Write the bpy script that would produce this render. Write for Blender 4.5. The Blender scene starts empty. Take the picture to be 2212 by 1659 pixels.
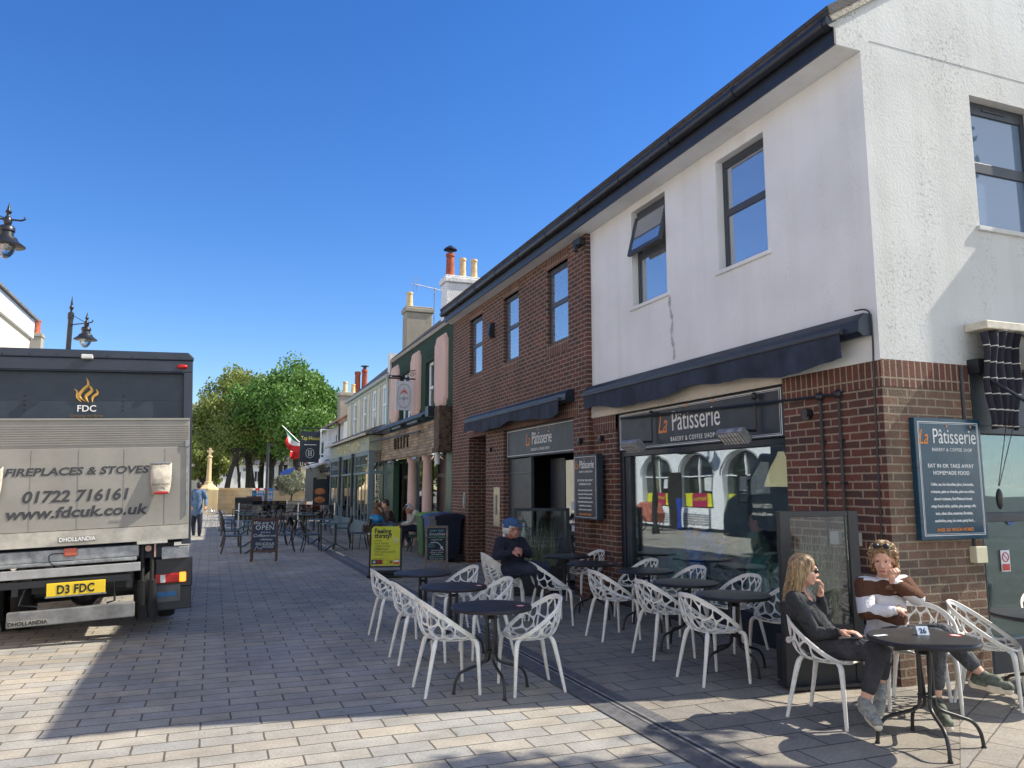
import bpy, bmesh, math, random
from mathutils import Vector, Matrix, Euler
from mathutils.geometry import delaunay_2d_cdt
random.seed(7)
R = math.radians
SC = bpy.context.scene
COL = SC.collection

# ------------------------------------------------------------------ camera
CAMH = 1.7
YAW, PIT = R(21.1), R(7.72)
cam_d = bpy.data.cameras.new("camera")
cam = bpy.data.objects.new("camera", cam_d)
COL.objects.link(cam)
FW = Vector((math.sin(YAW)*math.cos(PIT), math.cos(YAW)*math.cos(PIT), math.sin(PIT)))
RT = Vector((math.cos(YAW), -math.sin(YAW), 0))
UP = RT.cross(FW)
cam.location = (0, 0, CAMH)
cam.rotation_euler = Euler((R(90)+PIT, 0, -YAW), 'XYZ')
cam_d.sensor_width = 36
cam_d.lens = 3026.0/4032*36
cam_d.clip_start = 0.05
cam_d.clip_end = 3000
SC.camera = cam
SC.render.resolution_x, SC.render.resolution_y = 1024, 768

# ------------------------------------------------------------------ light
SUN = Vector((1.0, -0.18, 1.0)).normalized()          # direction towards the sun
ELEV = math.asin(SUN.z)
AZ = math.atan2(SUN.x, SUN.y)                          # clockwise from +Y
w = bpy.data.worlds.new("World")
SC.world = w
w.use_nodes = True
nt = w.node_tree
sky = nt.nodes.new('ShaderNodeTexSky')
sky.sky_type = 'NISHITA'
sky.sun_disc = False
sky.sun_elevation = ELEV
sky.sun_rotation = AZ
sky.air_density = 1.05
sky.dust_density = 0.0
sky.ozone_density = 4.0
bg = nt.nodes['Background']
hs = nt.nodes.new('ShaderNodeHueSaturation')
hs.inputs['Hue'].default_value = 0.512
hs.inputs['Saturation'].default_value = 1.28
hs.inputs['Value'].default_value = 1.12
nt.links.new(sky.outputs[0], hs.inputs['Color'])
# added fill light: sky behind the camera made paler and brighter to lift shade
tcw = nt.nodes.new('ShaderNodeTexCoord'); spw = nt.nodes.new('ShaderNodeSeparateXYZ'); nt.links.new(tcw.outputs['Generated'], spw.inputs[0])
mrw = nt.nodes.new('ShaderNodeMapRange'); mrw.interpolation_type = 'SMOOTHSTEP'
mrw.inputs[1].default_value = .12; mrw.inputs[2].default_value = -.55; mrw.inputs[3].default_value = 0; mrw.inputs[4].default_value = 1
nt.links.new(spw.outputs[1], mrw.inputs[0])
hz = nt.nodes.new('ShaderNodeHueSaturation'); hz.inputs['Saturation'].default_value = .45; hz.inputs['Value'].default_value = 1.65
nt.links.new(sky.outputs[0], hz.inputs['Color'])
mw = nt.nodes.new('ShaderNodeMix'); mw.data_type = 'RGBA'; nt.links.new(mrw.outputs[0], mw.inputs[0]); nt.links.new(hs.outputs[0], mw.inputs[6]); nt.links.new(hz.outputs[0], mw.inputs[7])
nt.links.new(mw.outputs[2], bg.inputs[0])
bg.inputs[1].default_value = 0.101
sl = bpy.data.lights.new("sun", 'SUN')
sl.energy = 4.9
sl.angle = R(0.55)
sl.color = (1.0, 0.92, 0.78)
so = bpy.data.objects.new("sun", sl)
COL.objects.link(so)
so.rotation_euler = SUN.to_track_quat('Z', 'Y').to_euler()
SC.view_settings.view_transform = 'Standard'
SC.view_settings.look = 'None'
SC.view_settings.exposure = 0.76
SC.view_settings.gamma = 1.0
SC.cycles.max_bounces = 8
SC.cycles.transparent_max_bounces = 16

# ------------------------------------------------------------------ helpers
def ray(u, v):
    return FW + RT*((u-1106)/1660.0) - UP*((v-829.5)/1660.0)
def AT(u, v, D):
    """point at depth D metres seen at photo position u, v (photo 2212 wide)"""
    return Vector((0, 0, CAMH)) + ray(u, v)*D
def GR(u, v, z=0.0):
    d = ray(u, v); return Vector((0, 0, CAMH)) + d*((z-CAMH)/d.z)

MATS = {}
def newmat(name):
    m = bpy.data.materials.new(name); m.use_nodes = True
    b = m.node_tree.nodes['Principled BSDF']
    MATS[name] = m
    return m, m.node_tree, b
def N(t, typ, **kw):
    n = t.nodes.new(typ)
    for k, v in kw.items():
        if k.startswith('i_'):
            n.inputs[k[2:].replace('_', ' ')].default_value = v
        else: setattr(n, k, v)
    return n
def c4(c): return (c[0], c[1], c[2], 1)
def M(name, col, rough=0.6, metal=0.0, var=0.12, scale=6.0, bump=0.0, bscale=60.0, spec=0.5, col2=None, coat=0.0):
    """painted / plain material with a little uneven wear in colour and gloss"""
    m, t, b = newmat(name)
    L = t.links
    g = N(t, 'ShaderNodeNewGeometry')
    n = N(t, 'ShaderNodeTexNoise'); n.inputs['Scale'].default_value = scale; n.inputs['Detail'].default_value = 6
    n.inputs['Roughness'].default_value = 0.65
    L.new(g.outputs['Position'], n.inputs['Vector'])
    mx = N(t, 'ShaderNodeMix', data_type='RGBA')
    c2 = col2 if col2 else tuple(max(0, x*(1-2*var)) for x in col)
    c1 = col if col2 else tuple(min(1, x*(1+var)) for x in col)
    mx.inputs[6].default_value = c4(c1); mx.inputs[7].default_value = c4(c2)
    rp = N(t, 'ShaderNodeMapRange'); rp.inputs[1].default_value = .35; rp.inputs[2].default_value = .7
    L.new(n.outputs[0], rp.inputs[0]); L.new(rp.outputs[0], mx.inputs[0]); L.new(mx.outputs[2], b.inputs['Base Color'])
    rr = N(t, 'ShaderNodeMapRange'); rr.inputs[3].default_value = max(0, rough-.08); rr.inputs[4].default_value = min(1, rough+.1)
    L.new(n.outputs[0], rr.inputs[0]); L.new(rr.outputs[0], b.inputs['Roughness'])
    b.inputs['Metallic'].default_value = metal
    b.inputs['Specular IOR Level'].default_value = spec
    b.inputs['Coat Weight'].default_value = coat
    if bump:
        n2 = N(t, 'ShaderNodeTexNoise'); n2.inputs['Scale'].default_value = bscale; n2.inputs['Detail'].default_value = 4
        L.new(g.outputs['Position'], n2.inputs['Vector'])
        bp = N(t, 'ShaderNodeBump'); bp.inputs['Strength'].default_value = bump; bp.inputs['Distance'].default_value = 0.01
        L.new(n2.outputs[0], bp.inputs['Height']); L.new(bp.outputs[0], b.inputs['Normal'])
    return m

def brick_mat(name, mode, c1, c2, mortar, bw, rh, ms, offset=0.5, freq=2, var=None, rough=.85, bump=.35, squash=1.0, stain=None, bias=0.0, sq_freq=2, dirt=.25, spots=None):
    """coursed masonry / paving; mode picks which world axes run along and up the courses"""
    m, t, b = newmat(name); L = t.links
    g = N(t, 'ShaderNodeNewGeometry'); s = N(t, 'ShaderNodeSeparateXYZ'); L.new(g.outputs['Position'], s.inputs[0])
    cb = N(t, 'ShaderNodeCombineXYZ')
    def add(a, bb):
        q = N(t, 'ShaderNodeMath', operation='ADD'); L.new(a, q.inputs[0]); L.new(bb, q.inputs[1]); return q.outputs[0]
    if mode == 'wall':
        L.new(add(s.outputs[0], s.outputs[1]), cb.inputs[0]); L.new(s.outputs[2], cb.inputs[1])
    elif mode == 'soldier':
        L.new(add(s.outputs[0], s.outputs[1]), cb.inputs[1]); L.new(s.outputs[2], cb.inputs[0])
    elif mode == 'floorx':
        L.new(s.outputs[0], cb.inputs[0]); L.new(s.outputs[1], cb.inputs[1])
    elif mode == 'floory':
        L.new(s.outputs[1], cb.inputs[0]); L.new(s.outputs[0], cb.inputs[1])
    vec = cb.outputs[0]
    if mode in ('floorr',):
        mp = N(t, 'ShaderNodeMapping'); mp.inputs['Rotation'].default_value = (0, 0, R(-28)); L.new(g.outputs['Position'], mp.inputs[0]); vec = mp.outputs[0]
    # small wobble so the joints are not ruled
    nw = N(t, 'ShaderNodeTexNoise'); nw.inputs['Scale'].default_value = 9; L.new(g.outputs['Position'], nw.inputs[0])
    vm = N(t, 'ShaderNodeVectorMath', operation='SCALE'); vm.inputs['Scale'].default_value = 0.012 if mode.startswith('floor') else 0.008
    sb = N(t, 'ShaderNodeVectorMath', operation='SUBTRACT'); sb.inputs[1].default_value = (.5, .5, .5)
    L.new(nw.outputs[1], sb.inputs[0]); L.new(sb.outputs[0], vm.inputs[0])
    va = N(t, 'ShaderNodeVectorMath', operation='ADD'); L.new(vec, va.inputs[0]); L.new(vm.outputs[0], va.inputs[1])
    br = N(t, 'ShaderNodeTexBrick'); br.offset = offset; br.offset_frequency = freq; br.squash = squash; br.squash_frequency = sq_freq
    br.inputs['Scale'].default_value = 1; br.inputs['Brick Width'].default_value = bw; br.inputs['Row Height'].default_value = rh
    br.inputs['Mortar Size'].default_value = ms; br.inputs['Mortar Smooth'].default_value = .15; br.inputs['Bias'].default_value = bias
    br.inputs['Color1'].default_value = c4(c1); br.inputs['Color2'].default_value = c4(c2); br.inputs['Mortar'].default_value = c4(mortar)
    L.new(va.outputs[0], br.inputs['Vector'])
    n = N(t, 'ShaderNodeTexNoise'); n.inputs['Scale'].default_value = 1.7; n.inputs['Detail'].default_value = 8; n.inputs['Roughness'].default_value = .7
    L.new(g.outputs['Position'], n.inputs['Vector'])
    rp = N(t, 'ShaderNodeMapRange'); rp.inputs[1].default_value = .3; rp.inputs[2].default_value = .72; rp.inputs[3].default_value = 1.0+dirt*.5; rp.inputs[4].default_value = 1-dirt
    L.new(n.outputs[0], rp.inputs[0])
    n3 = N(t, 'ShaderNodeTexNoise'); n3.inputs['Scale'].default_value = 55; n3.inputs['Detail'].default_value = 5; L.new(g.outputs['Position'], n3.inputs['Vector'])
    r3 = N(t, 'ShaderNodeMapRange'); r3.inputs[1].default_value = .3; r3.inputs[2].default_value = .7; r3.inputs[3].default_value = .82; r3.inputs[4].default_value = 1.15
    L.new(n3.outputs[0], r3.inputs[0])
    mu = N(t, 'ShaderNodeMath', operation='MULTIPLY'); L.new(rp.outputs[0], mu.inputs[0]); L.new(r3.outputs[0], mu.inputs[1])
    sc = N(t, 'ShaderNodeVectorMath', operation='SCALE'); L.new(br.outputs['Color'], sc.inputs[0]); L.new(mu.outputs[0], sc.inputs['Scale'])
    out = sc.outputs[0]
    if mode.startswith('floor'):                       # broad worn and stained patches
        n6 = N(t, 'ShaderNodeTexNoise'); n6.inputs['Scale'].default_value = .45; n6.inputs['Detail'].default_value = 9; n6.inputs['Roughness'].default_value = .72; n6.inputs['Distortion'].default_value = .6
        L.new(g.outputs['Position'], n6.inputs['Vector'])
        r6 = N(t, 'ShaderNodeMapRange'); r6.inputs[1].default_value = .42; r6.inputs[2].default_value = .70; r6.inputs[3].default_value = 1.04; r6.inputs[4].default_value = .66
        L.new(n6.outputs[0], r6.inputs[0]); s6 = N(t, 'ShaderNodeVectorMath', operation='SCALE'); L.new(out, s6.inputs[0]); L.new(r6.outputs[0], s6.inputs['Scale']); out = s6.outputs[0]
    if spots:                                          # chewing gum / lichen / drip marks
        vo = N(t, 'ShaderNodeTexVoronoi'); vo.inputs['Scale'].default_value = spots[0]; L.new(g.outputs['Position'], vo.inputs['Vector'])
        rs = N(t, 'ShaderNodeMapRange'); rs.inputs[1].default_value = spots[1]; rs.inputs[2].default_value = spots[1]*1.6; rs.inputs[3].default_value = spots[3] if len(spots) > 3 else .7; rs.inputs[4].default_value = 0
        L.new(vo.outputs['Distance'], rs.inputs[0])
        ms_ = N(t, 'ShaderNodeMix', data_type='RGBA'); L.new(rs.outputs[0], ms_.inputs[0]); L.new(out, ms_.inputs[6]); ms_.inputs[7].default_value = c4(spots[2]); out = ms_.outputs[2]
    L.new(out, b.inputs['Base Color'])
    b.inputs['Roughness'].default_value = rough
    hh = N(t, 'ShaderNodeMath', operation='MULTIPLY_ADD'); L.new(br.outputs['Fac'], hh.inputs[0]); hh.inputs[1].default_value = -1.0
    L.new(n3.outputs[0], hh.inputs[2])
    bp = N(t, 'ShaderNodeBump'); bp.inputs['Strength'].default_value = bump; bp.inputs['Distance'].default_value = 0.012
    L.new(hh.outputs[0], bp.inputs['Height']); L.new(bp.outputs[0], b.inputs['Normal'])
    return m

def glass(name, tint=(.75, .85, .88), refl=.3, rough=0.0, dark=None, fk=.7):
    """window pane: part mirror, part see-through; wavy like real float glass"""
    m, t, b = newmat(name); L = t.links
    out = t.nodes['Material Output']
    tr = N(t, 'ShaderNodeBsdfTransparent'); tr.inputs[0].default_value = c4(tint)
    if dark:
        tr = N(t, 'ShaderNodeBsdfDiffuse'); tr.inputs[0].default_value = c4(dark)
    gl = N(t, 'ShaderNodeBsdfGlossy'); gl.inputs['Roughness'].default_value = rough; gl.inputs[0].default_value = (.95, .97, 1, 1)
    g = N(t, 'ShaderNodeNewGeometry')
    n = N(t, 'ShaderNodeTexNoise'); n.inputs['Scale'].default_value = 1.3; L.new(g.outputs['Position'], n.inputs[0])
    bp = N(t, 'ShaderNodeBump'); bp.inputs['Strength'].default_value = .05; bp.inputs['Distance'].default_value = .02
    L.new(n.outputs[0], bp.inputs['Height']); L.new(bp.outputs[0], gl.inputs['Normal'])
    lw = N(t, 'ShaderNodeLayerWeight'); lw.inputs[0].default_value = .35
    ma = N(t, 'ShaderNodeMath', operation='MULTIPLY_ADD'); L.new(lw.outputs['Fresnel'], ma.inputs[0]); ma.inputs[1].default_value = fk; ma.inputs[2].default_value = refl
    ma.use_clamp = True
    mx = N(t, 'ShaderNodeMixShader'); L.new(ma.outputs[0], mx.inputs[0]); L.new(tr.outputs[0], mx.inputs[1]); L.new(gl.outputs[0], mx.inputs[2])
    L.new(mx.outputs[0], out.inputs[0])
    return m
def emit(name, col, st):
    m, t, b = newmat(name)
    b.inputs['Base Color'].default_value = c4(col); b.inputs['Emission Color'].default_value = c4(col); b.inputs['Emission Strength'].default_value = st
    return m

ORG = {}
def prop(o, label=None, cat=None, group=None, kind=None):
    if label: o['label'] = label
    if cat: o['category'] = cat
    if group: o['group'] = group
    if kind: o['kind'] = kind
    return o
def thing(name, loc, label, cat, group=None, rz=0):
    o = bpy.data.objects.new(name, None); COL.objects.link(o)
    o.location = loc; o.rotation_euler = (0, 0, rz); o.empty_display_size = .1
    ORG[o] = Vector(loc)
    return prop(o, label, cat, group)

def bez(P, n=10):
    """smooth path through the points (Catmull-Rom)"""
    P = [Vector(p) for p in P]; out = []
    for i in range(len(P)-1):
        a = P[max(i-1, 0)]; b = P[i]; c = P[i+1]; d = P[min(i+2, len(P)-1)]
        for k in range(n):
            t = k/n
            out.append(.5*((2*b)+(c-a)*t+(2*a-5*b+4*c-d)*t*t+(3*b-a-3*c+d)*t**3))
    out.append(P[-1]); return out

class MB:
    def __init__(s): s.bm = bmesh.new(); s.mi = 0; s.T = None
    def _v(s, p):
        p = Vector(p)
        if s.T is not None: p = s.T @ p
        return s.bm.verts.new(p)
    def face(s, pts):
        try:
            f = s.bm.faces.new([s._v(p) for p in pts]); f.material_index = s.mi; return f
        except ValueError: pass
    def box(s, x0, x1, y0, y1, z0, z1):
        if x0 > x1: x0, x1 = x1, x0
        if y0 > y1: y0, y1 = y1, y0
        if z0 > z1: z0, z1 = z1, z0
        v = [s._v(p) for p in ((x0,y0,z0),(x1,y0,z0),(x1,y1,z0),(x0,y1,z0),(x0,y0,z1),(x1,y0,z1),(x1,y1,z1),(x0,y1,z1))]
        for q in ((0,3,2,1),(4,5,6,7),(0,1,5,4),(1,2,6,5),(2,3,7,6),(3,0,4,7)):
            f = s.bm.faces.new([v[i] for i in q]); f.material_index = s.mi
        return s
    def ob(s, c, sx, sy, sz, rot=(0, 0, 0)):
        """oriented box"""
        m = Matrix.Translation(Vector(c)) @ Euler(rot).to_matrix().to_4x4()
        old = s.T; s.T = (old @ m) if old is not None else m
        s.box(-sx/2, sx/2, -sy/2, sy/2, -sz/2, sz/2); s.T = old; return s
    def prism(s, poly, a, b, axis='y'):
        """poly: 2D outline; axis = extrusion axis. x:(y,z) y:(x,z) z:(x,y)"""
        def mk(p, q):
            return {'x': (q, p[0], p[1]), 'y': (p[0], q, p[1]), 'z': (p[0], p[1], q)}[axis]
        A = [s._v(mk(p, a)) for p in poly]; B = [s._v(mk(p, b)) for p in poly]
        n = len(poly)
        for V in (A, list(reversed(B))):
            f = s.bm.faces.new(V); f.material_index = s.mi
        for i in range(n):
            f = s.bm.faces.new((A[i], B[i], B[(i+1) % n], A[(i+1) % n])); f.material_index = s.mi
        return s
    def tube(s, P, r, seg=8, cap=True):
        P = [Vector(p) for p in P]; rr = r if isinstance(r, (list, tuple)) else [r]*len(P)
        rings = []; up = None
        for i, p in enumerate(P):
            d = (P[min(i+1, len(P)-1)]-P[max(i-1, 0)]).normalized()
            if up is None: up = d.orthogonal().normalized()
            up = (up - d*up.dot(d))
            up = up.normalized() if up.length > 1e-6 else d.orthogonal().normalized()
            sd = d.cross(up)
            rings.append([s._v(p+(up*math.cos(2*math.pi*k/seg)+sd*math.sin(2*math.pi*k/seg))*rr[i]) for k in range(seg)])
        for i in range(len(P)-1):
            for k in range(seg):
                f = s.bm.faces.new((rings[i][k], rings[i][(k+1) % seg], rings[i+1][(k+1) % seg], rings[i+1][k])); f.material_index = s.mi
        if cap:
            for q in (list(reversed(rings[0])), rings[-1]):
                f = s.bm.faces.new(q); f.material_index = s.mi
        return s
    def lathe(s, prof, c=(0, 0, 0), seg=24, sx=1, sy=1):
        c = Vector(c); rings = []
        for r, z in prof:
            rings.append([s._v(c+Vector((r*sx*math.cos(2*math.pi*k/seg), r*sy*math.sin(2*math.pi*k/seg), z))) for k in range(seg)])
        for i in range(len(prof)-1):
            for k in range(seg):
                f = s.bm.faces.new((rings[i][k], rings[i][(k+1) % seg], rings[i+1][(k+1) % seg], rings[i+1][k])); f.material_index = s.mi
        for q in (list(reversed(rings[0])), rings[-1]):
            f = s.bm.faces.new(q); f.material_index = s.mi
        return s
    def ell(s, c, rx, ry, rz, sub=3, rot=None):
        m = Matrix.Translation(Vector(c))
        if rot: m = m @ Euler(rot).to_matrix().to_4x4()
        m = m @ Matrix.Diagonal((rx, ry, rz, 1))
        if s.T is not None: m = s.T @ m
        bmesh.ops.create_icosphere(s.bm, subdivisions=sub, radius=1, matrix=m); return s
    def cap(s, a, ra, b, rb, seg=14):
        """tapered capsule"""
        a = Vector(a); b = Vector(b); d = b-a; L_ = d.length
        if L_ < 1e-5: return s.ell(a, ra, ra, ra, 2)
        n = 5; P = []; rr = []; u = d/L_
        for i in range(n): q = math.pi/2*(i/n); P.append(a-u*ra*math.cos(q)); rr.append(max(ra*math.sin(q), 1e-3))
        P.append(a); rr.append(ra); P.append(b); rr.append(rb)
        for i in range(n-1, -1, -1): q = math.pi/2*(i/n); P.append(b+u*rb*math.cos(q)); rr.append(max(rb*math.sin(q), 1e-3))
        return s.tube(P, rr, seg)
    def build(s, name, mat, parent=None, smooth=False, bevel=0, org=None, label=None, cat=None, group=None, kind=None, merge=False, mods=None, ang=40):
        if merge: bmesh.ops.remove_doubles(s.bm, verts=s.bm.verts, dist=1e-4)
        bmesh.ops.recalc_face_normals(s.bm, faces=s.bm.faces)
        o = ORG[parent] if parent is not None else (Vector(org) if org is not None else Vector((0, 0, 0)))
        if o.length > 0:
            bmesh.ops.translate(s.bm, verts=s.bm.verts, vec=-o)
        me = bpy.data.meshes.new(name); s.bm.to_mesh(me); s.bm.free()
        for mm in (mat if isinstance(mat, (list, tuple)) else [mat]): me.materials.append(mm)
        ob = bpy.data.objects.new(name, me); COL.objects.link(ob)
        if parent is not None: ob.parent = parent
        else: ob.location = o
        ORG[ob] = o
        if mods or bevel:
            if bevel:
                bv = ob.modifiers.new('b', 'BEVEL'); bv.width = bevel; bv.segments = 2; bv.limit_method = 'ANGLE'; bv.angle_limit = R(50)
            if mods: mods(ob)
            bake(ob)
            me = ob.data
        if smooth:
            me.polygons.foreach_set('use_smooth', [True]*len(me.polygons))
            if ang < 180: 
                try: me.set_sharp_from_angle(angle=R(ang))
                except Exception: pass
        prop(ob, label, cat, group, kind)
        return ob
def boxes(name, mat, parent, *bx, bevel=0):
    for q in bx:
        b = MB(); b.box(*q); b.build(name, mat, parent, bevel=bevel)
def bake(ob):
    dg = bpy.context.evaluated_depsgraph_get(); dg.update()
    me = bpy.data.meshes.new_from_object(ob.evaluated_get(dg))
    old = ob.data; ob.modifiers.clear(); me.name = old.name; ob.data = me
    bpy.data.meshes.remove(old)

def blob(name, prims, voxel, mat, parent, it=6, label=None, cat=None, fac=.5, sharp=False):
    """one continuous skin over tapered limbs: voxel remesh + smoothing"""
    b = MB()
    for p in prims:
        if p[0] == 'c': b.cap(p[1], p[2], p[3], p[4])
        elif p[0] == 'e': b.ell(p[1], *p[2], sub=3, rot=(p[3] if len(p) > 3 else None))
        elif p[0] == 'p':
            pts, rad = p[1], p[2]
            for i in range(len(pts)-1): b.cap(pts[i], rad[i], pts[i+1], rad[i+1])
    def mods(ob):
        r = ob.modifiers.new('r', 'REMESH'); r.mode = 'VOXEL'; r.voxel_size = voxel; r.use_smooth_shade = True
        if it:
            sm = ob.modifiers.new('s', 'SMOOTH'); sm.iterations = it; sm.factor = fac
    return b.build(name, mat, parent, smooth=True, ang=180, mods=mods, label=label, cat=cat)

def text(body, size, mat, pos, xd, up, parent, ext=.002, align='CENTER', sx=1.0, name='lettering', shear=0, space=1.0, bold=0, line=1.0, label=None):
    cu = bpy.data.curves.new(name, 'FONT'); cu.body = body; cu.size = size; cu.extrude = ext; cu.align_x = align
    cu.shear = shear; cu.space_character = space; cu.offset = bold; cu.space_line = line; cu.resolution_u = 3
    tmp = bpy.data.objects.new('tmp', cu); COL.objects.link(tmp)
    dg = bpy.context.evaluated_depsgraph_get(); dg.update()
    me = bpy.data.meshes.new_from_object(tmp.evaluated_get(dg))
    bpy.data.objects.remove(tmp); bpy.data.curves.remove(cu)
    xd = Vector(xd).normalized(); up = Vector(up).normalized(); n = xd.cross(up)
    m = Matrix(((xd.x, up.x, n.x, 0), (xd.y, up.y, n.y, 0), (xd.z, up.z, n.z, 0), (0, 0, 0, 1)))
    m = Matrix.Translation(Vector(pos)-ORG[parent]) @ m @ Matrix.Diagonal((sx, 1, 1, 1))
    me.transform(m); me.materials.clear(); me.materials.append(mat); me.name = name
    o = bpy.data.objects.new(name, me); COL.objects.link(o); o.parent = parent; ORG[o] = ORG[parent]
    if label: o['label'] = label
    return o
def children(o): return [c for c in bpy.data.objects if c.parent == o]
def copy_tree(src, loc, rz, label=None, group=None, kids={}):
    if src not in kids: kids[src] = [(c, children(c)) for c in children(src)]
    r = src.copy(); COL.objects.link(r); r.location = loc; r.rotation_euler = (0, 0, rz)
    if label: r['label'] = label
    if group: r['group'] = group
    for c, gg in kids[src]:
        d = c.copy(); COL.objects.link(d); d.parent = r
        for g in gg:
            e = g.copy(); COL.objects.link(e); e.parent = d
    return r

def wall(b, axis, c, a0, a1, z0, z1, holes, depth, sgn=1):
    """outer skin of a wall on plane axis=c with openings and their reveals; sgn = +1 if the inside lies at +axis"""
    A = sorted(set([a0, a1]+[h[0] for h in holes]+[h[1] for h in holes])); Z = sorted(set([z0, z1]+[h[2] for h in holes]+[h[3] for h in holes]))
    A = [a for a in A if a0-1e-6 <= a <= a1+1e-6]; Z = [z for z in Z if z0-1e-6 <= z <= z1+1e-6]
    P = (lambda a, z, d=0: (c+d*sgn, a, z)) if axis == 'x' else (lambda a, z, d=0: (a, c+d*sgn, z))
    for i in range(len(A)-1):
        for j in range(len(Z)-1):
            am, zm = (A[i]+A[i+1])/2, (Z[j]+Z[j+1])/2
            if any(h[0] < am < h[1] and h[2] < zm < h[3] for h in holes): continue
            b.face([P(A[i], Z[j]), P(A[i+1], Z[j]), P(A[i+1], Z[j+1]), P(A[i], Z[j+1])])
    for h in holes:
        l, r_, lo, hi = h[:4]; lo2 = max(lo, z0)
        b.face([P(l, lo2), P(l, hi), P(l, hi, depth), P(l, lo2, depth)])
        b.face([P(r_, lo2), P(r_, hi), P(r_, hi, depth), P(r_, lo2, depth)])
        b.face([P(l, hi), P(r_, hi), P(r_, hi, depth), P(l, hi, depth)])
        if lo > z0: b.face([P(l, lo), P(r_, lo), P(r_, lo, depth), P(l, lo, depth)])
    return b

# ------------------------------------------------------------------ materials
PAVE = brick_mat('street_pavers', 'floorx', (.375, .335, .27), (.29, .29, .28), (.095, .085, .07), .415, .198, .0075, bump=.25, dirt=.34, spots=(2.6, .05, (.12, .11, .10), .55))
APRON = brick_mat('apron_slabs', 'floorx', (.29, .255, .205), (.225, .21, .19), (.045, .04, .036), .56, .285, .007, bump=.25, dirt=.28, spots=(2.2, .06, (.11, .10, .09), .5))
SIDEP = brick_mat('side_slabs', 'floorr', (.33, .29, .235), (.27, .25, .225), (.10, .09, .08), .46, .23, .006, bump=.25, dirt=.25)
BAND = M('dark_granite_band', (.10, .10, .105), .75, var=.2, scale=14, bump=.3, bscale=120)
BRICK = brick_mat('brown_brick', 'wall', (.140, .048, .033), (.060, .033, .029), (.29, .235, .17), .232, .0765, .0085, dirt=.3, bias=-.1)
BRICK2 = brick_mat('weathered_brick', 'wall', (.21, .115, .075), (.13, .09, .065), (.30, .25, .18), .232, .0765, .008, dirt=.4, bump=.6, spots=(3.0, .05, (.32, .24, .05), .35))
BRICKD = brick_mat('soot_brick', 'wall', (.13, .05, .035), (.07, .04, .035), (.22, .19, .16), .232, .0765, .008, dirt=.3)
SOLD = brick_mat('soldier_brick', 'soldier', (.15, .052, .036), (.095, .040, .031), (.30, .25, .18), .30, .0765, .008, offset=0, dirt=.3)
TIMB = brick_mat('timber_blocks', 'wall', (.46, .35, .24), (.24, .19, .14), (.05, .04, .035), .42, .085, .005, dirt=.45, bump=.8)
RUBBLE = brick_mat('rubble_stone', 'wall', (.62, .49, .30), (.48, .38, .24), (.35, .28, .18), .5, .3, .01, dirt=.2)
SLATE = brick_mat('slates', 'wall', (.075, .068, .07), (.05, .05, .055), (.02, .02, .02), .3, .14, .006, dirt=.4)

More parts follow.
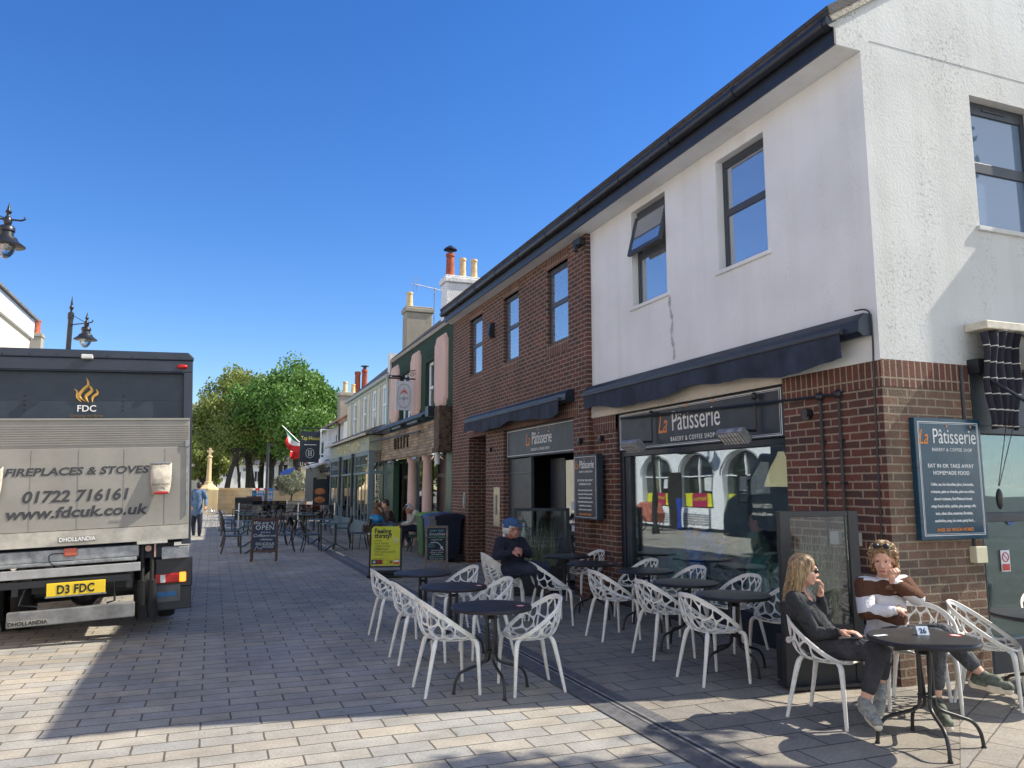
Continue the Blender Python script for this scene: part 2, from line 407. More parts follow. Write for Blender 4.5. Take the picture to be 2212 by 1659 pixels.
def stucco(name, col, dirt=0.0, bump=.5):
    m, t, b = newmat(name); L = t.links
    g = N(t, 'ShaderNodeNewGeometry')
    n = N(t, 'ShaderNodeTexNoise'); n.inputs['Scale'].default_value = 1.1; n.inputs['Detail'].default_value = 7; L.new(g.outputs['Position'], n.inputs[0])
    mx = N(t, 'ShaderNodeMix', data_type='RGBA'); mx.inputs[6].default_value = c4(col); mx.inputs[7].default_value = c4([x*.86 for x in col])
    rp = N(t, 'ShaderNodeMapRange'); rp.inputs[1].default_value = .4; rp.inputs[2].default_value = .75; L.new(n.outputs[0], rp.inputs[0]); L.new(rp.outputs[0], mx.inputs[0])
    out = mx.outputs[2]
    mq = N(t, 'ShaderNodeMapping'); mq.inputs['Scale'].default_value = (3.2, 3.2, .16); L.new(g.outputs['Position'], mq.inputs[0])
    nq = N(t, 'ShaderNodeTexNoise'); nq.inputs['Scale'].default_value = 1.0; nq.inputs['Detail'].default_value = 5; L.new(mq.outputs[0], nq.inputs[0])
    rq = N(t, 'ShaderNodeMapRange'); rq.inputs[1].default_value = .50; rq.inputs[2].default_value = .74; rq.inputs[4].default_value = .55; L.new(nq.outputs[0], rq.inputs[0])
    xq = N(t, 'ShaderNodeMix', data_type='RGBA'); L.new(rq.outputs[0], xq.inputs[0]); L.new(out, xq.inputs[6]); xq.inputs[7].default_value = c4([col[0]*.80, col[1]*.80, col[2]*.74]); out = xq.outputs[2]
    if dirt:
        n2 = N(t, 'ShaderNodeTexNoise'); n2.inputs['Scale'].default_value = 26; n2.inputs['Detail'].default_value = 6; n2.inputs['Roughness'].default_value = .8; L.new(g.outputs['Position'], n2.inputs[0])
        n3 = N(t, 'ShaderNodeTexNoise'); n3.inputs['Scale'].default_value = 1.3; n3.inputs['Detail'].default_value = 3
        mp = N(t, 'ShaderNodeMapping'); mp.inputs['Scale'].default_value = (1.3, 1, .55) if dirt > .5 else (2.6, 2.6, .22); L.new(g.outputs['Position'], mp.inputs[0]); L.new(mp.outputs[0], n3.inputs[0])
        r2 = N(t, 'ShaderNodeMapRange'); r2.inputs[1].default_value = .53; r2.inputs[2].default_value = .60; L.new(n2.outputs[0], r2.inputs[0])
        r3 = N(t, 'ShaderNodeMapRange'); r3.inputs[1].default_value = .46; r3.inputs[2].default_value = .60; L.new(n3.outputs[0], r3.inputs[0])
        mu = N(t, 'ShaderNodeMath', operation='MULTIPLY'); L.new(r2.outputs[0], mu.inputs[0]); L.new(r3.outputs[0], mu.inputs[1])
        m2 = N(t, 'ShaderNodeMath', operation='MULTIPLY'); L.new(mu.outputs[0], m2.inputs[0]); m2.inputs[1].default_value = dirt
        m3 = N(t, 'ShaderNodeMix', data_type='RGBA'); L.new(m2.outputs[0], m3.inputs[0]); L.new(out, m3.inputs[6]); m3.inputs[7].default_value = (.16, .15, .13, 1); out = m3.outputs[2]
    L.new(out, b.inputs['Base Color']); b.inputs['Roughness'].default_value = .85
    n4 = N(t, 'ShaderNodeTexNoise'); n4.inputs['Scale'].default_value = 38; n4.inputs['Detail'].default_value = 3; L.new(g.outputs['Position'], n4.inputs[0])
    n5 = N(t, 'ShaderNodeTexNoise'); n5.inputs['Scale'].default_value = 2.2; L.new(g.outputs['Position'], n5.inputs[0])
    ad = N(t, 'ShaderNodeMath', operation='MULTIPLY_ADD'); L.new(n5.outputs[0], ad.inputs[0]); ad.inputs[1].default_value = 2.2; L.new(n4.outputs[0], ad.inputs[2])
    bp = N(t, 'ShaderNodeBump'); bp.inputs['Strength'].default_value = bump; bp.inputs['Distance'].default_value = .012
    L.new(ad.outputs[0], bp.inputs['Height']); L.new(bp.outputs[0], b.inputs['Normal'])
    return m
RENDER = stucco('white_render', (.76, .775, .775), .10, .08)
RENDER2 = stucco('rough_white_render', (.59, .60, .595), .65, .24)
CONC = stucco('weathered_concrete', (.62, .58, .50), .6, .3)
GREENR = stucco('dark_green_render', (.014, .045, .026), 0, .5)
PINK = stucco('pink_render', (.66, .47, .41), 0, .1)
CREAM = stucco('cream_render', (.62, .54, .38), 0, .1)
CREAM2 = stucco('pale_cream_render', (.72, .66, .50), .2, .1)
WHITE2 = stucco('white_paint_wall', (.80, .80, .78), .1, .1)
LIMEW = stucco('flaking_limewash', (.80, .80, .80), .8, .9)
OLDREN = stucco('old_grey_render', (.36, .33, .27), 1.0, .8)
YSTONE = stucco('yellow_stone', (.62, .47, .26), .2, .3)
ANTH = M('anthracite_frame', (.045, .053, .065), .45, var=.06)
NAVY = M('navy_fascia_board', (.018, .03, .048), .45, var=.1)
NAVY2 = M('dark_navy_paint', (.010, .018, .032), .4, var=.15)
BLUEBD = M('menu_board_blue', (.012, .055, .095), .25, var=.12)
BLACKP = M('black_plastic', (.018, .020, .025), .35)
GUTTER = M('gutter_plastic', (.020, .024, .034), .4)
AWN = M('navy_awning_cloth', (.026, .036, .062), .85, var=.25, scale=3)
WTXT = M('white_lettering', (.78, .78, .76), .6, var=.03)
OTXT = M('orange_lettering', (.75, .26, .06), .6, var=.03)
WPL = M('white_chair_plastic', (.76, .76, .74), .42, var=.05, scale=14, col2=(.60, .59, .54))
TBLK = M('black_table_metal', (.022, .021, .022), .42, var=.2, scale=5)
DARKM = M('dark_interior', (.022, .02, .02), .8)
STEEL = M('brushed_steel', (.42, .38, .30), .35, metal=.8)
ALU = M('aluminium', (.62, .63, .65), .28, metal=.9)
ALUD = M('dirty_aluminium', (.285, .27, .24), .6, metal=.05, var=.07, scale=2.2)
GALV = M('galvanised', (.30, .31, .32), .5, metal=.5, var=.25, scale=9)
TRUCKP = M('dark_blue_truck_paint', (.020, .027, .045), .35, var=.15, scale=2)
RUBBER = M('rubber', (.015, .015, .016), .8, bump=.2)
REDL = M('red_lens', (.42, .012, .012), .2)
ORL = emit('lit_orange_lens', (1.0, .28, .03), 1.2)
WLENS = M('white_lens', (.62, .62, .60), .25)
YPL = M('yellow_plate', (.78, .55, .02), .45, var=.06)
IRON = M('black_painted_iron', (.016, .017, .021), .35)
WGLS = glass('upper_window_glass', refl=.42, dark=(.20, .23, .27))
SGLS = glass('shop_window_glass', tint=(.86, .93, .94), refl=.07, fk=.42)
GABG = glass('gable_window_glass', refl=.10, dark=(.13, .19, .29), fk=.3)
SIDEG = glass('side_window_glass', tint=(.55, .68, .70), refl=.03, fk=.35)
SCRG = glass('screen_glass', tint=(.80, .86, .86), refl=.02)
GLASSB = glass('lamp_glass', tint=(.85, .9, .92), refl=.2)
TERRA = M('terracotta', (.36, .085, .04), .8, var=.25)
BUFF = M('buff_clay', (.66, .48, .25), .75, var=.15)
ROOFT = M('red_roof_tiles', (.28, .12, .055), .85, var=.35, scale=5, bump=.6, bscale=14)
LEADG = M('lead_grey', (.16, .16, .165), .7, var=.3, scale=7)
SAGE = M('sage_paint', (.30, .33, .25), .55, var=.08)
SAGEB = M('blue_grey_paint', (.13, .19, .22), .5, var=.1)
MINT = M('mint_paint', (.43, .48, .43), .55, var=.08)
WPAINT = M('white_gloss_paint', (.78, .80, .84), .4, var=.04)
OLDW = M('old_oak', (.09, .06, .04), .8, var=.4, scale=9, bump=.5)

# ------------------------------------------------------------------ ground
b = MB(); b.face([(-400, -100, 0), (400, -100, 0), (400, 900, 0), (-400, 900, 0)])
b.build('street_paving', PAVE, kind='structure')
b = MB(); b.face([(3.22, -8, .004), (5.61, -8, .004), (5.61, 45, .004), (3.22, 45, .004)])
b.build('cafe_pavement', APRON, kind='structure')
b = MB(); b.face([(4.1, 3.45, .008), (6.3, 5.23, .008), (16, 5.23, .008), (16, -6, .008), (4.1, -6, .008)])
b.build('side_street_pavement', SIDEP, kind='structure')
b = MB(); b.face([(2.86, -8, .008), (3.22, -8, .008), (3.22, 45, .008), (2.86, 45, .008)])
b.build('granite_drain_band', BAND, kind='structure')
b = MB(); 
for y0 in range(-6, 45):
    b.box(3.03, 3.05, y0+.01, y0+.99, .0085, .014); b.box(3.085, 3.105, y0+.01, y0+.99, .0085, .014)
b.mi = 1; b.face([(3.05, -8, .010), (3.085, -8, .010), (3.085, 45, .010), (3.05, 45, .010)])
b.build('drain_channel', [GALV, RUBBER], kind='structure')

# ------------------------------------------------------------------ windows
def window_x(x, y0, y1, z0, z1, par, tilt=False, mat=ANTH, gm=None, zm=None, depth=.05, fw=.06):
    """casement in a wall facing -X: frame, two panes"""
    gm = gm or WGLS; zm = zm or z0+(z1-z0)*.52
    b = MB(); b.box(x, x+depth, y0, y1, z0, z0+fw); b.box(x, x+depth, y0, y1, z1-fw*1.6, z1)
    b.box(x, x+depth, y0, y0+fw, z0+fw, z1-fw*1.6); b.box(x, x+depth, y1-fw, y1, z0+fw, z1-fw*1.6)
    b.box(x, x+depth, y0+fw, y1-fw, zm-fw*.7, zm+fw*.7)
    b.box(x-.012, x, y0+.18*(y1-y0), y1-.18*(y1-y0), z1-.075, z1-.055)
    if not tilt:
        for (a, c_) in ((z0+fw, zm-fw*.7), (zm+fw*.7, z1-fw*1.6)):
            pass
    f = b.build('window', mat, par, bevel=.004)
    b = MB(); b.box(x+.02, x+.03, y0+fw+.002, y1-fw-.002, z0+fw+.002, zm-fw*.7-.002); b.build('pane', gm, f)
    if tilt:
        b = MB(); h = z1-fw*1.6-zm
        b.T = Matrix.Translation((x, 0, z1-fw*1.6)) @ Matrix.Rotation(R(14), 4, 'Y')
        b.box(-.045, 0, y0+fw*.3, y1-fw*.3, -h-.02, -h+.04); b.box(-.045, 0, y0+fw*.3, y1-fw*.3, -.05, -.005)
        b.box(-.045, 0, y0+fw*.3, y0+fw*1.2, -h+.04, -.05); b.box(-.045, 0, y1-fw*1.2, y1-fw*.3, -h+.04, -.05)
        b.build('opening_sash', mat, f)
        b = MB(); b.T = Matrix.Translation((x, 0, z1-fw*1.6)) @ Matrix.Rotation(R(14), 4, 'Y')
        b.box(-.03, -.022, y0+fw*1.2, y1-fw*1.2, -h+.04, -.05); b.build('pane', gm, f)
    else:
        b = MB(); b.box(x+.02, x+.03, y0+fw+.002, y1-fw-.002, zm+fw*.7+.002, z1-fw*1.6-.002); b.build('pane', gm, f)
    return f

# ------------------------------------------------------------------ white corner building
FX, CY = 5.61, 5.23
cb = thing('corner_building', (FX, CY, 0), 'white rendered corner building over a brick ground floor, bakery window facing the street', 'building')
b = MB(); b.mi = 0
wall(b, 'x', FX, CY, 10.95, 2.86, 5.88, [(8.70, 9.62, 4.32, 5.76), (6.66, 7.55, 4.31, 5.70)], .14)
b.build('street_wall', RENDER, cb)
b = MB()
wall(b, 'y', CY, FX, 14, 2.87, 6.02, [(7.04, 7.98, 4.30, 5.70)], .16)
b.prism([(5.30, 5.87), (FX, 5.87), (FX+.12, 6.0), (14, 6.0), (9.6, 8.92), (5.30, 6.14)], CY-.004, CY+.03, 'y')
b.build('gable_wall', RENDER2, cb)
b = MB()
wall(b, 'x', FX, CY, 10.95, 0, 2.86, [(6.53, 10.20, 0, 2.80)], .22)
b.build('brick_piers', BRICK, cb)
b = MB()
wall(b, 'y', CY, FX, 14, 0, 2.87, [(6.72, 13.5, .0, 2.85)], .22)
b.build('side_brickwork', BRICK2, cb)
boxes('soldier_course', SOLD, cb, (FX-.004, FX+.1, CY-.004, 6.53, 2.62, 2.858), (FX+.1, 6.72, CY-.004, CY+.1, 2.62, 2.868), (FX-.004, FX+.1, 10.2, 10.95, 2.58, 2.80))
b = MB(); b.box(FX-.03, FX+.2, 6.53, 10.95, 2.80, 2.985)
b.build('concrete_lintel', CONC, cb, bevel=.01)
b = MB(); b.box(5.30, FX-.002, CY+.003, 18.45, 5.865, 5.885); b.build('soffit', RENDER, cb)
b = MB(); b.box(5.275, 5.298, CY-.02, 18.47, 5.86, 6.08); b.build('fascia_board', GUTTER, cb)
b = MB(); b.tube([(5.225, CY-.04, 6.07), (5.225, 18.5, 6.07)], .062, 12)
for yy in (CY+.02, 6.6, 7.9, 9.2, 10.5, 11.8, 13.1, 14.4, 15.7, 17.0, 18.3): b.tube([(5.225, yy, 6.07), (5.225, yy+.05, 6.07)], .072, 12)
b.build('gutter', GUTTER, cb, smooth=True)
b = MB()
b.prism([(5.20, 6.12), (9.6, 8.96), (9.6, 9.06), (5.17, 6.20)], CY-.06, 18.5, 'y'); b.prism([(9.6, 8.96), (14.1, 6.06), (14.1, 6.16), (9.6, 9.06)], CY-.06, 18.5, 'y')
b.build('roof', SLATE, cb)
b = MB(); b.prism([(5.24, 6.07), (9.6, 8.90), (9.6, 8.955), (5.20, 6.118)], CY-.05, CY+.06, 'y'); b.build('verge', OLDREN, cb)
window_x(FX+.10, 8.70, 9.62, 4.32, 5.76, cb, tilt=True)
window_x(FX+.10, 6.66, 7.55, 4.31, 5.70, cb)
for (y0, y1, z) in ((8.64, 9.68, 4.32), (6.60, 7.61, 4.31)):
    b = MB(); b.box(FX-.03, FX+.1, y0, y1, z-.05, z-.002); b.build('window_sill', RENDER, cb, bevel=.006)
# gable window
b = MB(); y = CY+.10; x0, x1, z0, z1 = 7.04, 7.98, 4.30, 5.70
b.box(x0, x1, y, y+.05, z0, z0+.06); b.box(x0, x1, y, y+.05, z1-.13, z1); b.box(x0, x0+.06, y, y+.05, z0+.06, z1-.13); b.box(x1-.06, x1, y, y+.05, z0+.06, z1-.13); b.box(x0+.06, x1-.06, y, y+.05, 4.93, 5.04)
b.box(x0+.3, x1-.3, y-.012, y, z1-.08, z1-.06)
f = b.build('window', ANTH, cb, bevel=.004)
for (a, c_) in ((z0+.062, 4.928), (5.042, z1-.132)):
    b = MB(); b.box(x0+.062, x1-.062, y+.02, y+.03, a, c_); b.build('pane', GABG, f)
b = MB(); b.box(x0-.05, x1+.05, CY-.035, CY+.1, z0-.05, z0-.002); b.build('window_sill', RENDER2, cb, bevel=.006)
# run of damp repair on the street wall
b = MB(); P = []
for i in range(15):
    z = 4.25-i*.062; P.append((FX-.003, 8.64+.02*math.sin(i*.9)-.012*i/3, z))
for i in range(14):
    w_ = .022+.012*math.sin(i*2.1)
    a, c_ = P[i], P[i+1]
    b.face([(a[0], a[1]-w_, a[2]), (a[0], a[1]+w_, a[2]), (c_[0], c_[1]+w_, c_[2]), (c_[0], c_[1]-w_, c_[2])])
b.build('filler_repair', M('grey_filler', (.42, .43, .43), .9, var=.2), cb)
# shop window: frame, glass, riser
b = MB(); xx = FX+.12
b.box(xx-.06, xx+.04, 10.09, 10.198, 0.0, 2.24); b.box(xx-.06, xx+.04, 6.532, 6.60, 0.0, 2.24); b.box(xx-.06, xx+.04, 6.6, 10.09, 2.16, 2.24); b.box(xx-.06, xx+.04, 6.6, 10.09, 0, .34)
b.box(xx-.04, xx+.03, 9.93, 10.09, .34, 2.16)
sf = b.build('shopfront_frame', NAVY2, cb, bevel=.006)
b = MB(); b.box(xx, xx+.01, 6.6, 9.93, .342, 2.158); b.build('pane', SGLS, sf)
# room behind: floor, walls, ceiling of the shop
b = MB()
b.face([(5.75, 6.0, .02), (12, 6.0, .02), (12, 10.9, .02), (5.75, 10.9, .02)]); b.build('shop_floor', M('shop_floor_tiles', (.16, .13, .10), .5), cb)
b = MB(); b.face([(5.75, 5.5, 2.6), (12, 5.5, 2.6), (12, 10.9, 2.6), (5.75, 10.9, 2.6)]); b.build('shop_ceiling', M('shop_ceiling_paint', (.35, .33, .30), .9), cb)
b = MB(); b.face([(10.2, 5.5, 0), (10.2, 10.9, 0), (10.2, 10.9, 2.6), (10.2, 5.5, 2.6)]); b.face([(5.75, 10.9, 0), (12, 10.9, 0), (12, 10.9, 2.6), (5.75, 10.9, 2.6)])
b.build('shop_inner_wall', M('shop_wall_paint', (.20, .22, .21), .8, var=.3, scale=1.5), cb)
# side shop window
b = MB(); yy = CY+.10
b.box(6.722, 6.80, yy-.06, yy+.04, 0, 2.85); b.box(6.80, 13.4, yy-.06, yy+.04, 2.22, 2.30); b.box(6.80, 13.4, yy-.06, yy+.04, 0, .30); b.box(6.80, 13.4, yy-.05, yy+.03, 1.38, 1.47)
sf2 = b.build('side_shopfront_frame', NAVY2, cb, bevel=.006)
b = MB(); b.box(6.80, 13.4, yy, yy+.01, .302, 1.378); b.build('pane', SIDEG, sf2)
b = MB(); b.box(6.80, 13.4, yy, yy+.01, 1.472, 2.218); b.build('pane', SIDEG, sf2)
b = MB(); b.box(6.80, 13.4, yy-.05, yy+.03, 2.302, 2.848); b.build('side_fascia', NAVY, cb)

# ------------------------------------------------------------------ brick building
BX = 5.53
bb = thing('brick_building', (BX, 14.7, 0), 'red-brown brick building with three grey windows between the white building and the green one', 'building')
b = MB()
H_ = [(16.2, 17.1, 4.30, 5.64), (13.96, 14.82, 4.27, 5.64), (11.66, 12.56, 4.24, 5.64), (11.50, 14.81, 0, 2.87), (15.92, 17.12, 0, 2.86)]
wall(b, 'x', BX, 10.95, 18.48, 0, 5.862, H_, .25)
b.face([(BX, 10.95, 0), (FX-.001, 10.95, 0), (FX-.001, 10.95, 5.86), (BX, 10.95, 5.86)])
b.face([(BX+.25, 15.92, 0), (7.2, 15.92, 0), (7.2, 15.92, 2.86), (BX+.25, 15.92, 2.86)]); b.face([(BX+.25, 17.12, 0), (7.2, 17.12, 0), (7.2, 17.12, 2.86), (BX+.25, 17.12, 2.86)]); b.face([(7.2, 15.92, 0), (7.2, 17.12, 0), (7.2, 17.12, 2.86), (7.2, 15.92, 2.86)])
b.face([(BX+.25, 15.92, 2.86), (7.2, 15.92, 2.86), (7.2, 17.12, 2.86), (BX+.25, 17.12, 2.86)])
b.build('wall', BRICK, bb)
for h in H_[:3]: boxes('brick_lintel', SOLD, bb, (BX-.004, BX+.1, h[0]-.04, h[1]+.04, h[3], h[3]+.215)); boxes('brick_sill', SOLD, bb, (BX-.004, BX+.1, h[0], h[1], h[2]-.20, h[2]))
boxes('brick_lintel', SOLD, bb, (BX-.004, BX+.1, 11.3, 15.0, 2.872, 3.10), (BX-.004, BX+.1, 15.8, 17.25, 2.862, 3.08))
for h in H_[:3]: window_x(BX+.06, *h[:4], bb)
b = MB(); b.box(BX+.14, BX+.2, 11.502, 14.808, 2.30, 2.868); b.build('fascia_backing', NAVY, bb)
b = MB(); xx = BX+.12
for k in range(14): b.box(xx, xx+.035, 13.66+k*.082, 13.66+k*.082+.078, .12, 2.28)
b.box(xx-.02, xx, 13.66, 14.80, 1.98, 2.02); b.box(xx-.03, xx, 13.66, 14.80, .9, .98); b.build('boarded_shutter', ANTH, bb)
boxes('door_post', ANTH, bb, (xx-.02, xx+.04, 13.58, 13.655, 0, 2.298), (xx-.02, xx+.04, 11.502, 11.60, 0, 2.298))
boxes('door_panel', NAVY2, bb, (xx+.3, xx+.34, 12.75, 13.4, 0, 2.25), (xx+.3, xx+.34, 11.6, 12.0, 0, 2.25))
b = MB(); b.face([(xx+.31, 12.0, .1), (xx+.31, 12.75, .1), (xx+.31, 12.75, 2.2), (xx+.31, 12.0, 2.2)]); b.build('door_glass', SGLS, bb)
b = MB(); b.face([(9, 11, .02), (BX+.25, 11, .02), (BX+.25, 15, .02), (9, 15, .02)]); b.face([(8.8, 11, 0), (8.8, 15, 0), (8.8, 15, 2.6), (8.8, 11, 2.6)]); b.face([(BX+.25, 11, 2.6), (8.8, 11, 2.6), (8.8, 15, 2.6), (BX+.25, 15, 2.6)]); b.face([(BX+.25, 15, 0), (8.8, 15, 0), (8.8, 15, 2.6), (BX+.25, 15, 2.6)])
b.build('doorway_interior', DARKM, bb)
b = MB()
for k, (yy, zz, w_, h_) in enumerate(((12.35, 1.32, .30, .14), (12.2, 1.1, .34, .11), (12.35, .95, .26, .1))): b.box(xx+.296, xx+.30, yy-w_/2, yy+w_/2, zz, zz+h_)
b.build('paper_notices', M('paper', (.6, .62, .64), .8, var=.03), bb)
b = MB(); b.box(BX-.012, BX, 15.02, 15.38, .92, 1.72); pn = b.build('steel_panel', STEEL, bb, bevel=.004)
b = MB(); b.box(BX-.03, BX-.012, 15.18, 15.26, 1.15, 1.56); b.build('door_entry_unit', GALV, pn)
b = MB(); b.box(BX-.03, BX, 17.30, 17.44, 1.25, 1.6); b.box(BX-.05, BX-.03, 17.33, 17.41, 1.3, 1.5); b.build('meter_box', GALV, bb, bevel=.004)
b = MB(); b.prism([(BX, 5.27), (BX-.10, 5.24), (BX-.14, 4.98), (BX-.10, 4.90), (BX, 4.95)], 15.37, 15.52, 'y'); b.build('wall_lamp', BLACKP, bb, bevel=.01)
b = MB(); b.box(BX-.10, BX, 10.98, 11.25, 5.68, 5.80); b.tube([(BX-.05, 11.1, 5.70), (BX-.16, 11.02, 5.62), (BX-.16, 11.0, 5.55)], .035, 8); b.build('security_camera', BLACKP, bb)
for yy, zz in ((11.2, 2.46), (10.62, 2.47)):
    b = MB(); x_ = BX if yy > 10.95 else FX
    b.tube([(x_, yy, zz), (x_-.07, yy, zz)], .045, 12); b.tube([(x_-.05, yy, zz), (x_-.05, yy, zz-.07)], .03, 10); b.build('spotlight', BLACKP, bb if yy > 10.95 else cb)
b = MB(); b.tube([(BX, 15.55, 2.52), (BX-.06, 15.55, 2.52)], .045, 12); b.build('spotlight', BLACKP, bb)
b = MB(); b.tube([(FX, 6.15, 2.45), (FX-.08, 6.15, 2.45)], .05, 12); b.tube([(FX-.05, 6.15, 2.45), (FX-.05, 6.15, 2.38)], .035, 10); b.build('spotlight', BLACKP, cb)

# pipes and cables on the corner
b = MB()
b.tube([(FX-.025, 10.0, 2.72), (FX-.025, 5.95, 2.60)], .014, 8)
for yy in (5.73, 5.97): b.tube([(FX-.03, yy, 2.60), (FX-.03, yy, 1.0)], .014, 8); b.ell((FX-.035, yy, 2.60), .03, .045, .045, 2); 
for yy in (5.73, 5.97):
    for zz in (2.15, 1.75, 1.4): b.box(FX-.045, FX, yy-.03, yy+.03, zz-.012, zz+.012)
b.tube([(FX-.025, 5.97, 2.60), (FX-.025, 5.73, 2.60)], .014, 8)
b.build('conduit', BLACKP, cb, smooth=True)
b = MB(); b.tube(bez([(FX-.14, 5.36, 3.33), (FX-.03, 5.30, 3.32), (FX-.012, 5.29, 3.1), (FX-.01, 5.31, 2.6), (FX-.01, 5.33, 1.6), (FX-.01, 5.34, .9)], 6), .008, 6); b.build('cable', BLACKP, cb)
b = MB(); b.tube([(6.60, CY-.012, 2.85), (6.60, CY-.012, 1.15)], .016, 8); b.box(6.55, 6.64, CY-.04, CY, 2.05, 2.12); b.build('conduit', BLACKP, cb)
b = MB(); b.box(6.54, 6.68, CY-.075, CY, 1.02, 1.17); b.build('junction_box', M('cream_plastic', (.62, .58, .42), .45, var=.05), cb, bevel=.006)
for yy in (5.62, 5.86):
    b = MB(); b.box(FX-.055, FX, yy-.055, yy+.055, 1.17, 1.29); s_ = b.build('socket_box', M('grey_plastic', (.52, .52, .48), .5, var=.04), cb, bevel=.005)

# ------------------------------------------------------------------ awnings
def awning(x, y0, y1, z, drop, label):
    t = thing('awning', (x, (y0+y1)/2, z), label, 'awning', 'rolled up awnings over the shopfronts')
    b = MB(); b.prism([(x, z+.20), (x-.10, z+.20), (x-.17, z+.13), (x-.18, z+.02), (x-.12, z-.02), (x, z)], y0, y1, 'y')
    b.build('cassette', NAVY2, t, bevel=.006)
    b = MB(); b.tube([(x-.20, y0+.18, z+.05), (x-.20, y1-.06, z+.05)], .030, 10); b.build('front_rail', ANTH, t, smooth=True)
    b = MB(); n = 120
    for i in range(n):
        ya, yb = y0+.2+(y1-y0-.28)*i/n, y0+.2+(y1-y0-.28)*(i+1)/n
        f_ = lambda y: (x-.20+.018*math.sin(y*7)+.010*math.sin(y*17)+.009*math.sin(y*29+1), z+.03-drop*(1+.18*math.sin(y*2.1+1)+.07*math.sin(y*5.3)))
        xa, za = f_(ya); xb, zb = f_(yb)
        b.face([(x-.205, ya, z+.04), (x-.205, yb, z+.04), (xb, yb, zb), (xa, ya, za)])
    def md(o): 
        m_ = o.modifiers.new('s', 'SOLIDIFY'); m_.thickness = .006
    b.build('valance', AWN, t, merge=True, smooth=True, mods=md)
    for k in (.18, .82):
        yy = y0+(y1-y0)*k; b = MB(); b.box(x-.16, x, yy-.05, yy+.05, z-.07, z-.022); b.build('bracket', NAVY2, t)
    return t
awning(FX, CY+.06, 10.95, 3.10, .24, 'long rolled up navy awning with drooping valance under the white wall')
awning(BX, 11.45, 16.9, 3.13, .22, 'shorter rolled up navy awning on the brick wall over the bakery doorway')

# folded striped awning on the side
m, t_, b_ = newmat('striped_cloth'); L = t_.links
g = N(t_, 'ShaderNodeNewGeometry'); s_ = N(t_, 'ShaderNodeSeparateXYZ'); L.new(g.outputs['Position'], s_.inputs[0])
q = N(t_, 'ShaderNodeMath', operation='MULTIPLY'); q.inputs[1].default_value = 6.6; L.new(s_.outputs[2], q.inputs[0])
fr = N(t_, 'ShaderNodeMath', operation='FRACT'); L.new(q.outputs[0], fr.inputs[0]); gt = N(t_, 'ShaderNodeMath', operation='LESS_THAN'); gt.inputs[1].default_value = .07; L.new(fr.outputs[0], gt.inputs[0])
mx = N(t_, 'ShaderNodeMix', data_type='RGBA'); mx.inputs[6].default_value = (.022, .022, .034, 1); mx.inputs[7].default_value = (.6, .58, .55, 1); L.new(gt.outputs[0], mx.inputs[0]); L.new(mx.outputs[2], b_.inputs['Base Color']); b_.inputs['Roughness'].default_value = .9
STRIPE = m
t = thing('folded_awning', (7.6, CY, 2.3), 'black awning with thin white stripes hanging in folds on the side wall', 'awning')
b = MB(); b.box(6.70, 9.0, CY-.24, CY-.002, 3.19, 3.27); b.build('cover_board', M('cream_board', (.62, .58, .48), .6, var=.15), t, bevel=.01)
b = MB(); n = 26; rows = 14; V = {}
for j in range(rows+1):
    zz = 3.16-(3.16-2.24)*j/rows
    for i in range(n+1):
        u_ = i/n; wid = .60-.20*(j/rows)**.7
        V[i, j] = (6.70+.04*(j/rows)+wid*u_, CY-.16-.055*math.sin(u_*31)*(1-.2*j/rows)-.02*math.sin(j*.6+u_*4), zz+.03*math.sin(u_*3))
for j in range(rows):
    for i in range(n): b.face([V[i, j], V[i+1, j], V[i+1, j+1], V[i, j+1]])
def sol(th):
    def f(o): m_ = o.modifiers.new('s', 'SOLIDIFY'); m_.thickness = th; m_.offset = 0
    return f
b.build('hanging_folds', STRIPE, t, merge=True, smooth=True, mods=sol(.006), ang=180)
b = MB(); n = 60; V = {}
for j in range(7):
    q_ = j/6
    for i in range(n+1):
        u_ = i/n; V[i, j] = (7.10+1.8*u_, CY-.28-.10*math.sin(q_*3.0), 3.14-.34*q_+.025*math.sin(u_*40+q_*2))
for j in range(6):
    for i in range(n): b.face([V[i, j], V[i+1, j], V[i+1, j+1], V[i, j+1]])
b.build('gathered_cloth', STRIPE, t, merge=True, smooth=True, mods=sol(.006), ang=180)
b = MB(); b.box(6.70, 6.84, CY-.12, CY-.002, 2.78, 2.92); b.tube([(6.77, CY-.06, 2.80), (6.80, CY-.55, 2.42)], .018, 8); b.tube([(6.9, CY-.20, 2.3), (6.86, CY-.1, 1.72)], .004, 5); b.tube([(7.0, CY-.20, 2.3), (6.87, CY-.1, 1.72)], .004, 5); b.ell((6.86, CY-.1, 1.6), .035, .03, .10, 2)
b.build('arm_and_cords', BLACKP, t)

# unseen jettied bay round the corner, shaped to throw shade on the side wall
t = thing('shading_bay', (9.6, CY, 3.95), 'unseen white jettied bay beyond the frame, shaped to shade the side wall', 'building')
b = MB(); b.box(9.0, 12.5, CY-.50, CY-.003, 3.95, 6.1); b.build('bay_wall', RENDER2, t)
b = MB(); b.box(9.4, 12.1, CY-.53, CY-.502, 4.4, 5.7); b.build('window', ANTH, t)

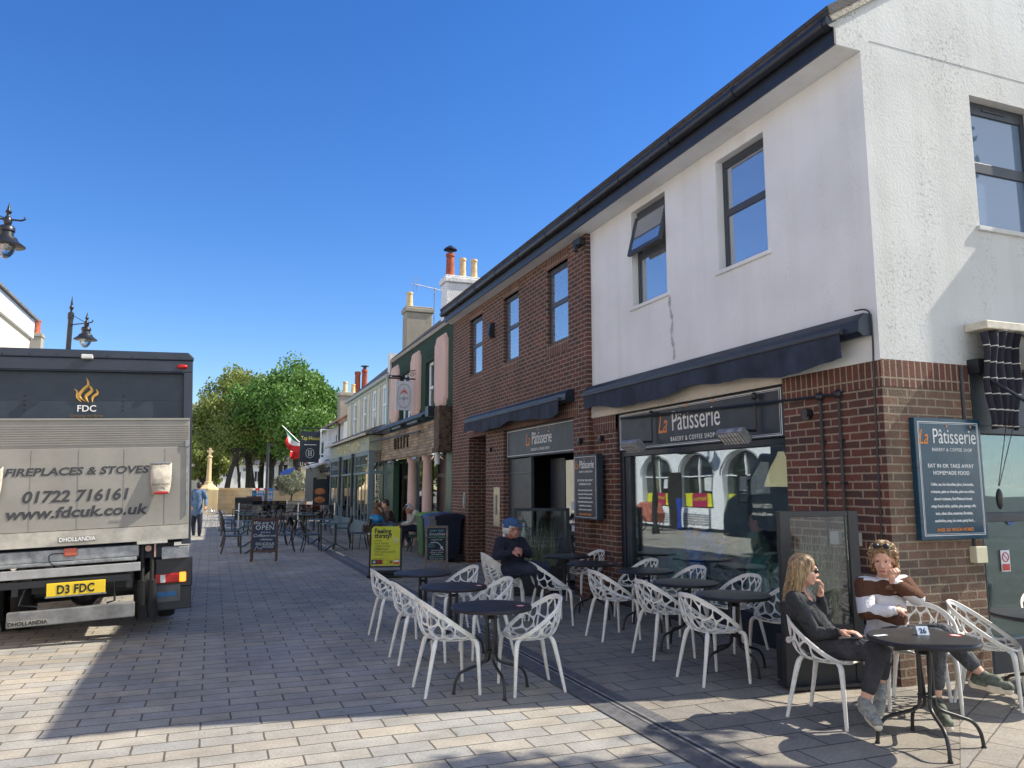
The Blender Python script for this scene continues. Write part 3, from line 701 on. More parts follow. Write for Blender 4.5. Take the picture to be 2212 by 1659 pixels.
# ------------------------------------------------------------------ signs of the bakery
XL = (0, -1, 0); ZU = (0, 0, 1); XR = (1, 0, 0)
def logo(par, pos, h, xd, tw=1.0, small=True, name_sx=.72):
    """orange script word, white narrow word, small caps line; pos = centre of the white word's baseline"""
    pos = Vector(pos); xd = Vector(xd)
    text("P\u00e2tisserie", h*1.50, WTXT, pos+xd*h*.30, xd, ZU, par, sx=.74, bold=-.001*h/.27)
    text("La", h*1.50, OTXT, pos-xd*h*2.72-Vector((0, 0, h*.06)), xd, ZU, par, sx=.66, shear=.35)
    if small: text("BAKERY & COFFEE SHOP", h*.34, WTXT, pos-Vector((0, 0, h*.56)), xd, ZU, par, space=1.25, sx=.85)
    # orange dots over the i's
    n = xd.cross(Vector(ZU))
    for k in (-.42, 1.92):
        c = pos+xd*h*(k+.02)+Vector((0, 0, h*1.22))+n*.003
        b = MB(); b.face([c+(xd*math.cos(a*math.pi/6)+Vector(ZU)*math.sin(a*math.pi/6))*h*.085 for a in range(12)]); b.build('orange_dot', OTXT, par)
def lines(par, pts_rect, th, mat, axis, c, name='border_line'):
    a0, a1, z0, z1 = pts_rect; b = MB()
    for (p, q, r_, s_) in ((a0, a1, z0, z0+th), (a0, a1, z1-th, z1), (a0, a0+th, z0+th, z1-th), (a1-th, a1, z0+th, z1-th)):
        if axis == 'x': b.box(c-.002, c, p, q, r_, s_)
        else: b.box(p, q, c-.002, c, r_, s_)
    return b.build(name, mat, par)
s1 = thing('shop_sign', (FX, 8.36, 2.25), 'wide dark fascia sign with orange and white bakery lettering over the large shop window', 'sign')
b = MB(); b.box(FX+.03, FX+.10, 6.535, 10.195, 2.245, 2.795); b.build('board', NAVY, s1)
lines(s1, (6.60, 10.13, 2.262, 2.775), .010, WTXT, 'x', FX+.03); lines(s1, (6.63, 10.10, 2.282, 2.755), .004, WTXT, 'x', FX+.03)
logo(s1, (FX+.028, 8.28, 2.455), .25, XL)
s2 = thing('shop_sign', (BX, 13.15, 2.31), 'shorter dark fascia sign with bakery lettering over the bakery doorway', 'sign')
b = MB(); b.box(BX+.06, BX+.138, 11.505, 14.805, 2.305, 2.865); b.build('board', NAVY, s2)
lines(s2, (11.56, 14.75, 2.335, 2.835), .010, WTXT, 'x', BX+.06)
logo(s2, (BX+.058, 13.05, 2.52), .22, XL)

MENU = ["Coffee, tea, hot chocolate, juices, lemonades,", "croissants, pains au chocolat, pains aux raisins,", "almond croissants, Real Patisserie bread,",
        "crispy french sticks, quiches, pies, sausage rolls,", "tarts, cakes, bites, macarons, florentins,", "sandwiches, soup, ice cream, party food..."]
def menu(par, pos, xd, w_):
    """pos = top centre of the board face"""
    p = Vector(pos); z = Vector(ZU)
    logo(par, p-z*.235*w_/.8+Vector(xd)*.03, .132*w_/.8, xd)
    k = w_/.8
    text("EAT IN OR TAKE AWAY", .050*k, WTXT, p-z*.46*k, xd, ZU, par, space=1.1, bold=.0006)
    text("HOMEMADE FOOD", .050*k, WTXT, p-z*.525*k, xd, ZU, par, space=1.1, bold=.0006)
    for i, l in enumerate(MENU): text(l, .037*k, WTXT, p-z*(.625+.066*i)*k, xd, ZU, par, sx=.80, bold=.0006)
    text("AND SO MUCH MORE!", .042*k, OTXT, p-z*1.055*k*.985, xd, ZU, par, space=1.1, bold=.0006)
s3 = thing('menu_board', (6.31, CY, 1.3), 'dark blue menu board with bakery lettering on the sunlit side wall', 'sign')
b = MB(); b.box(5.90, 6.73, CY-.06, CY-.002, 1.24, 2.34); b.build('board', BLUEBD, s3, bevel=.004)
lines(s3, (5.935, 6.695, 1.275, 2.305), .006, WTXT, 'y', CY-.06); lines(s3, (5.95, 6.68, 1.29, 2.29), .003, WTXT, 'y', CY-.06)
menu(s3, (6.315, CY-.062, 2.34), XR, .79)
s4 = thing('menu_board', (5.44, 10.88, 1.25), 'narrow navy menu board on the brick pier between doorway and shop window', 'sign')
b = MB(); b.box(5.42, 5.528, 10.48, 11.28, 1.22, 2.22); b.build('board', NAVY, s4, bevel=.004)
lines(s4, (10.51, 11.25, 1.25, 2.19), .006, WTXT, 'x', 5.42)
menu(s4, (5.418, 10.88, 2.22), XL, .72)

def heater(c, label):
    t = thing('patio_heater', c, label, 'heater', 'electric heaters over the shop window')
    c = Vector(c); b = MB(); b.T = Matrix.Translation(c) @ Matrix.Rotation(R(48), 4, 'Y')
    b.prism([(-.09, -.055), (.09, -.055), (.105, 0), (.07, .05), (-.07, .05), (-.105, 0)], -.21, .21, 'y'); b.build('casing', GALV, t, bevel=.015)
    b = MB(); b.T = Matrix.Translation(c) @ Matrix.Rotation(R(48), 4, 'Y'); b.box(-.07, .07, -.18, .18, -.062, -.056); b.build('reflector', WLENS, t)
    b = MB(); b.T = Matrix.Translation(c) @ Matrix.Rotation(R(48), 4, 'Y')
    for k in range(7): b.box(-.075, .075, -.17+k*.056, -.166+k*.056, -.068, -.063)
    for k in (-.03, .03): b.box(k-.002, k+.002, -.18, .18, -.072, -.069)
    b.build('guard', BLACKP, t)
    b = MB(); b.tube([c+Vector((.03, 0, .03)), c+Vector((.20, 0, .06)), (FX-.015, c.y, c.z+.06)], .016, 8); b.tube([(FX-.015, c.y, c.z+.06), (FX-.015, c.y, 2.75)], .014, 8)
    b.ell((FX-.02, c.y, 2.72), .03, .045, .045, 2); b.build('bracket', BLACKP, t)
heater((5.30, 9.16, 2.27), 'smaller looking patio heater over the far end of the shop window')
heater((5.30, 6.98, 2.27), 'patio heater over the near end of the shop window, beside the brick corner pier')

# ------------------------------------------------------------------ green building
GX = 5.58
gb = thing('green_building', (GX, 22.3, 0), 'dark green building with pink wall panels above a timber block shop fascia', 'building')
b = MB(); holes = [(20.53, 21.42, 3.82, 5.28), (23.28, 24.6, 3.82, 5.36), (19.0, 26.2, 0, 2.68)]
wall(b, 'x', GX, 18.485, 26.2, 0, 5.97, holes, .25)
b.face([(GX, 18.485, 5.97), (7, 18.485, 5.97), (7, 26.2, 5.97), (GX, 26.2, 5.97)])
b.build('wall', GREENR, gb)
b = MB(); b.box(GX-.05, GX+.1, 18.485, 26.2, 5.972, 6.08); b.build('coping', OLDREN, gb)
b = MB(); b.box(GX-.08, GX+.35, 18.42, 18.75, 5.9, 6.16); b.prism([(GX+.3, 6.0), (GX+.3, 6.3), (7.0, 7.3), (7.0, 7.0)], 18.5, 18.8, 'y'); b.box(GX-.06, GX+.2, 26.05, 26.4, 5.6, 6.35); b.build('party_coping', LIMEW, gb)
def pinkpanel(y0, y1):
    z0, z1 = 3.84, 5.78; k = .16; m_ = (y0+y1)/2
    def shape(i):
        a, c_, lo, hi = y0+i, y1-i, z0+i, z1-i
        return [(a, lo+k), (a, hi-k), (a+k*.3, hi-k), (a+k*.75, hi-k*.5), (a+k*.9, hi-.02), (a+k*1.2, hi), (c_-k*1.2, hi), (c_-k*.9, hi-.02), (c_-k*.75, hi-k*.5), (c_-k*.3, hi-k), (c_, hi-k),
                (c_, lo+k), (c_-k*.3, lo+k), (c_-k*.75, lo+k*.5), (c_-k*.9, lo+.02), (c_-k*1.2, lo), (a+k*1.2, lo), (a+k*.9, lo+.02), (a+k*.75, lo+k*.5), (a+k*.3, lo+k)]
    b = MB(); b.prism(shape(0), GX-.03, GX-.001, 'x'); b.prism(shape(.05), GX-.055, GX-.031, 'x'); b.prism(shape(.12), GX-.065, GX-.056, 'x')
    b.build('pink_panel', PINK, gb)
pinkpanel(19.05, 20.30); pinkpanel(21.90, 23.12); pinkpanel(24.75, 25.98)
for (a, c_) in ((20.5, 21.45), (23.3, 24.5)):
    b = MB(); b.box(GX-.01, GX-.001, a, c_, 5.40, 5.62); random.seed(3)
    for k in range(40): b.ell((GX-.012, a+.05+(c_-a-.1)*random.random(), 5.42+.18*random.random()), .008, .03, .02, 1)
    b.build('carved_plaque', GREENR, gb)
for h in holes[:2]:
    b = MB(); x = GX+.12; y0, y1, z0, z1 = h
    b.box(x, x+.06, y0, y0+.08, z0, z1); b.box(x, x+.06, y1-.08, y1, z0, z1); b.box(x, x+.06, y0+.08, y1-.08, z1-.08, z1); b.box(x, x+.06, y0+.08, y1-.08, z0, z0+.07); b.box(x-.02, x+.04, y0+.08, y1-.08, 4.5, 4.58)
    f = b.build('window', WPAINT, gb)
    b = MB(); b.box(x+.02, x+.03, y0+.08, y1-.08, z0+.07, z1-.08); b.build('pane', WGLS, f)
    b = MB(); b.box(GX-.08, GX+.1, y0-.06, y1+.06, z0-.08, z0-.002); b.build('window_sill', GREENR, gb)
b = MB(); b.prism([(GX-.22, 3.50), (GX-.001, 3.50), (GX-.001, 2.68), (GX-.20, 2.62)], 19.20, 26.75, 'y'); b.build('timber_fascia', TIMB, gb)
for i, ch in enumerate("DRIFT"): text(ch, .50, OLDW, (GX-.225, 24.2-i*.42, 2.92), XL, ZU, gb, ext=.03, sx=.75, bold=.012)
b = MB(); b.box(GX-.34, GX-.001, 18.70, 19.18, 2.62, 3.78); b.box(GX-.38, GX-.001, 18.66, 19.2, 2.60, 2.72); b.build('carved_post', OLDW, gb, bevel=.02)
b = MB(); b.tube([(GX-.34, 19.5, 3.68), (GX-.34, 27.3, 3.68)], .07, 10); b.tube([(GX-.5, 19.7, 3.60), (GX-.5, 27.0, 3.60)], .035, 8); b.ob((GX-.32, 19.35, 3.68), .34, .3, .26)
b.tube([(GX-.35, 20.6, 3.25), (GX-.62, 27.6, 3.28)], .025, 8)
for yy in (21.0, 23.0): b.ob((GX-.42, yy, 3.52), .12, 1.2, .06)
b.build('rolled_awning', NAVY2, gb)
for yy in (21.2, 22.97):
    b = MB(); b.lathe([(.20, 0), (.20, .15), (.15, .2), (.145, 1.5), (.13, 2.45), (.17, 2.5), (.17, 2.62)], (GX+.05, yy, 0), 18); b.build('pink_column', PINK, gb, smooth=True)
boxes('green_pilaster', M('green_gloss_paint', (.014, .06, .035), .4), gb, (GX-.05, GX+.15, 18.50, 18.98, 0, 2.6), (GX-.05, GX+.15, 25.2, 26.2, 0, 2.6))
b = MB(); x = GX+.25
for (y0, y1) in ((18.98, 20.95), (21.5, 22.6), (23.4, 25.2)):
    b.box(x, x+.08, y0, y0+.08, 0, 2.66); b.box(x, x+.08, y1-.08, y1, 0, 2.66); b.box(x, x+.08, y0, y1, 2.0, 2.1); b.box(x, x+.08, y0, y1, 0, .5 if y0 != 21.5 else .1)
b.box(x, x+.08, 22.0, 22.12, 0, 2.0)
gf = b.build('shopfront_frame', M('dark_brown_frame', (.035, .022, .018), .5), gb)
b = MB(); b.box(x+.03, x+.04, 18.98, 26.2, .5, 2.66); b.build('pane', glass('drift_glass', tint=(.2, .25, .25), refl=.28), gf)
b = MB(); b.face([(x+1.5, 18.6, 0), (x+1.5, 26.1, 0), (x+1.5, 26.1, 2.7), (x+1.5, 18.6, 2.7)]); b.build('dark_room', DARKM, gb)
b = MB(); b.box(x-.005, x, 22.2, 22.5, .95, 1.5); b.build('paper_notice', MATS['paper'], gb)
b = MB(); b.tube([(GX-.30, 18.95, 2.60), (GX-.30, 18.95, 2.30)], .07, 10); b.tube([(GX-.16, 18.9, 2.55), (GX-.28, 18.95, 2.52)], .02, 6); b.build('wall_lantern', WLENS, gb, smooth=True)
b = MB()
for yy in (21.9, 25.3): b.ob((GX-.12, yy, 2.55), .12, .5, .10, (0, R(20), 0))
b.build('floodlight', GALV, gb)
b = MB(); b.prism([(GX+.02, 6.06), (8.6, 8.7), (8.6, 8.8), (GX-.02, 6.14)], 18.8, 26.1, 'y'); b.build('roof', SLATE, gb)

def pot(b, c, h, r=.12, flue=False):
    c = Vector(c)
    b.lathe([(r*1.15, 0), (r*1.1, .06), (r, .10), (r*.88, h*.85), (r*1.05, h*.88), (r*1.05, h*.95), (r*.95, h)], c, 14)
def stack(name, x0, x1, y0, y1, z0, z1, mat, pots, label):
    t = thing(name, ((x0+x1)/2, (y0+y1)/2, z0), label, 'chimney')
    b = MB(); b.box(x0, x1, y0, y1, z0, z1-.22); b.box(x0-.05, x1+.05, y0-.05, y1+.05, z1-.22, z1-.06); b.box(x0-.02, x1+.02, y0-.02, y1+.02, z1-.06, z1)
    b.build('stack', mat, t, bevel=.03)
    for (px_, py_, h, r, m_, cowl) in pots:
        b = MB(); pot(b, (px_, py_, z1-.01), h, r); p = b.build('chimney_pot', m_, t, smooth=True)
        if cowl:
            b = MB(); zz = z1+h; b.tube([(px_, py_, zz), (px_, py_, zz+.12)], r*.5, 8); b.lathe([(r*1.6, zz+.10), (r*1.2, zz+.16), (.03, zz+.24)], (px_, py_, 0), 12); b.build('cowl', IRON, p)
    return t
stack('chimney', 6.05, 7.68, 21.0, 21.55, 5.9, 7.88, LIMEW, [(6.24, 21.25, .72, .13, TERRA, True), (6.63, 21.25, .62, .10, BUFF, False), (6.98, 21.25, .62, .10, BUFF, False)], 'large whitewashed chimney with one red and two cream pots')
stack('chimney', 6.05, 7.0, 26.0, 26.55, 5.9, 8.08, OLDREN, [(6.22, 26.25, .55, .12, BUFF, False)], 'old grey rendered chimney with lichen and a single cream pot')
t = thing('tv_aerial', (6.95, 25.6, 6.6), 'thin television aerial on a mast between the grey and the white chimneys', 'aerial')
b = MB(); b.tube([(6.95, 25.6, 6.4), (6.95, 25.6, 8.75)], .018, 6); b.build('mast', GALV, t)
b = MB(); b.tube([(6.1, 25.4, 8.72), (7.5, 25.7, 8.62)], .012, 5)
for k in range(13): b.tube([(6.1+.1*k, 25.3+.02*k, 8.72-.01*k-.09), (6.1+.1*k, 25.5+.02*k, 8.72-.01*k+.09)], .007, 4)
b.tube([(6.25, 25.4, 8.45), (6.25, 25.4, 8.98)], .01, 4); b.tube([(6.15, 25.4, 8.45), (6.15, 25.4, 8.98)], .01, 4)
b.build('antenna', GALV, t)

# hanging sign on scroll bracket
t = thing('hanging_sign', (4.9, 22.35, 4.9), 'white hanging pub sign with a red palm tree on a scrolled iron bracket', 'sign')
b = MB(); yb = 22.35
b.tube([(GX, yb, 5.28), (GX, yb, 4.75)], .025, 6); b.tube([(GX, yb, 4.94), (4.72, yb, 4.94)], .022, 6); b.tube([(5.2, yb, 5.0), (4.80, yb, 5.0)], .03, 8)
b.tube(bez([(GX, yb, 5.22), (5.2, yb, 5.15), (5.0, yb, 5.02)], 6), .012, 5)
for c_, r_ in (((5.42, yb, 5.08), .09), ((5.28, yb, 5.05), .05), ((4.74, yb, 5.0), .04)):
    b.tube([(c_[0]+r_*(1-k/22)*math.cos(k*.5), c_[1], c_[2]+r_*(1-k/22)*math.sin(k*.5)) for k in range(20)], .009, 5)
b.tube([(5.35, yb, 4.94), (5.35, yb, 4.86)], .01, 4); b.tube([(4.99, yb, 4.94), (4.99, yb, 4.86)], .01, 4)
b.build('bracket', IRON, t)
b = MB(); b.box(4.92, 5.42, yb-.03, yb+.03, 3.99, 4.86); b.build('board', M('sign_off_white', (.60, .62, .66), .5, var=.05), t, bevel=.004)
SGREY = M('sign_grey_line', (.22, .24, .28), .6); REDS = M('faded_red_paint', (.62, .16, .13), .6)
b = MB()
for rr, th in ((1.0, .012), (.9, .006)):
    P = []
    for k in range(48):
        a = 2*math.pi*k/48; P.append(Vector((5.17+.19*rr*math.cos(a), yb-.034, 4.42+(.14 if math.sin(a) > 0 else -.14)*1+.22*rr*math.sin(a))))
    for k in range(48): b.tube([P[k], P[(k+1) % 48]], th/2, 4)
b.build('oval_border', SGREY, t)
b = MB(); yy = yb-.036
for a in range(-3, 4):
    an = R(90+a*34); q_ = [(5.17+.13*t_*math.cos(an), yy, 4.55+.12*t_*math.sin(an)-.10*t_*t_*abs(math.cos(an))) for t_ in (0, .25, .5, .75, 1)]
    b.tube(q_, [.010, .014, .013, .009, .003], 5)
b.build('palm_emblem', REDS, t)
b = MB(); b.tube([(5.17, yy, 4.55), (5.17, yy, 4.18)], .005, 4); b.build('palm_stem', SGREY, t)
text("DRIFT", .12, SGREY, (5.17, yb-.034, 4.30), XR, ZU, t, sx=.9)

# ------------------------------------------------------------------ tea room building
tb = thing('tea_room_building', (5.6, 31, 0), 'cream and mint green building with tall white sash windows over a panelled tea room shopfront', 'building')
TX = 5.60
b = MB(); hh = [(33.0, 33.85, 3.95, 5.35), (30.7, 31.5, 3.92, 5.38), (28.7, 29.5, 3.88, 5.38), (26.85, 27.6, 3.85, 5.36)]
wall(b, 'x', TX, 26.22, 35.5, 0, 5.6, hh, .1)
b.build('wall', CREAM2, tb)
b = MB(); b.box(TX-.03, TX-.001, 26.22, 35.5, 5.42, 5.6)
for y in (26.22, 27.9, 29.9, 31.9, 34.2): b.box(TX-.03, TX-.001, y, y+.12, 3.7, 5.418)
for h in hh: b.box(TX-.028, TX-.001, h[0]-.1, h[0]-.001, h[2]-.1, 5.418); b.box(TX-.028, TX-.001, h[1]+.001, h[1]+.1, h[2]-.1, 5.418)
b.build('mint_trim', MINT, tb)
for h in hh:
    b = MB(); y0, y1, z0, z1 = h; x = TX+.01
    b.box(x, x+.06, y0, y0+.13, z0, z1); b.box(x, x+.06, y1-.13, y1, z0, z1); b.box(x, x+.06, y0+.13, y1-.13, z1-.1, z1); b.box(x, x+.06, y0+.13, y1-.13, z0, z0+.1); b.box(x-.01, x+.05, y0+.13, y1-.13, 4.62, 4.7)
    f = b.build('sash_window', WPAINT, tb)
    b = MB(); b.box(x+.03, x+.04, y0+.13, y1-.13, z0+.1, z1-.1); b.build('pane', WGLS, f)
b = MB(); b.tube([(TX-.1, 26.25, 5.60), (TX-.1, 35.6, 5.60)], .07, 8); b.tube([(TX-.1, 26.4, 5.6), (TX-.06, 26.4, 5.2), (TX-.06, 26.4, 3.8)], .05, 8); b.build('gutter', MINT, tb, smooth=True)
b = MB(); b.prism([(TX-.05, 5.62), (8.3, 8.0), (8.3, 8.1), (TX-.1, 5.68)], 26.2, 35.7, 'y'); b.face([(TX, 35.6, 5.6), (8.3, 35.6, 8.0), (11, 35.6, 5.6)]); b.build('roof', SLATE, tb)
# projecting shopfront
x0 = 4.95
b = MB(); b.box(x0, TX-.001, 26.5, 36.0, 3.0, 3.52); b.build('fascia', SAGE, tb)
for s_, y_ in (("TEDDY'S TEA ROOM", 31.0),):
    text(s_, .48, M('pale_gold_letters', (.66, .62, .38), .5), (x0-.006, y_, 3.09), XL, ZU, tb, ext=.02, sx=1.15, space=1.1)
b = MB(); b.prism([(TX-.01, 3.86), (x0-.18, 3.60), (x0-.18, 3.55), (TX-.01, 3.55)], 26.35, 36.2, 'y'); random.seed(5)
for k in range(26): b.ob((TX-.35, 26.6+k*.37, 3.80+.02*random.random()), .5, .33, .05, (0, R(-19), 0))
b.build('lean_to_roof', LEADG, tb)
b = MB(); b.tube([(x0-.2, 26.35, 3.54), (x0-.2, 36.2, 3.54)], .05, 8); b.build('lean_to_gutter', M('cream_gutter', (.55, .5, .4), .5), tb)
b = MB()
for yy in (26.52, 29.3, 29.9, 32.4, 33.0, 35.8): b.box(x0+.01, x0+.1, yy, yy+.12, 0, 3.0)
b.box(x0+.01, x0+.1, 26.64, 35.8, 0, .55); b.box(x0+.01, x0+.1, 26.64, 35.8, 2.85, 2.998); b.box(x0+.02, x0+.08, 26.64, 35.8, 2.2, 2.27)
for (a, c_, n) in ((26.64, 29.3, 7), (33.12, 35.8, 7)):
    for k in range(1, n): yy = a+(c_-a)*k/n; b.box(x0+.03, x0+.07, yy-.02, yy+.02, 2.27, 2.85)
    b.box(x0+.03, x0+.07, a, c_, 2.5, 2.54)
    for k in range(1, 4): yy = a+(c_-a)*k/4; b.box(x0+.03, x0+.07, yy-.025, yy+.025, .55, 2.2)
b.box(x0+.02, x0+.08, 30.9, 31.0, .1, 2.85)
b.box(x0+.1, x0+.18, 26.5, 26.56, 0, 3.0); b.box(TX-.1, TX-.002, 26.5, 26.56, 0, 3.0); b.box(x0+.18, TX-.1, 26.5, 26.56, 2.2, 2.3); b.box(x0+.18, TX-.1, 26.5, 26.56, 0, .6); b.box(x0+.33, x0+.36, 26.51, 26.55, 2.3, 3.0)
tf = b.build('shopfront_frame', SAGEB, tb)
TGL = glass('tea_room_glass', tint=(.55, .6, .55), refl=.3)
b = MB(); b.box(x0+.045, x0+.05, 26.64, 35.8, .55, 2.85); b.box(x0+.18, TX-.1, 26.52, 26.53, .6, 3.0); b.build('pane', TGL, tf)
for i, ch in enumerate("TEAROOM"): text(ch, .26, MATS['pale_gold_letters'], (x0+.33, 26.505, 2.0-i*.21), XR, ZU, tb)
b = MB(); 
for k in range(9): b.tube([(x0+.35, 30.1+.02*k, 2.8), (x0+.35, 30.25+.03*k, 1.2)], .02, 5)
b.build('curtain', M('cream_cloth', (.6, .58, .42), .9), tb)
b = MB(); b.box(x0+.12, 7.2, 26.6, 35.8, .0, .05); b.face([(7.2, 26.6, 0), (7.2, 35.8, 0), (7.2, 35.8, 3), (7.2, 26.6, 3)]); b.build('tea_room_interior', M('tea_room_wall', (.18, .17, .13), .8), tb)
for k, yy in enumerate((29.6, 32.7)):
    b = MB(); b.tube([(x0-.05, yy, 3.0), (x0-.05, yy, 1.0)], .05, 6); b.build('folded_parasol_arm', BLACKP, tb)
cq_ = AT(748, 847, 42)
stack('chimney', cq_.x-.35, cq_.x+.75, cq_.y, cq_.y+.7, 4.0, cq_.z, OLDREN, [(cq_.x-.02, cq_.y+.3, .62, .13, BUFF, False), (cq_.x+.42, cq_.y+.3, .5, .12, BUFF, False)], 'rendered end chimney with two buff pots behind the tea room')
t = thing('chimney', (6.9, 33.6, 6.9), 'pair of tall terracotta pots standing behind the tea room roof ridge', 'chimney')
qa_, qb_ = AT(773, 803, 44), AT(788, 798, 44)
for (x_, y_, z_) in ((qa_.x, qa_.y, qa_.z-1.3), (qb_.x, qb_.y, qb_.z-1.3)):
    b = MB(); pot(b, (x_, y_, z_), 1.3, .17); p = b.build('chimney_pot', TERRA, t, smooth=True)
b = MB(); b.box(qa_.x-.3, qb_.x+.4, qa_.y-.3, qa_.y+.3, 4.5, qa_.z-1.25); b.build('stack', BRICK, t)
b = MB(); b.lathe([(.1, qb_.z-.02), (.1, qb_.z+.15), (.24, qb_.z+.16), (.24, qb_.z+.2)], (qb_.x, qb_.y, 0), 10); b.build('cowl', IRON, t)

# ------------------------------------------------------------------ low old pub building and beyond
pb = thing('tap_house_building', (5.6, 44, 0), 'low old building with white upper floor, red tiled roof and dark shopfront', 'building')
b = MB(); wall(b, 'x', 5.55, 36.0, 50, 2.9, 4.75, [(38.2, 39.4, 3.3, 4.4), (43.0, 44.2, 3.3, 4.4)], .1); b.face([(5.55, 36.0, 0), (7.2, 36.0, 0), (7.2, 36.0, 5.2), (5.55, 36.0, 4.75)]); b.build('upper_wall', WHITE2, pb)
b = MB(); b.prism([(5.25, 4.70), (8.6, 6.9), (8.6, 7.0), (5.2, 4.78)], 35.95, 50.1, 'y'); b.build('roof', ROOFT, pb)
b = MB(); b.tube([(5.2, 36.0, 4.72), (5.2, 50.1, 4.72)], .06, 8); b.tube([(5.42, 36.6, 4.7), (5.42, 36.6, 3.0)], .05, 6); b.build('gutter', IRON, pb)
b = MB(); wall(b, 'x', 5.40, 36.0, 50, 0, 2.9, [(38.5, 40.2, .2, 2.3), (41.5, 42.4, 0, 2.2), (43.5, 46, .6, 2.3)], .2); b.build('shopfront_wall', NAVY2, pb)
b = MB(); b.box(5.5, 5.52, 38.5, 40.2, .2, 2.3); b.box(5.5, 5.52, 43.5, 46, .6, 2.3); b.build('pane', TGL, pb)
for (a, c_) in ((38.2, 39.4), (43.0, 44.2)):
    b = MB(); b.box(5.58, 5.63, a, c_, 3.3, 4.4); f = b.build('window', WPAINT, pb); b = MB(); b.box(5.57, 5.578, a+.1, c_-.1, 3.4, 4.3); b.build('pane', WGLS, f)
b = MB(); V_ = (4.62, 38.2)
b.box(4.75, 5.5, 38.17, 38.22, 3.30, 3.36); b.box(4.75, 5.5, 38.17, 38.22, 4.5, 4.56); b.box(4.75, 4.82, 38.17, 38.22, 3.36, 4.5); b.box(5.43, 5.5, 38.17, 38.22, 3.36, 4.5); b.box(5.09, 5.13, 38.17, 38.22, 3.36, 4.5); b.box(4.82, 5.43, 38.18, 38.21, 3.9, 3.94); b.build('open_casement', WPAINT, pb)
b = MB(); b.box(5.20, 5.38, 36.3, 41, 2.35, 2.9); b.build('fascia_box', M('stone_fascia', (.25, .22, .17), .8, var=.3), pb)
b = MB()
for k in range(7): b.ell((5.1, 36.9+k*.55, 2.55+.08*(k % 2)), .09, .12, .1, 1)
b.build('hanging_pots', BLACKP, pb)
t = thing('pub_awning', (4.6, 43, 2.9), 'dark blue awning with a bright blue edge over the pub shopfront', 'awning')
b = MB(); b.prism([(5.38, 3.15), (3.75, 2.72), (3.75, 2.69), (5.38, 3.10)], 39.5, 46, 'y'); b.build('canopy', NAVY2, t)
b = MB(); b.prism([(3.77, 2.70), (3.55, 2.42), (3.53, 2.44), (3.74, 2.73)], 39.5, 46, 'y'); b.build('valance', M('bright_blue_cloth', (.03, .10, .42), .7), t)
b = MB(); b.tube([(5.38, 39.4, 2.98), (4.2, 39.4, 2.72)], .05, 6); b.lathe([(.12, -.14), (.16, -.08), (.16, .08), (.1, .16)], (5.0, 39.2, 3.02), 12); b.build('arm', WPAINT, t)
t = thing('hanging_sign', (4.7, 40.5, 3.4), 'dark navy pub sign with yellow lettering projecting over the pavement', 'sign')
b = MB(); b.box(3.98, 5.0, 39.97, 40.03, 3.0, 4.55); b.build('board', NAVY2, t); b = MB(); b.tube([(5.5, 40, 4.72), (3.9, 40, 4.72)], .025, 5); b.tube([(4.1, 40, 4.72), (4.1, 40, 4.55)], .012, 4); b.tube([(4.9, 40, 4.72), (4.9, 40, 4.55)], .012, 4); b.build('bracket', IRON, t)
text("Tap House", .27, M('yellow_lettering', (.66, .62, .10), .6), (4.49, 39.965, 4.12), XR, ZU, t, sx=.78)
b = MB(); b.tube([(4.49+.20*math.cos(k*math.pi/10), 39.96, 3.45+.24*math.sin(k*math.pi/10)) for k in range(21)], .010, 4)
for k in (-.07, 0, .07): b.tube([(4.49+k, 39.96, 3.3), (4.49+k, 39.96, 3.6)], .014, 4)
b.box(4.2, 4.8, 39.955, 39.965, 3.86, 3.89); b.build('fork_emblem', WTXT, t)
t = thing('pizza_poster', (4.9, 39.1, .4), 'tall dark poster stand showing three flatbreads beside the pub entrance', 'poster')
b = MB(); b.box(4.62, 5.28, 39.2, 39.26, .35, 2.15); b.build('panel', M('dark_green_panel', (.012, .02, .025), .5), t)
for z in (.72, 1.13, 1.54):
    b = MB(); b.ell((4.95, 39.18, z), .27, .02, .17, 2); b.build('flatbread_picture', M('baked_crust', (.42, .16, .06), .7, var=.4, scale=9) if z < 1 else MATS['baked_crust'], t)

def flag(base, tip, n0, label):
    t = thing('flag', base, label, 'flag', 'flags on the pub front'); bv, tv = Vector(base), Vector(tip)
    b = MB(); b.tube([bv, tv], .022, 6); b.build('pole', WPAINT, t)
    V = {}; nx, ny = 14, 12
    d = (bv-tv)
    for i in range(nx+1):
        for j in range(ny+1):
            u_, v_ = i/nx, j/ny
            p = tv + d*(.05+.62*u_) ; 
            V[i, j] = p+Vector((.18*v_+.16*math.sin(u_*9+v_*4+n0)*v_, .12*math.sin(u_*14+v_*5+n0)*v_, -.95*v_*(.72+.28*math.sin(u_*6+n0))))
    for k, mname in enumerate((('flag_green', (.02, .28, .09)), ('flag_white', (.8, .8, .8)), ('flag_red', (.70, .03, .03)))):
        mm = MATS.get(mname[0]) or M(*mname, rough=.8, var=.03)
        b = MB(); j0, j1 = ((0, 3), (3, 7), (7, 12))[k]
        # stripes run along the pole side by side
        for i in range(nx):
            for j in range(j0, j1): b.face([V[i, j], V[i+1, j], V[i+1, j+1], V[i, j+1]])
        b.build(mname[0].split('_')[1]+'_stripe', mm, t, merge=True, smooth=True, ang=180)
flag((4.9, 40.6, 3.2), (3.15, 40.6, 4.85), 0, 'green, white and red flag flying highest on the pub front')
flag((4.95, 41.4, 3.1), (3.55, 41.4, 4.2), 1.7, 'rumpled green, white and red flag hanging lower, closer to the pub sign')

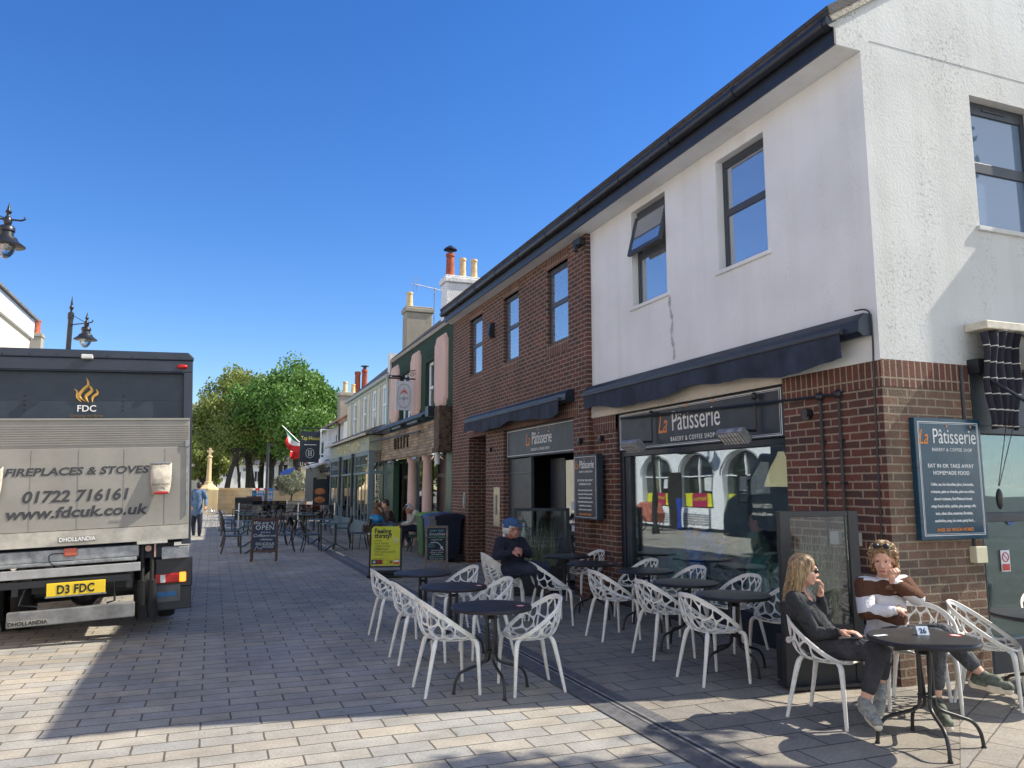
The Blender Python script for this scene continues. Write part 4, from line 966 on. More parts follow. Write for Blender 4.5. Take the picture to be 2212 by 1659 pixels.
# ------------------------------------------------------------------ lattice chair
def clip(poly, a, c):
    """keep the part of a convex polygon nearer to a than to c"""
    m_ = ((a[0]+c[0])/2, (a[1]+c[1])/2); n = (c[0]-a[0], c[1]-a[1]); out = []
    d = [(p[0]-m_[0])*n[0]+(p[1]-m_[1])*n[1] for p in poly]
    for i in range(len(poly)):
        j = (i+1) % len(poly)
        if d[i] <= 0: out.append(poly[i])
        if d[i]*d[j] < 0:
            t = d[i]/(d[i]-d[j]); out.append((poly[i][0]+(poly[j][0]-poly[i][0])*t, poly[i][1]+(poly[j][1]-poly[i][1])*t))
    return out
def inset(poly, w_):
    """shrink a convex polygon by w_"""
    A = sum(poly[i][0]*poly[(i+1) % len(poly)][1]-poly[(i+1) % len(poly)][0]*poly[i][1] for i in range(len(poly)))
    if A < 0: poly = poly[::-1]
    out = list(poly); n = len(poly)
    for i in range(n):
        a, c = poly[i], poly[(i+1) % n]; l = math.hypot(c[0]-a[0], c[1]-a[1])
        if l < 1e-6: continue
        nx, ny = -(c[1]-a[1])/l, (c[0]-a[0])/l; o = (a[0]+nx*w_, a[1]+ny*w_)
        res = []; dd = [(p[0]-o[0])*nx+(p[1]-o[1])*ny for p in out]
        for k in range(len(out)):
            j = (k+1) % len(out)
            if dd[k] >= 0: res.append(out[k])
            if dd[k]*dd[j] < 0:
                t = dd[k]/(dd[k]-dd[j]); res.append((out[k][0]+(out[j][0]-out[k][0])*t, out[k][1]+(out[j][1]-out[k][1])*t))
        out = res
        if len(out) < 3: return None
    return out
def chaikin(p, it=2):
    for _ in range(it):
        q = []
        for i in range(len(p)):
            a, c = p[i], p[(i+1) % len(p)]
            q += [(a[0]*.74+c[0]*.26, a[1]*.74+c[1]*.26), (a[0]*.26+c[0]*.74, a[1]*.26+c[1]*.74)]
        p = q
    return p
def rim(th):
    """rim of the shell in plan and height, th = 0 at the front"""
    c, s = math.cos(th), math.sin(th)
    rx = .225 if c > 0 else .262; ry = .272
    n = 2.6 if c > 0 else 2.15
    r = (abs(c/rx)**n+abs(s/ry)**n)**(-1/n)
    x = r*c; f = min(1, max(0, (.215-x)/.47))
    z = .44+.325*f**1.05
    if f > .9: z -= .0*(f-.9)
    return r, z
def profile(th):
    r, z = rim(th); P = []
    k = max(0, (z-.44)/.32)
    P0, P1, P2, P3 = (0, .425), (r*(.62+.10*k), .415), (r*(.93+.02*k), .43+.02*k), (r, z)
    for i in range(25):
        t = i/24; u = 1-t
        P.append((u**3*P0[0]+3*u*u*t*P1[0]+3*u*t*t*P2[0]+t**3*P3[0], u**3*P0[1]+3*u*u*t*P1[1]+3*u*t*t*P2[1]+t**3*P3[1]))
    L = [0]
    for i in range(24): L.append(L[-1]+math.hypot(P[i+1][0]-P[i][0], P[i+1][1]-P[i][1]))
    return P, L
PROF = [profile(2*math.pi*k/180) for k in range(181)]
def rmax(th):
    k = (th % (2*math.pi))/(2*math.pi)*180; i = int(k); f = k-i
    return PROF[i][1][-1]*(1-f)+PROF[min(i+1, 180)][1][-1]*f
def lift(p):
    th = math.atan2(p[1], p[0]); rho = math.hypot(*p); k = (th % (2*math.pi))/(2*math.pi)*180; i0 = int(k); f = k-i0
    res = []
    fr_ = rho/max(rmax(th), 1e-6)
    for i in (i0, min(i0+1, 180)):
        P, L = PROF[i]; l = min(fr_, 1.0)*L[-1]; j = 0
        while j < 23 and L[j+1] < l: j += 1
        t = (l-L[j])/max(L[j+1]-L[j], 1e-9); res.append((P[j][0]+(P[j+1][0]-P[j][0])*t, P[j][1]+(P[j+1][1]-P[j][1])*t))
    r = res[0][0]*(1-f)+res[1][0]*f; z = res[0][1]*(1-f)+res[1][1]*f
    return Vector((r*math.cos(th), r*math.sin(th), z))
K0, KS = .15, .56
def q_of(p): r = math.hypot(*p); g = r if r < K0 else K0+(r-K0)*KS; return (p[0]*g/max(r, 1e-9), p[1]*g/max(r, 1e-9))
def p_of(q): r = math.hypot(*q); g = r if r < K0 else K0+(r-K0)/KS; return (q[0]*g/max(r, 1e-9), q[1]*g/max(r, 1e-9))
def chair_shell():
    rnd = random.Random(11); seeds = [(0.0, 0.0)]
    rings = [(.060, 5, .2), (.118, 8, 0), (.175, 12, .3), (.228, 14, 0), (.285, 16, .2), (.345, 19, .1), (.40, 22, 0)]
    for r, n, o in rings:
        for k in range(n):
            th = 2*math.pi*(k+o)/n+rnd.uniform(-.3, .3)*2*math.pi/n/2.2; rr = r+rnd.uniform(-.016, .016)
            seeds.append((rr*math.cos(th), rr*math.sin(th)))
    ok = []
    for s_ in seeds:
        p = p_of(s_); th = math.atan2(p[1], p[0])
        if math.hypot(*p) < rmax(th)+.10: ok.append(s_)
    rimq = [q_of((math.cos(2*math.pi*k/72)*(rmax(2*math.pi*k/72)-.024), math.sin(2*math.pi*k/72)*(rmax(2*math.pi*k/72)-.024))) for k in range(72)]
    holes = []
    for s_ in ok:
        poly = [(s_[0]-.2, s_[1]-.2), (s_[0]+.2, s_[1]-.2), (s_[0]+.2, s_[1]+.2), (s_[0]-.2, s_[1]+.2)]
        for o_ in ok:
            if o_ is not s_ and abs(o_[0]-s_[0]) < .25 and abs(o_[1]-s_[1]) < .25:
                poly = clip(poly, s_, o_)
                if len(poly) < 3: break
        if len(poly) < 3: continue
        # cut by the rim (convex in this space)
        for k in range(72):
            a, c = rimq[k], rimq[(k+1) % 72]; nx, ny = -(c[1]-a[1]), (c[0]-a[0]); res = []
            dd = [(p[0]-a[0])*nx+(p[1]-a[1])*ny for p in poly]
            for i in range(len(poly)):
                j = (i+1) % len(poly)
                if dd[i] >= 0: res.append(poly[i])
                if dd[i]*dd[j] < 0:
                    t = dd[i]/(dd[i]-dd[j]); res.append((poly[i][0]+(poly[j][0]-poly[i][0])*t, poly[i][1]+(poly[j][1]-poly[i][1])*t))
            poly = res
            if len(poly) < 3: break
        if len(poly) < 3: continue
        poly = inset(poly, .0042)
        if not poly or len(poly) < 3: continue
        A = abs(sum(poly[i][0]*poly[(i+1) % len(poly)][1]-poly[(i+1) % len(poly)][0]*poly[i][1] for i in range(len(poly))))/2
        if A < .00012: continue
        h = [p_of(v) for v in chaikin(poly, 3)]
        g_ = []
        for v in h:
            if not g_ or math.hypot(v[0]-g_[-1][0], v[1]-g_[-1][1]) > .002: g_.append(v)
        if len(g_) > 4: holes.append(g_)
    V, E, ranges = [], [], []
    out = [(math.cos(2*math.pi*k/120)*rmax(2*math.pi*k/120), math.sin(2*math.pi*k/120)*rmax(2*math.pi*k/120)) for k in range(120)]
    for lp in [out]+holes:
        s0 = len(V); V += lp; n = len(lp); E += [(s0+i, s0+(i+1) % n) for i in range(n)]
    vv, ee, ff, *_ = delaunay_2d_cdt([Vector(v) for v in V], E, [], 0, 1e-6)
    def inside(p, poly):
        c = False; n = len(poly)
        for i in range(n):
            a, d = poly[i], poly[i-1]
            if (a[1] > p[1]) != (d[1] > p[1]) and p[0] < (d[0]-a[0])*(p[1]-a[1])/(d[1]-a[1])+a[0]: c = not c
        return c
    boxes = [(min(v[0] for v in h), max(v[0] for v in h), min(v[1] for v in h), max(v[1] for v in h), h) for h in holes]
    b = MB(); vs = [b._v(lift(v)) for v in vv]
    for f in ff:
        c = (sum(vv[i][0] for i in f)/len(f), sum(vv[i][1] for i in f)/len(f))
        if not inside(c, out): continue
        if any(x0 < c[0] < x1 and y0 < c[1] < y1 and inside(c, h) for x0, x1, y0, y1, h in boxes): continue
        try: b.bm.faces.new([vs[i] for i in f])
        except ValueError: pass
    # rolled rim
    return b
def rim_tube():
    b = MB(); P = [lift((math.cos(2*math.pi*k/96)*rmax(2*math.pi*k/96), math.sin(2*math.pi*k/96)*rmax(2*math.pi*k/96))) for k in range(97)]
    b.tube(P, .0085, 7, cap=False); return b
def make_chair():
    t = thing('lattice_chair', (0, 0, 0), 'x', 'chair')
    def md(o): m_ = o.modifiers.new('s', 'SOLIDIFY'); m_.thickness = .009; m_.offset = 0
    chair_shell().build('seat_shell', WPL, t, mods=md, smooth=True, ang=50)
    rim_tube().build('shell_rim', WPL, t, smooth=True)
    for sx_, sy in ((-1, -1), (-1, 1), (1, -1), (1, 1)):
        b = MB()
        if sx_ < 0: P = [(-.235, sy*.205, 0), (-.19, sy*.185, .22), (-.15, sy*.16, .40), (-.125, sy*.13, .445)]; r_ = [.0125, .017, .021, .014]
        else: P = [(.222, sy*.245, 0), (.212, sy*.238, .22), (.198, sy*.225, .41), (.16, sy*.19, .44)]; r_ = [.0125, .016, .021, .014]
        b.tube(bez(P, 4), [r_[0]+(r_[1]-r_[0])*min(1, k/4) if k < 4 else (r_[1]+(r_[2]-r_[1])*(k-4)/4 if k < 8 else r_[2]+(r_[3]-r_[2])*(k-8)/4) for k in range(13)], 10)
        b.build('leg', WPL, t, smooth=True)
    return t
CH0 = make_chair(); ch_used = []
def chair(x, y, deg, label, z=0, group='white lattice chairs around the bakery tables'):
    global CH0
    if not ch_used:
        CH0.location = (x, y, z); CH0.rotation_euler = (0, 0, R(deg)); CH0['label'] = label; CH0['group'] = group; r = CH0
    else: r = copy_tree(CH0, (x, y, z), R(deg), label, group)
    ch_used.append(r); return r

TH = .70
def make_table():
    t = thing('round_table', (0, 0, 0), 'x', 'table')
    b = MB(); b.lathe([(.0, TH-.022), (.325, TH-.022), (.345, TH-.030), (.350, TH-.012), (.342, TH-.002), (.325, TH), (0.0, TH)], seg=56); b.build('tabletop', TBLK, t, smooth=True, ang=35)
    for k in range(4):
        a = R(90*k); b = MB()
        P = [(.045, .02, TH-.03), (.045, .015, .50), (.045, 0, .30), (.075, 0, .235), (.19, 0, .195), (.27, 0, .165), (.315, 0, .10), (.33, 0, .012)]
        b.T = Matrix.Rotation(a, 4, 'Z'); b.tube(bez(P, 5), .0125, 9); b.tube([(.33, 0, .012), (.33, 0, 0)], .017, 9); b.build('leg', TBLK, t, smooth=True)
    b = MB(); b.tube([(.05*math.cos(k*math.pi/8), .05*math.sin(k*math.pi/8), .32) for k in range(17)], .010, 6); b.build('leg_ring', TBLK, t); b = MB(); b.tube([(.05*math.cos(k*math.pi/8), .05*math.sin(k*math.pi/8), .60) for k in range(17)], .010, 6); b.build('leg_ring', TBLK, t)
    return t
TB0 = make_table(); tb_used = []
STK = M('round_sticker', (.62, .55, .55), .5); REDST = M('red_sticker_ring', (.65, .06, .05), .5)
def rtable(x, y, deg, label, sticker=None):
    if not tb_used: TB0.location = (x, y, 0.004); TB0.rotation_euler = (0, 0, R(deg)); TB0['label'] = label; TB0['group'] = 'round black bakery tables'; r = TB0
    else: r = copy_tree(TB0, (x, y, .004), R(deg), label, 'round black bakery tables')
    tb_used.append(r)
    if sticker:
        s = thing('table_sticker', (x+sticker[0], y+sticker[1], TH+.005), sticker[2], 'sticker')
        b = MB(); b.lathe([(.0, TH+.005), (.038, TH+.005), (.038, TH+.0065), (0, TH+.0065)], (x+sticker[0], y+sticker[1], 0), 24); b.build('red_ring', REDST, s)
        b = MB(); b.lathe([(.0, TH+.0066), (.028, TH+.0066), (.028, TH+.0075), (0, TH+.0075)], (x+sticker[0], y+sticker[1], 0), 24); b.build('white_centre', STK, s)
    return r
# street-side row
rtable(2.28, 6.40, 0, 'round black table nearest the camera in the street-side row', (.22, -.12, 'small round sticker on the nearest street-side table'))
rtable(2.37, 7.82, 0, 'round black table in the middle of the street-side row', (.24, -.10, 'small round sticker on the middle street-side table'))
rtable(2.40, 9.18, 0, 'round black table farthest along the street-side row, by the yellow board')
chair(1.93, 6.56, 0, 'white lattice chair left of the nearest street-side table, back to the street')
chair(1.99, 7.80, 0, 'white lattice chair left of the middle street-side table')
chair(2.02, 9.08, 0, 'white lattice chair farthest left, beside the last street-side table')
chair(2.63, 6.36, 176, 'white lattice chair right of the nearest street-side table, facing it')
chair(2.72, 7.78, 178, 'white lattice chair right of the middle street-side table')
chair(2.78, 9.08, 182, 'white lattice chair right of the farthest street-side table')
# wall-side row
rtable(4.98, 10.66, 20, 'round black table close to the narrow menu board on the pier')
rtable(4.84, 9.50, 10, 'round black table second from the far end of the wall-side row', (.15, -.2, 'pale sticker on the second table of the wall-side row'))
rtable(5.03, 8.45, 0, 'round black table in the middle of the wall-side row')
rtable(4.80, 7.24, 0, 'dusty round black table second nearest in the wall-side row')
rtable(4.66, 6.24, 0, 'round black table directly behind the near glass screen')
chair(4.08, 9.22, -8, 'white lattice chair in front of the seated man with the blue cap, facing the wall')
chair(4.36, 8.10, 0, 'white lattice chair third from the glass screen on the street side of the wall row')
chair(4.39, 7.08, 0, 'white lattice chair second from the glass screen on the street side of the wall row')
chair(4.25, 6.04, 0, 'white lattice chair nearest the glass screen on the street side of the wall row')
chair(5.32, 10.66, 180, 'white lattice chair farthest along the wall, under the narrow menu board', )
chair(5.30, 9.12, 180, 'white lattice chair against the window behind the second table of the wall row')
chair(5.33, 8.10, 180, 'white lattice chair against the window behind the middle table of the wall row')
chair(5.33, 7.10, 180, 'white lattice chair against the window behind the dusty table')
chair(5.22, 6.22, 184, 'white lattice chair half hidden by the post of the near glass screen')
for k in range(3):
    chair(3.62-.012*k, 9.72+.0*k, -4, ['bottom chair of the white stack under the seated man in the blue cap', 'middle chair of the white stack under the seated man in the blue cap', 'top chair of the white stack, the seated man sits on it'][k], z=.045*k, group='white stacked chairs under the seated man')
# corner group
rtable(4.53, 4.02, -30, 'round black table number 26 with two women sitting at it', (.24, -.05, 'red and white round sticker on table 26'))
rtable(6.22, 4.40, 10, 'round black table cut by the right edge of the photo', (-.17, -.12, 'red and white sticker on the table at the right edge'))
chair(4.38, 4.76, -66, 'white lattice chair the blonde woman in the dark sweater sits on')
chair(5.28, 4.72, -136, 'white lattice chair the woman in the striped sweater sits on')
chair(5.92, 4.64, -58, 'empty white lattice chair by the sunlit side wall')

# number card and receipt on table 26
t = thing('table_number', (4.60, 4.10, TH+.004), 'small folded card with the number 26 on the black table', 'sign')
c0 = Vector((4.585, 4.075, TH+.006)); d = Vector((.93, -.36, 0)); n_ = Vector((-.36, -.93, 0))
b = MB(); b.face([c0-d*.04+n_*.025, c0+d*.04+n_*.025, c0+d*.04+Vector((0, 0, .055)), c0-d*.04+Vector((0, 0, .055))]); b.face([c0-d*.04-n_*.025, c0+d*.04-n_*.025, c0+d*.04+Vector((0, 0, .055)), c0-d*.04+Vector((0, 0, .055))])
b.build('card', M('card_blue_white', (.55, .62, .72), .5, var=.02), t, mods=sol(.002))
text("26", .048, M('dark_blue_ink', (.01, .02, .06), .5), c0+n_*.0205+Vector((0, 0, .012)), d, (n_*-.42+Vector((0, 0, 1))).normalized(), t, bold=.0012)
t = thing('receipt', (4.30, 4.14, TH+.005), 'curled paper receipt on table 26', 'receipt')
b = MB(); P = bez([(4.22, 4.13, TH+.012), (4.28, 4.15, TH+.007), (4.34, 4.145, TH+.009)], 5)
for i in range(len(P)-1): b.face([P[i]+Vector((0, -.018, 0)), P[i+1]+Vector((0, -.018, 0)), P[i+1]+Vector((0, .018, 0)), P[i]+Vector((0, .018, 0))])
b.build('paper_slip', MATS['paper'], t, mods=sol(.001))

# ------------------------------------------------------------------ glass screens with planters of dry grass
GRS = M('dry_grass_blade', (.62, .54, .32), .8, var=.3, scale=20); GRB = M('bluish_grass_blade', (.32, .38, .32), .8, var=.2, scale=20)
def screen(p0, p1, zt, zb, label, post=.07, badge=False):
    """glazed windbreak on a solid trough, from p0 to p1"""
    p0 = Vector((*p0, 0)); p1 = Vector((*p1, 0)); L_ = (p1-p0).length; a = math.atan2(p1.y-p0.y, p1.x-p0.x)
    t = thing('glass_screen', p0, label, 'screen', 'glazed windbreaks of the bakery terrace')
    T_ = Matrix.Translation(p0) @ Matrix.Rotation(a, 4, 'Z')
    b = MB(); b.T = T_; b.box(0, post, -.03, .03, .02, zt); b.box(L_-post, L_, -.03, .03, .02, zt); b.box(post, L_-post, -.025, .025, zt-.05, zt); b.box(0, L_, -.12, .12, 0.02, .05)
    b.build('frame', NAVY2 if not badge else BLACKP, t, bevel=.004)
    b = MB(); b.T = T_; b.box(post, L_-post, -.02, .02, .05, zb); b.build('lower_panel', BLACKP, t)
    b = MB(); b.T = T_; b.box(post+.001, L_-post-.001, -.004, .004, zb, zt-.05); b.build('pane', SCRG, t)
    if badge:
        b = MB(); b.T = T_; b.tube([(.03, -.031, .42), (.03, -.034, .42)], .028, 16); b.build('round_badge', STK, t)
    for x_ in (.12, L_-.12):
        b = MB(); b.T = T_; b.tube([(x_, -.1, .0), (x_, -.1, .05)], .02, 8); b.build('castor', RUBBER, t)
    return t
def grass_planter(x0, x1, y0, y1, zt, n, label, seed):
    t = thing('grass_planter', ((x0+x1)/2, (y0+y1)/2, 0), label, 'planter', 'planters of dry ornamental grass')
    b = MB(); b.box(x0, x1, y0, y1, .03, .42); b.build('trough', BLACKP, t, bevel=.01)
    b = MB(); b.box(x0+.02, x1-.02, y0+.02, y1-.02, .42, .425); b.build('soil', M('soil', (.03, .02, .015), .95), t)
    rnd = random.Random(seed); bs = [MB(), MB()]
    for k in range(n):
        cx, cy = rnd.uniform(x0+.04, x1-.04), rnd.uniform(y0+.03, y1-.03); h = rnd.uniform(.45, 1.0)*(zt-.42); a = rnd.uniform(0, 6.28); sp = rnd.uniform(.03, .30)*h
        P = [Vector((cx, cy, .42))]; 
        for i in range(1, 7):
            q_ = i/6; P.append(Vector((cx+sp*math.cos(a)*q_**1.8, cy+sp*.5*math.sin(a)*q_**1.8, .42+h*(q_-.35*q_**4*(sp/h)*2.4))))
        b = bs[0 if rnd.random() < .65 else 1]; pd_ = Vector((-math.sin(a), math.cos(a), 0))
        for i in range(6):
            w0, w1 = .0042*(1-i/6.5), .0042*(1-(i+1)/6.5)
            b.face([P[i]-pd_*w0, P[i]+pd_*w0, P[i+1]+pd_*w1, P[i+1]-pd_*w1])
    bs[0].build('dry_blades', GRS, t); bs[1].build('green_blades', GRB, t)
    return t
screen((4.62, 5.52), (5.40, 5.42), 1.50, .52, 'glass screen in a black frame behind the blonde woman at the corner', badge=True, post=.10)
grass_planter(4.75, 5.40, 5.56, 5.78, 1.46, 420, 'tufts of dry grass behind the near glass screen', 4)
screen((4.55, 11.75), (5.46, 11.55), 1.38, .42, 'darker glass screen beside the bakery doorway, behind the man in the cap', post=.06)
grass_planter(4.68, 5.42, 11.80, 12.05, 1.30, 300, 'tufts of bluish grass behind the glass screen by the doorway', 9)

# small white table with sanitiser seen through the far screen
t = thing('side_table', (4.95, 12.5, 0), 'small white stand with a paper box behind the far glass screen', 'table')
b = MB(); b.lathe([(0, .82), (.22, .82), (.22, .84), (0, .84)], (4.75, 12.45, 0), 20); b.build('tabletop', WPL, t); b = MB(); b.tube([(4.75, 12.45, 0), (4.75, 12.45, .82)], .02, 8); b.lathe([(.16, 0), (.16, .02), (.02, .03)], (4.75, 12.45, 0), 16); b.build('leg', WPL, t)
t = thing('paper_box', (4.78, 12.42, .84), 'white box on the small stand behind the far screen', 'box')
b = MB(); b.box(4.66, 4.90, 12.38, 12.52, .842, 1.03); b.build('carton', WPAINT, t, bevel=.004)
t = thing('sanitiser_bottle', (5.0, 12.4, .6), 'white pump bottle beside the paper box', 'bottle')
b = MB(); b.lathe([(.045, .55), (.05, .6), (.045, .95), (.02, 1.0), (.015, 1.08), (.028, 1.09), (.0, 1.12)], (5.0, 12.4, 0), 14); b.build('bottle_body', WPL, t, smooth=True)

# ------------------------------------------------------------------ boards
def aboard(name, c, ang, w_, h_, frame, face, label, legs=.10, lean=.16, fr=.045):
    """folding pavement board; returns thing and a function placing text on its front"""
    c = Vector((*c, 0)); t = thing(name, c, label, 'sign'); T_ = Matrix.Translation(c) @ Matrix.Rotation(ang, 4, 'Z')
    F = T_ @ Matrix.Rotation(-lean, 4, 'X')       # local: x right, y away, z up
    B_ = T_ @ Matrix.Translation((0, .30, 0)) @ Matrix.Rotation(lean, 4, 'X')
    b = MB(); b.T = F; b.box(-w_/2, -w_/2+fr, -.012, .012, 0, h_); b.box(w_/2-fr, w_/2, -.012, .012, 0, h_); b.box(-w_/2+fr, w_/2-fr, -.012, .012, h_-fr, h_); b.box(-w_/2+fr, w_/2-fr, -.012, .012, legs, legs+fr)
    b.build('front_frame', frame, t, bevel=.004)
    b = MB(); b.T = B_; b.box(-w_/2, -w_/2+fr, -.012, .012, 0, h_*.97); b.box(w_/2-fr, w_/2, -.012, .012, 0, h_*.97); b.box(-w_/2+fr, w_/2-fr, -.006, .006, legs, h_*.97); b.build('rear_frame', frame, t)
    b = MB(); b.T = F; b.box(-w_/2+fr, w_/2-fr, -.006, .006, legs+fr, h_-fr); b.build('panel', face, t)
    r3_ = F.to_3x3(); xd, up = r3_ @ Vector((1, 0, 0)), r3_ @ Vector((0, 0, 1))
    def put(s_, x, z, size, mat, **k): return text(s_, size, mat, F @ Vector((x, -.008, z)), xd, up, t, ext=.0015, **k)
    return t, put, F
WOODF = M('dark_wood_frame', (.085, .035, .02), .55, var=.3, scale=8); WOODP = M('weathered_wood', (.20, .16, .13), .7, var=.3, scale=12)
CHALKB = M('chalkboard', (.012, .02, .035), .7, var=.2); CHALKN = M('blue_chalkboard', (.012, .028, .07), .6, var=.2)
CHK = M('chalk', (.55, .58, .58), .9, var=.1); CHG = M('green_chalk', (.18, .45, .22), .9); CHB = M('blue_chalk', (.16, .42, .5), .9); YLW = M('sign_yellow', (.60, .60, .03), .5, var=.05)
# chalkboard OPEN
t, put, F = aboard('chalkboard', (1.18, 19.2), R(-8), .60, 1.0, WOODF, CHALKN, 'chalkboard in a brown frame reading OPEN among the dark cafe chairs', legs=.22)
put("We are", -.10, .86, .11, CHK, shear=.25); put("OPEN", .0, .735, .155, CHK, space=1.1); put("EAT IN &", .02, .655, .055, CHK); put("Coffee", -.12, .57, .10, CHK, shear=.2); put("take away", .14, .58, .06, CHK, shear=.25)
put("milkshakes", .04, .49, .065, CHK, shear=.2); put("DELICIOUS", .02, .38, .085, CHK); put("FOOD", .09, .31, .085, CHK)
b = MB(); b.T = F
for P in ([(-.20, -.008, .28), (-.15, -.008, .36), (-.12, -.008, .30), (-.05, -.008, .33)], [(-.22, -.008, .27), (-.1, -.008, .25), (-.04, -.008, .30)], [(.12, -.008, .92), (.16, -.008, .86), (.15, -.008, .93), (.2, -.008, .83), (.22, -.008, .93)]): b.tube(bez(P, 4), .005, 4)
b.build('chalk_drawing', CHK, t)
# smoothie board
t, put, F = aboard('chalkboard', (4.33, 15.5), R(-14), .47, .94, WOODP, CHALKB, 'wooden framed chalkboard listing smoothies in front of the wheelie bins', legs=.20)
put("DAIRY FREE", .0, .82, .055, CHB); put("Smoothies", .0, .745, .085, CHK, shear=.3, sx=.9); put("MANGO DREAM", .0, .69, .045, CHG); put("mango & pear", .0, .645, .042, CHK, shear=.2)
put("BERRY", -.1, .55, .045, CHB); put("BURST", -.1, .505, .045, CHB); put("blackcurrant,", .0, .43, .042, CHK, shear=.2); put("blueberry, banana", .0, .39, .038, CHK, shear=.2); put("& blackberry", .0, .35, .04, CHK, shear=.2)
put("GREEN REVIVER", .0, .30, .042, CHG); put("banana, kale, mango", .0, .262, .034, CHK, shear=.2)
b = MB(); b.T = F; b.tube(bez([(-.12, -.008, .60), (0, -.008, .60), (.08, -.008, .54), (.14, -.008, .44)], 5), .010, 4); b.box(.08, .13, -.010, -.006, .47, .52); b.build('chalk_drawing', CHK, t)
# yellow board
t = thing('pavement_sign', (3.15, 14.95, 0), 'yellow drinks sign in a black rounded frame asking Feeling thirsty?', 'sign'); F = Matrix.Translation((3.17, 15.0, 0)) @ Matrix.Rotation(R(-16), 4, 'Z') @ Matrix.Rotation(-.05, 4, 'X'); W2, H2 = .30, 1.02
b = MB(); b.T = F; P = [(-W2, 0, .03), (-W2, 0, H2-.10), (-W2+.03, 0, H2-.03), (-W2+.10, 0, H2), (W2-.10, 0, H2), (W2-.03, 0, H2-.03), (W2, 0, H2-.10), (W2, 0, .03)]
b.tube(P, .017, 8); b.tube([(-W2, 0, .20), (W2, 0, .20)], .012, 6)
for x_ in (-.17, .17): b.box(x_-.012, x_+.012, -.012, .012, H2-.05, H2)
b.build('frame', BLACKP, t, smooth=True)
b = MB(); b.T = F; b.prism([(-.335, -.16), (.335, -.16), (.335, .16), (-.335, .16)], 0.0, .05, 'z'); b.prism([(-.30, -.10), (.30, -.10), (.28, .10), (-.28, .10)], .05, .13, 'z'); b.build('base', RUBBER, t, bevel=.03)
b = MB(); b.T = F
pl = [(-.265, .22), (.265, .22), (.275, .24), (.275, H2-.10), (.24, H2-.055), (-.24, H2-.055), (-.275, H2-.10), (-.275, .24)]; b.prism(pl, -.006, .006, 'y'); b.build('panel', YLW, t)
r3_ = F.to_3x3(); xd, up = r3_ @ Vector((1, 0, 0)), r3_ @ Vector((0, 0, 1)); BT = M('sign_black', (.012, .012, .012), .5)
def py_(s_, x, z, size, m_=BT, **k): return text(s_, size, m_, F @ Vector((x, -.008, z)), xd, up, t, ext=.001, align='LEFT', **k)
py_("Feeling", -.215, .835, .125, bold=.004, sx=.9); py_("thirsty?", -.215, .745, .125, bold=.004, sx=.9)
for i, s_ in enumerate(("LATTE", "FLAT WHITE", "CAPPUCCINO", "AMERICANO", "HOT CHOCOLATE", "MOCHA")): py_(s_, -.215, .675-i*.053, .05, sx=.95)
py_("from roasted", -.215, .345, .033)
cols = [(.02, .02, .02), (.35, .04, .02), (.45, .42, .02), (.50, .50, .02), (.6, .1, .03)]
for i, cc in enumerate(cols):
    b = MB(); b.T = F; b.box(-.265+i*.106, -.265+(i+1)*.106-.001, -.009, -.0065, .245+.0, .335); b.build('pattern_square', M('sign_square_%s' % 'abcde'[i], cc, .5), t)
for i, mm in ((0, WTXT), (1, M('dark_red_star', (.12, .01, .01), .5)), (3, BT)):
    b = MB(); b.T = F; cx = -.265+i*.106+.053
    for k in range(4): a = k*math.pi/4; b.tube([(cx-.036*math.cos(a), -.0105, .29-.036*math.sin(a)), (cx+.036*math.cos(a), -.0105, .29+.036*math.sin(a))], .004, 4)
    b.build('star_mark', mm, t)
b = MB(); b.T = F; b.tube([(-.265+2*.106+.053, -.0105, .29), (-.265+2*.106+.053, -.012, .29)], .036, 20); b.build('disc_mark', YLW, t)
b = MB(); b.T = F; b.box(-.265+4*.106+.008, .258, -.011, -.0095, .29, .325); b.build('cup_mark', WTXT, t)
b = MB(); b.T = F; b.tube([(.19, -.008, .70), (.19, -.010, .70)], .052, 24); b.build('round_mark', M('pale_yellow', (.62, .62, .25), .5), t)

# ------------------------------------------------------------------ wheelie bins
def bin_(x0, x1, y0, y1, body, lid, label, marks=None):
    t = thing('wheelie_bin', ((x0+x1)/2, (y0+y1)/2, 0), label, 'bin', 'wheelie bins by the passage'); k = .05
    b = MB(); v = [(x0+k, y0+k, .06), (x1-k, y0+k, .06), (x1-k, y1-k, .06), (x0+k, y1-k, .06), (x0, y0, 1.0), (x1, y0, 1.0), (x1, y1, 1.0), (x0, y1, 1.0)]
    for f in ((0, 1, 2, 3), (4, 5, 6, 7), (0, 1, 5, 4), (1, 2, 6, 5), (2, 3, 7, 6), (3, 0, 4, 7)): b.face([v[i] for i in f])
    b.build('bin_body', body, t, merge=True, bevel=.03)
    b = MB(); b.box(x0-.03, x1+.02, y0-.02, y1+.02, .97, 1.02); b.build('bin_rim', body, t, bevel=.01)
    b = MB(); b.prism([(x0-.04, 1.022), (x1+.06, 1.022), (x1+.05, 1.08), (x1-.15, 1.12), (x0+.1, 1.09), (x0-.04, 1.05)], y0-.025, y1+.025, 'y'); b.tube([(x1+.05, y0+.05, 1.04), (x1+.05, y1-.05, 1.04)], .02, 8)
    b.build('lid', lid, t, bevel=.01)
    for yy in (y0-.02, y1-.03): b = MB(); b.tube([(x1-.08, yy, .10), (x1-.08, yy+.05, .10)], .10, 18); b.build('wheel', RUBBER, t)
    if marks:
        text(marks, .07, WTXT, (x0+.02, (y0+y1)/2, .62), (0, 0, -1), (0, -1, 0), t)
    return t
BINB = M('bin_blue', (.012, .045, .22), .4, var=.1); BING = M('bin_green', (.035, .11, .035), .45, var=.1); BLK = M('bin_navy', (.012, .018, .038), .4); LBL = M('lid_blue', (.02, .09, .35), .4); LGR = M('lid_lime', (.14, .34, .03), .4)
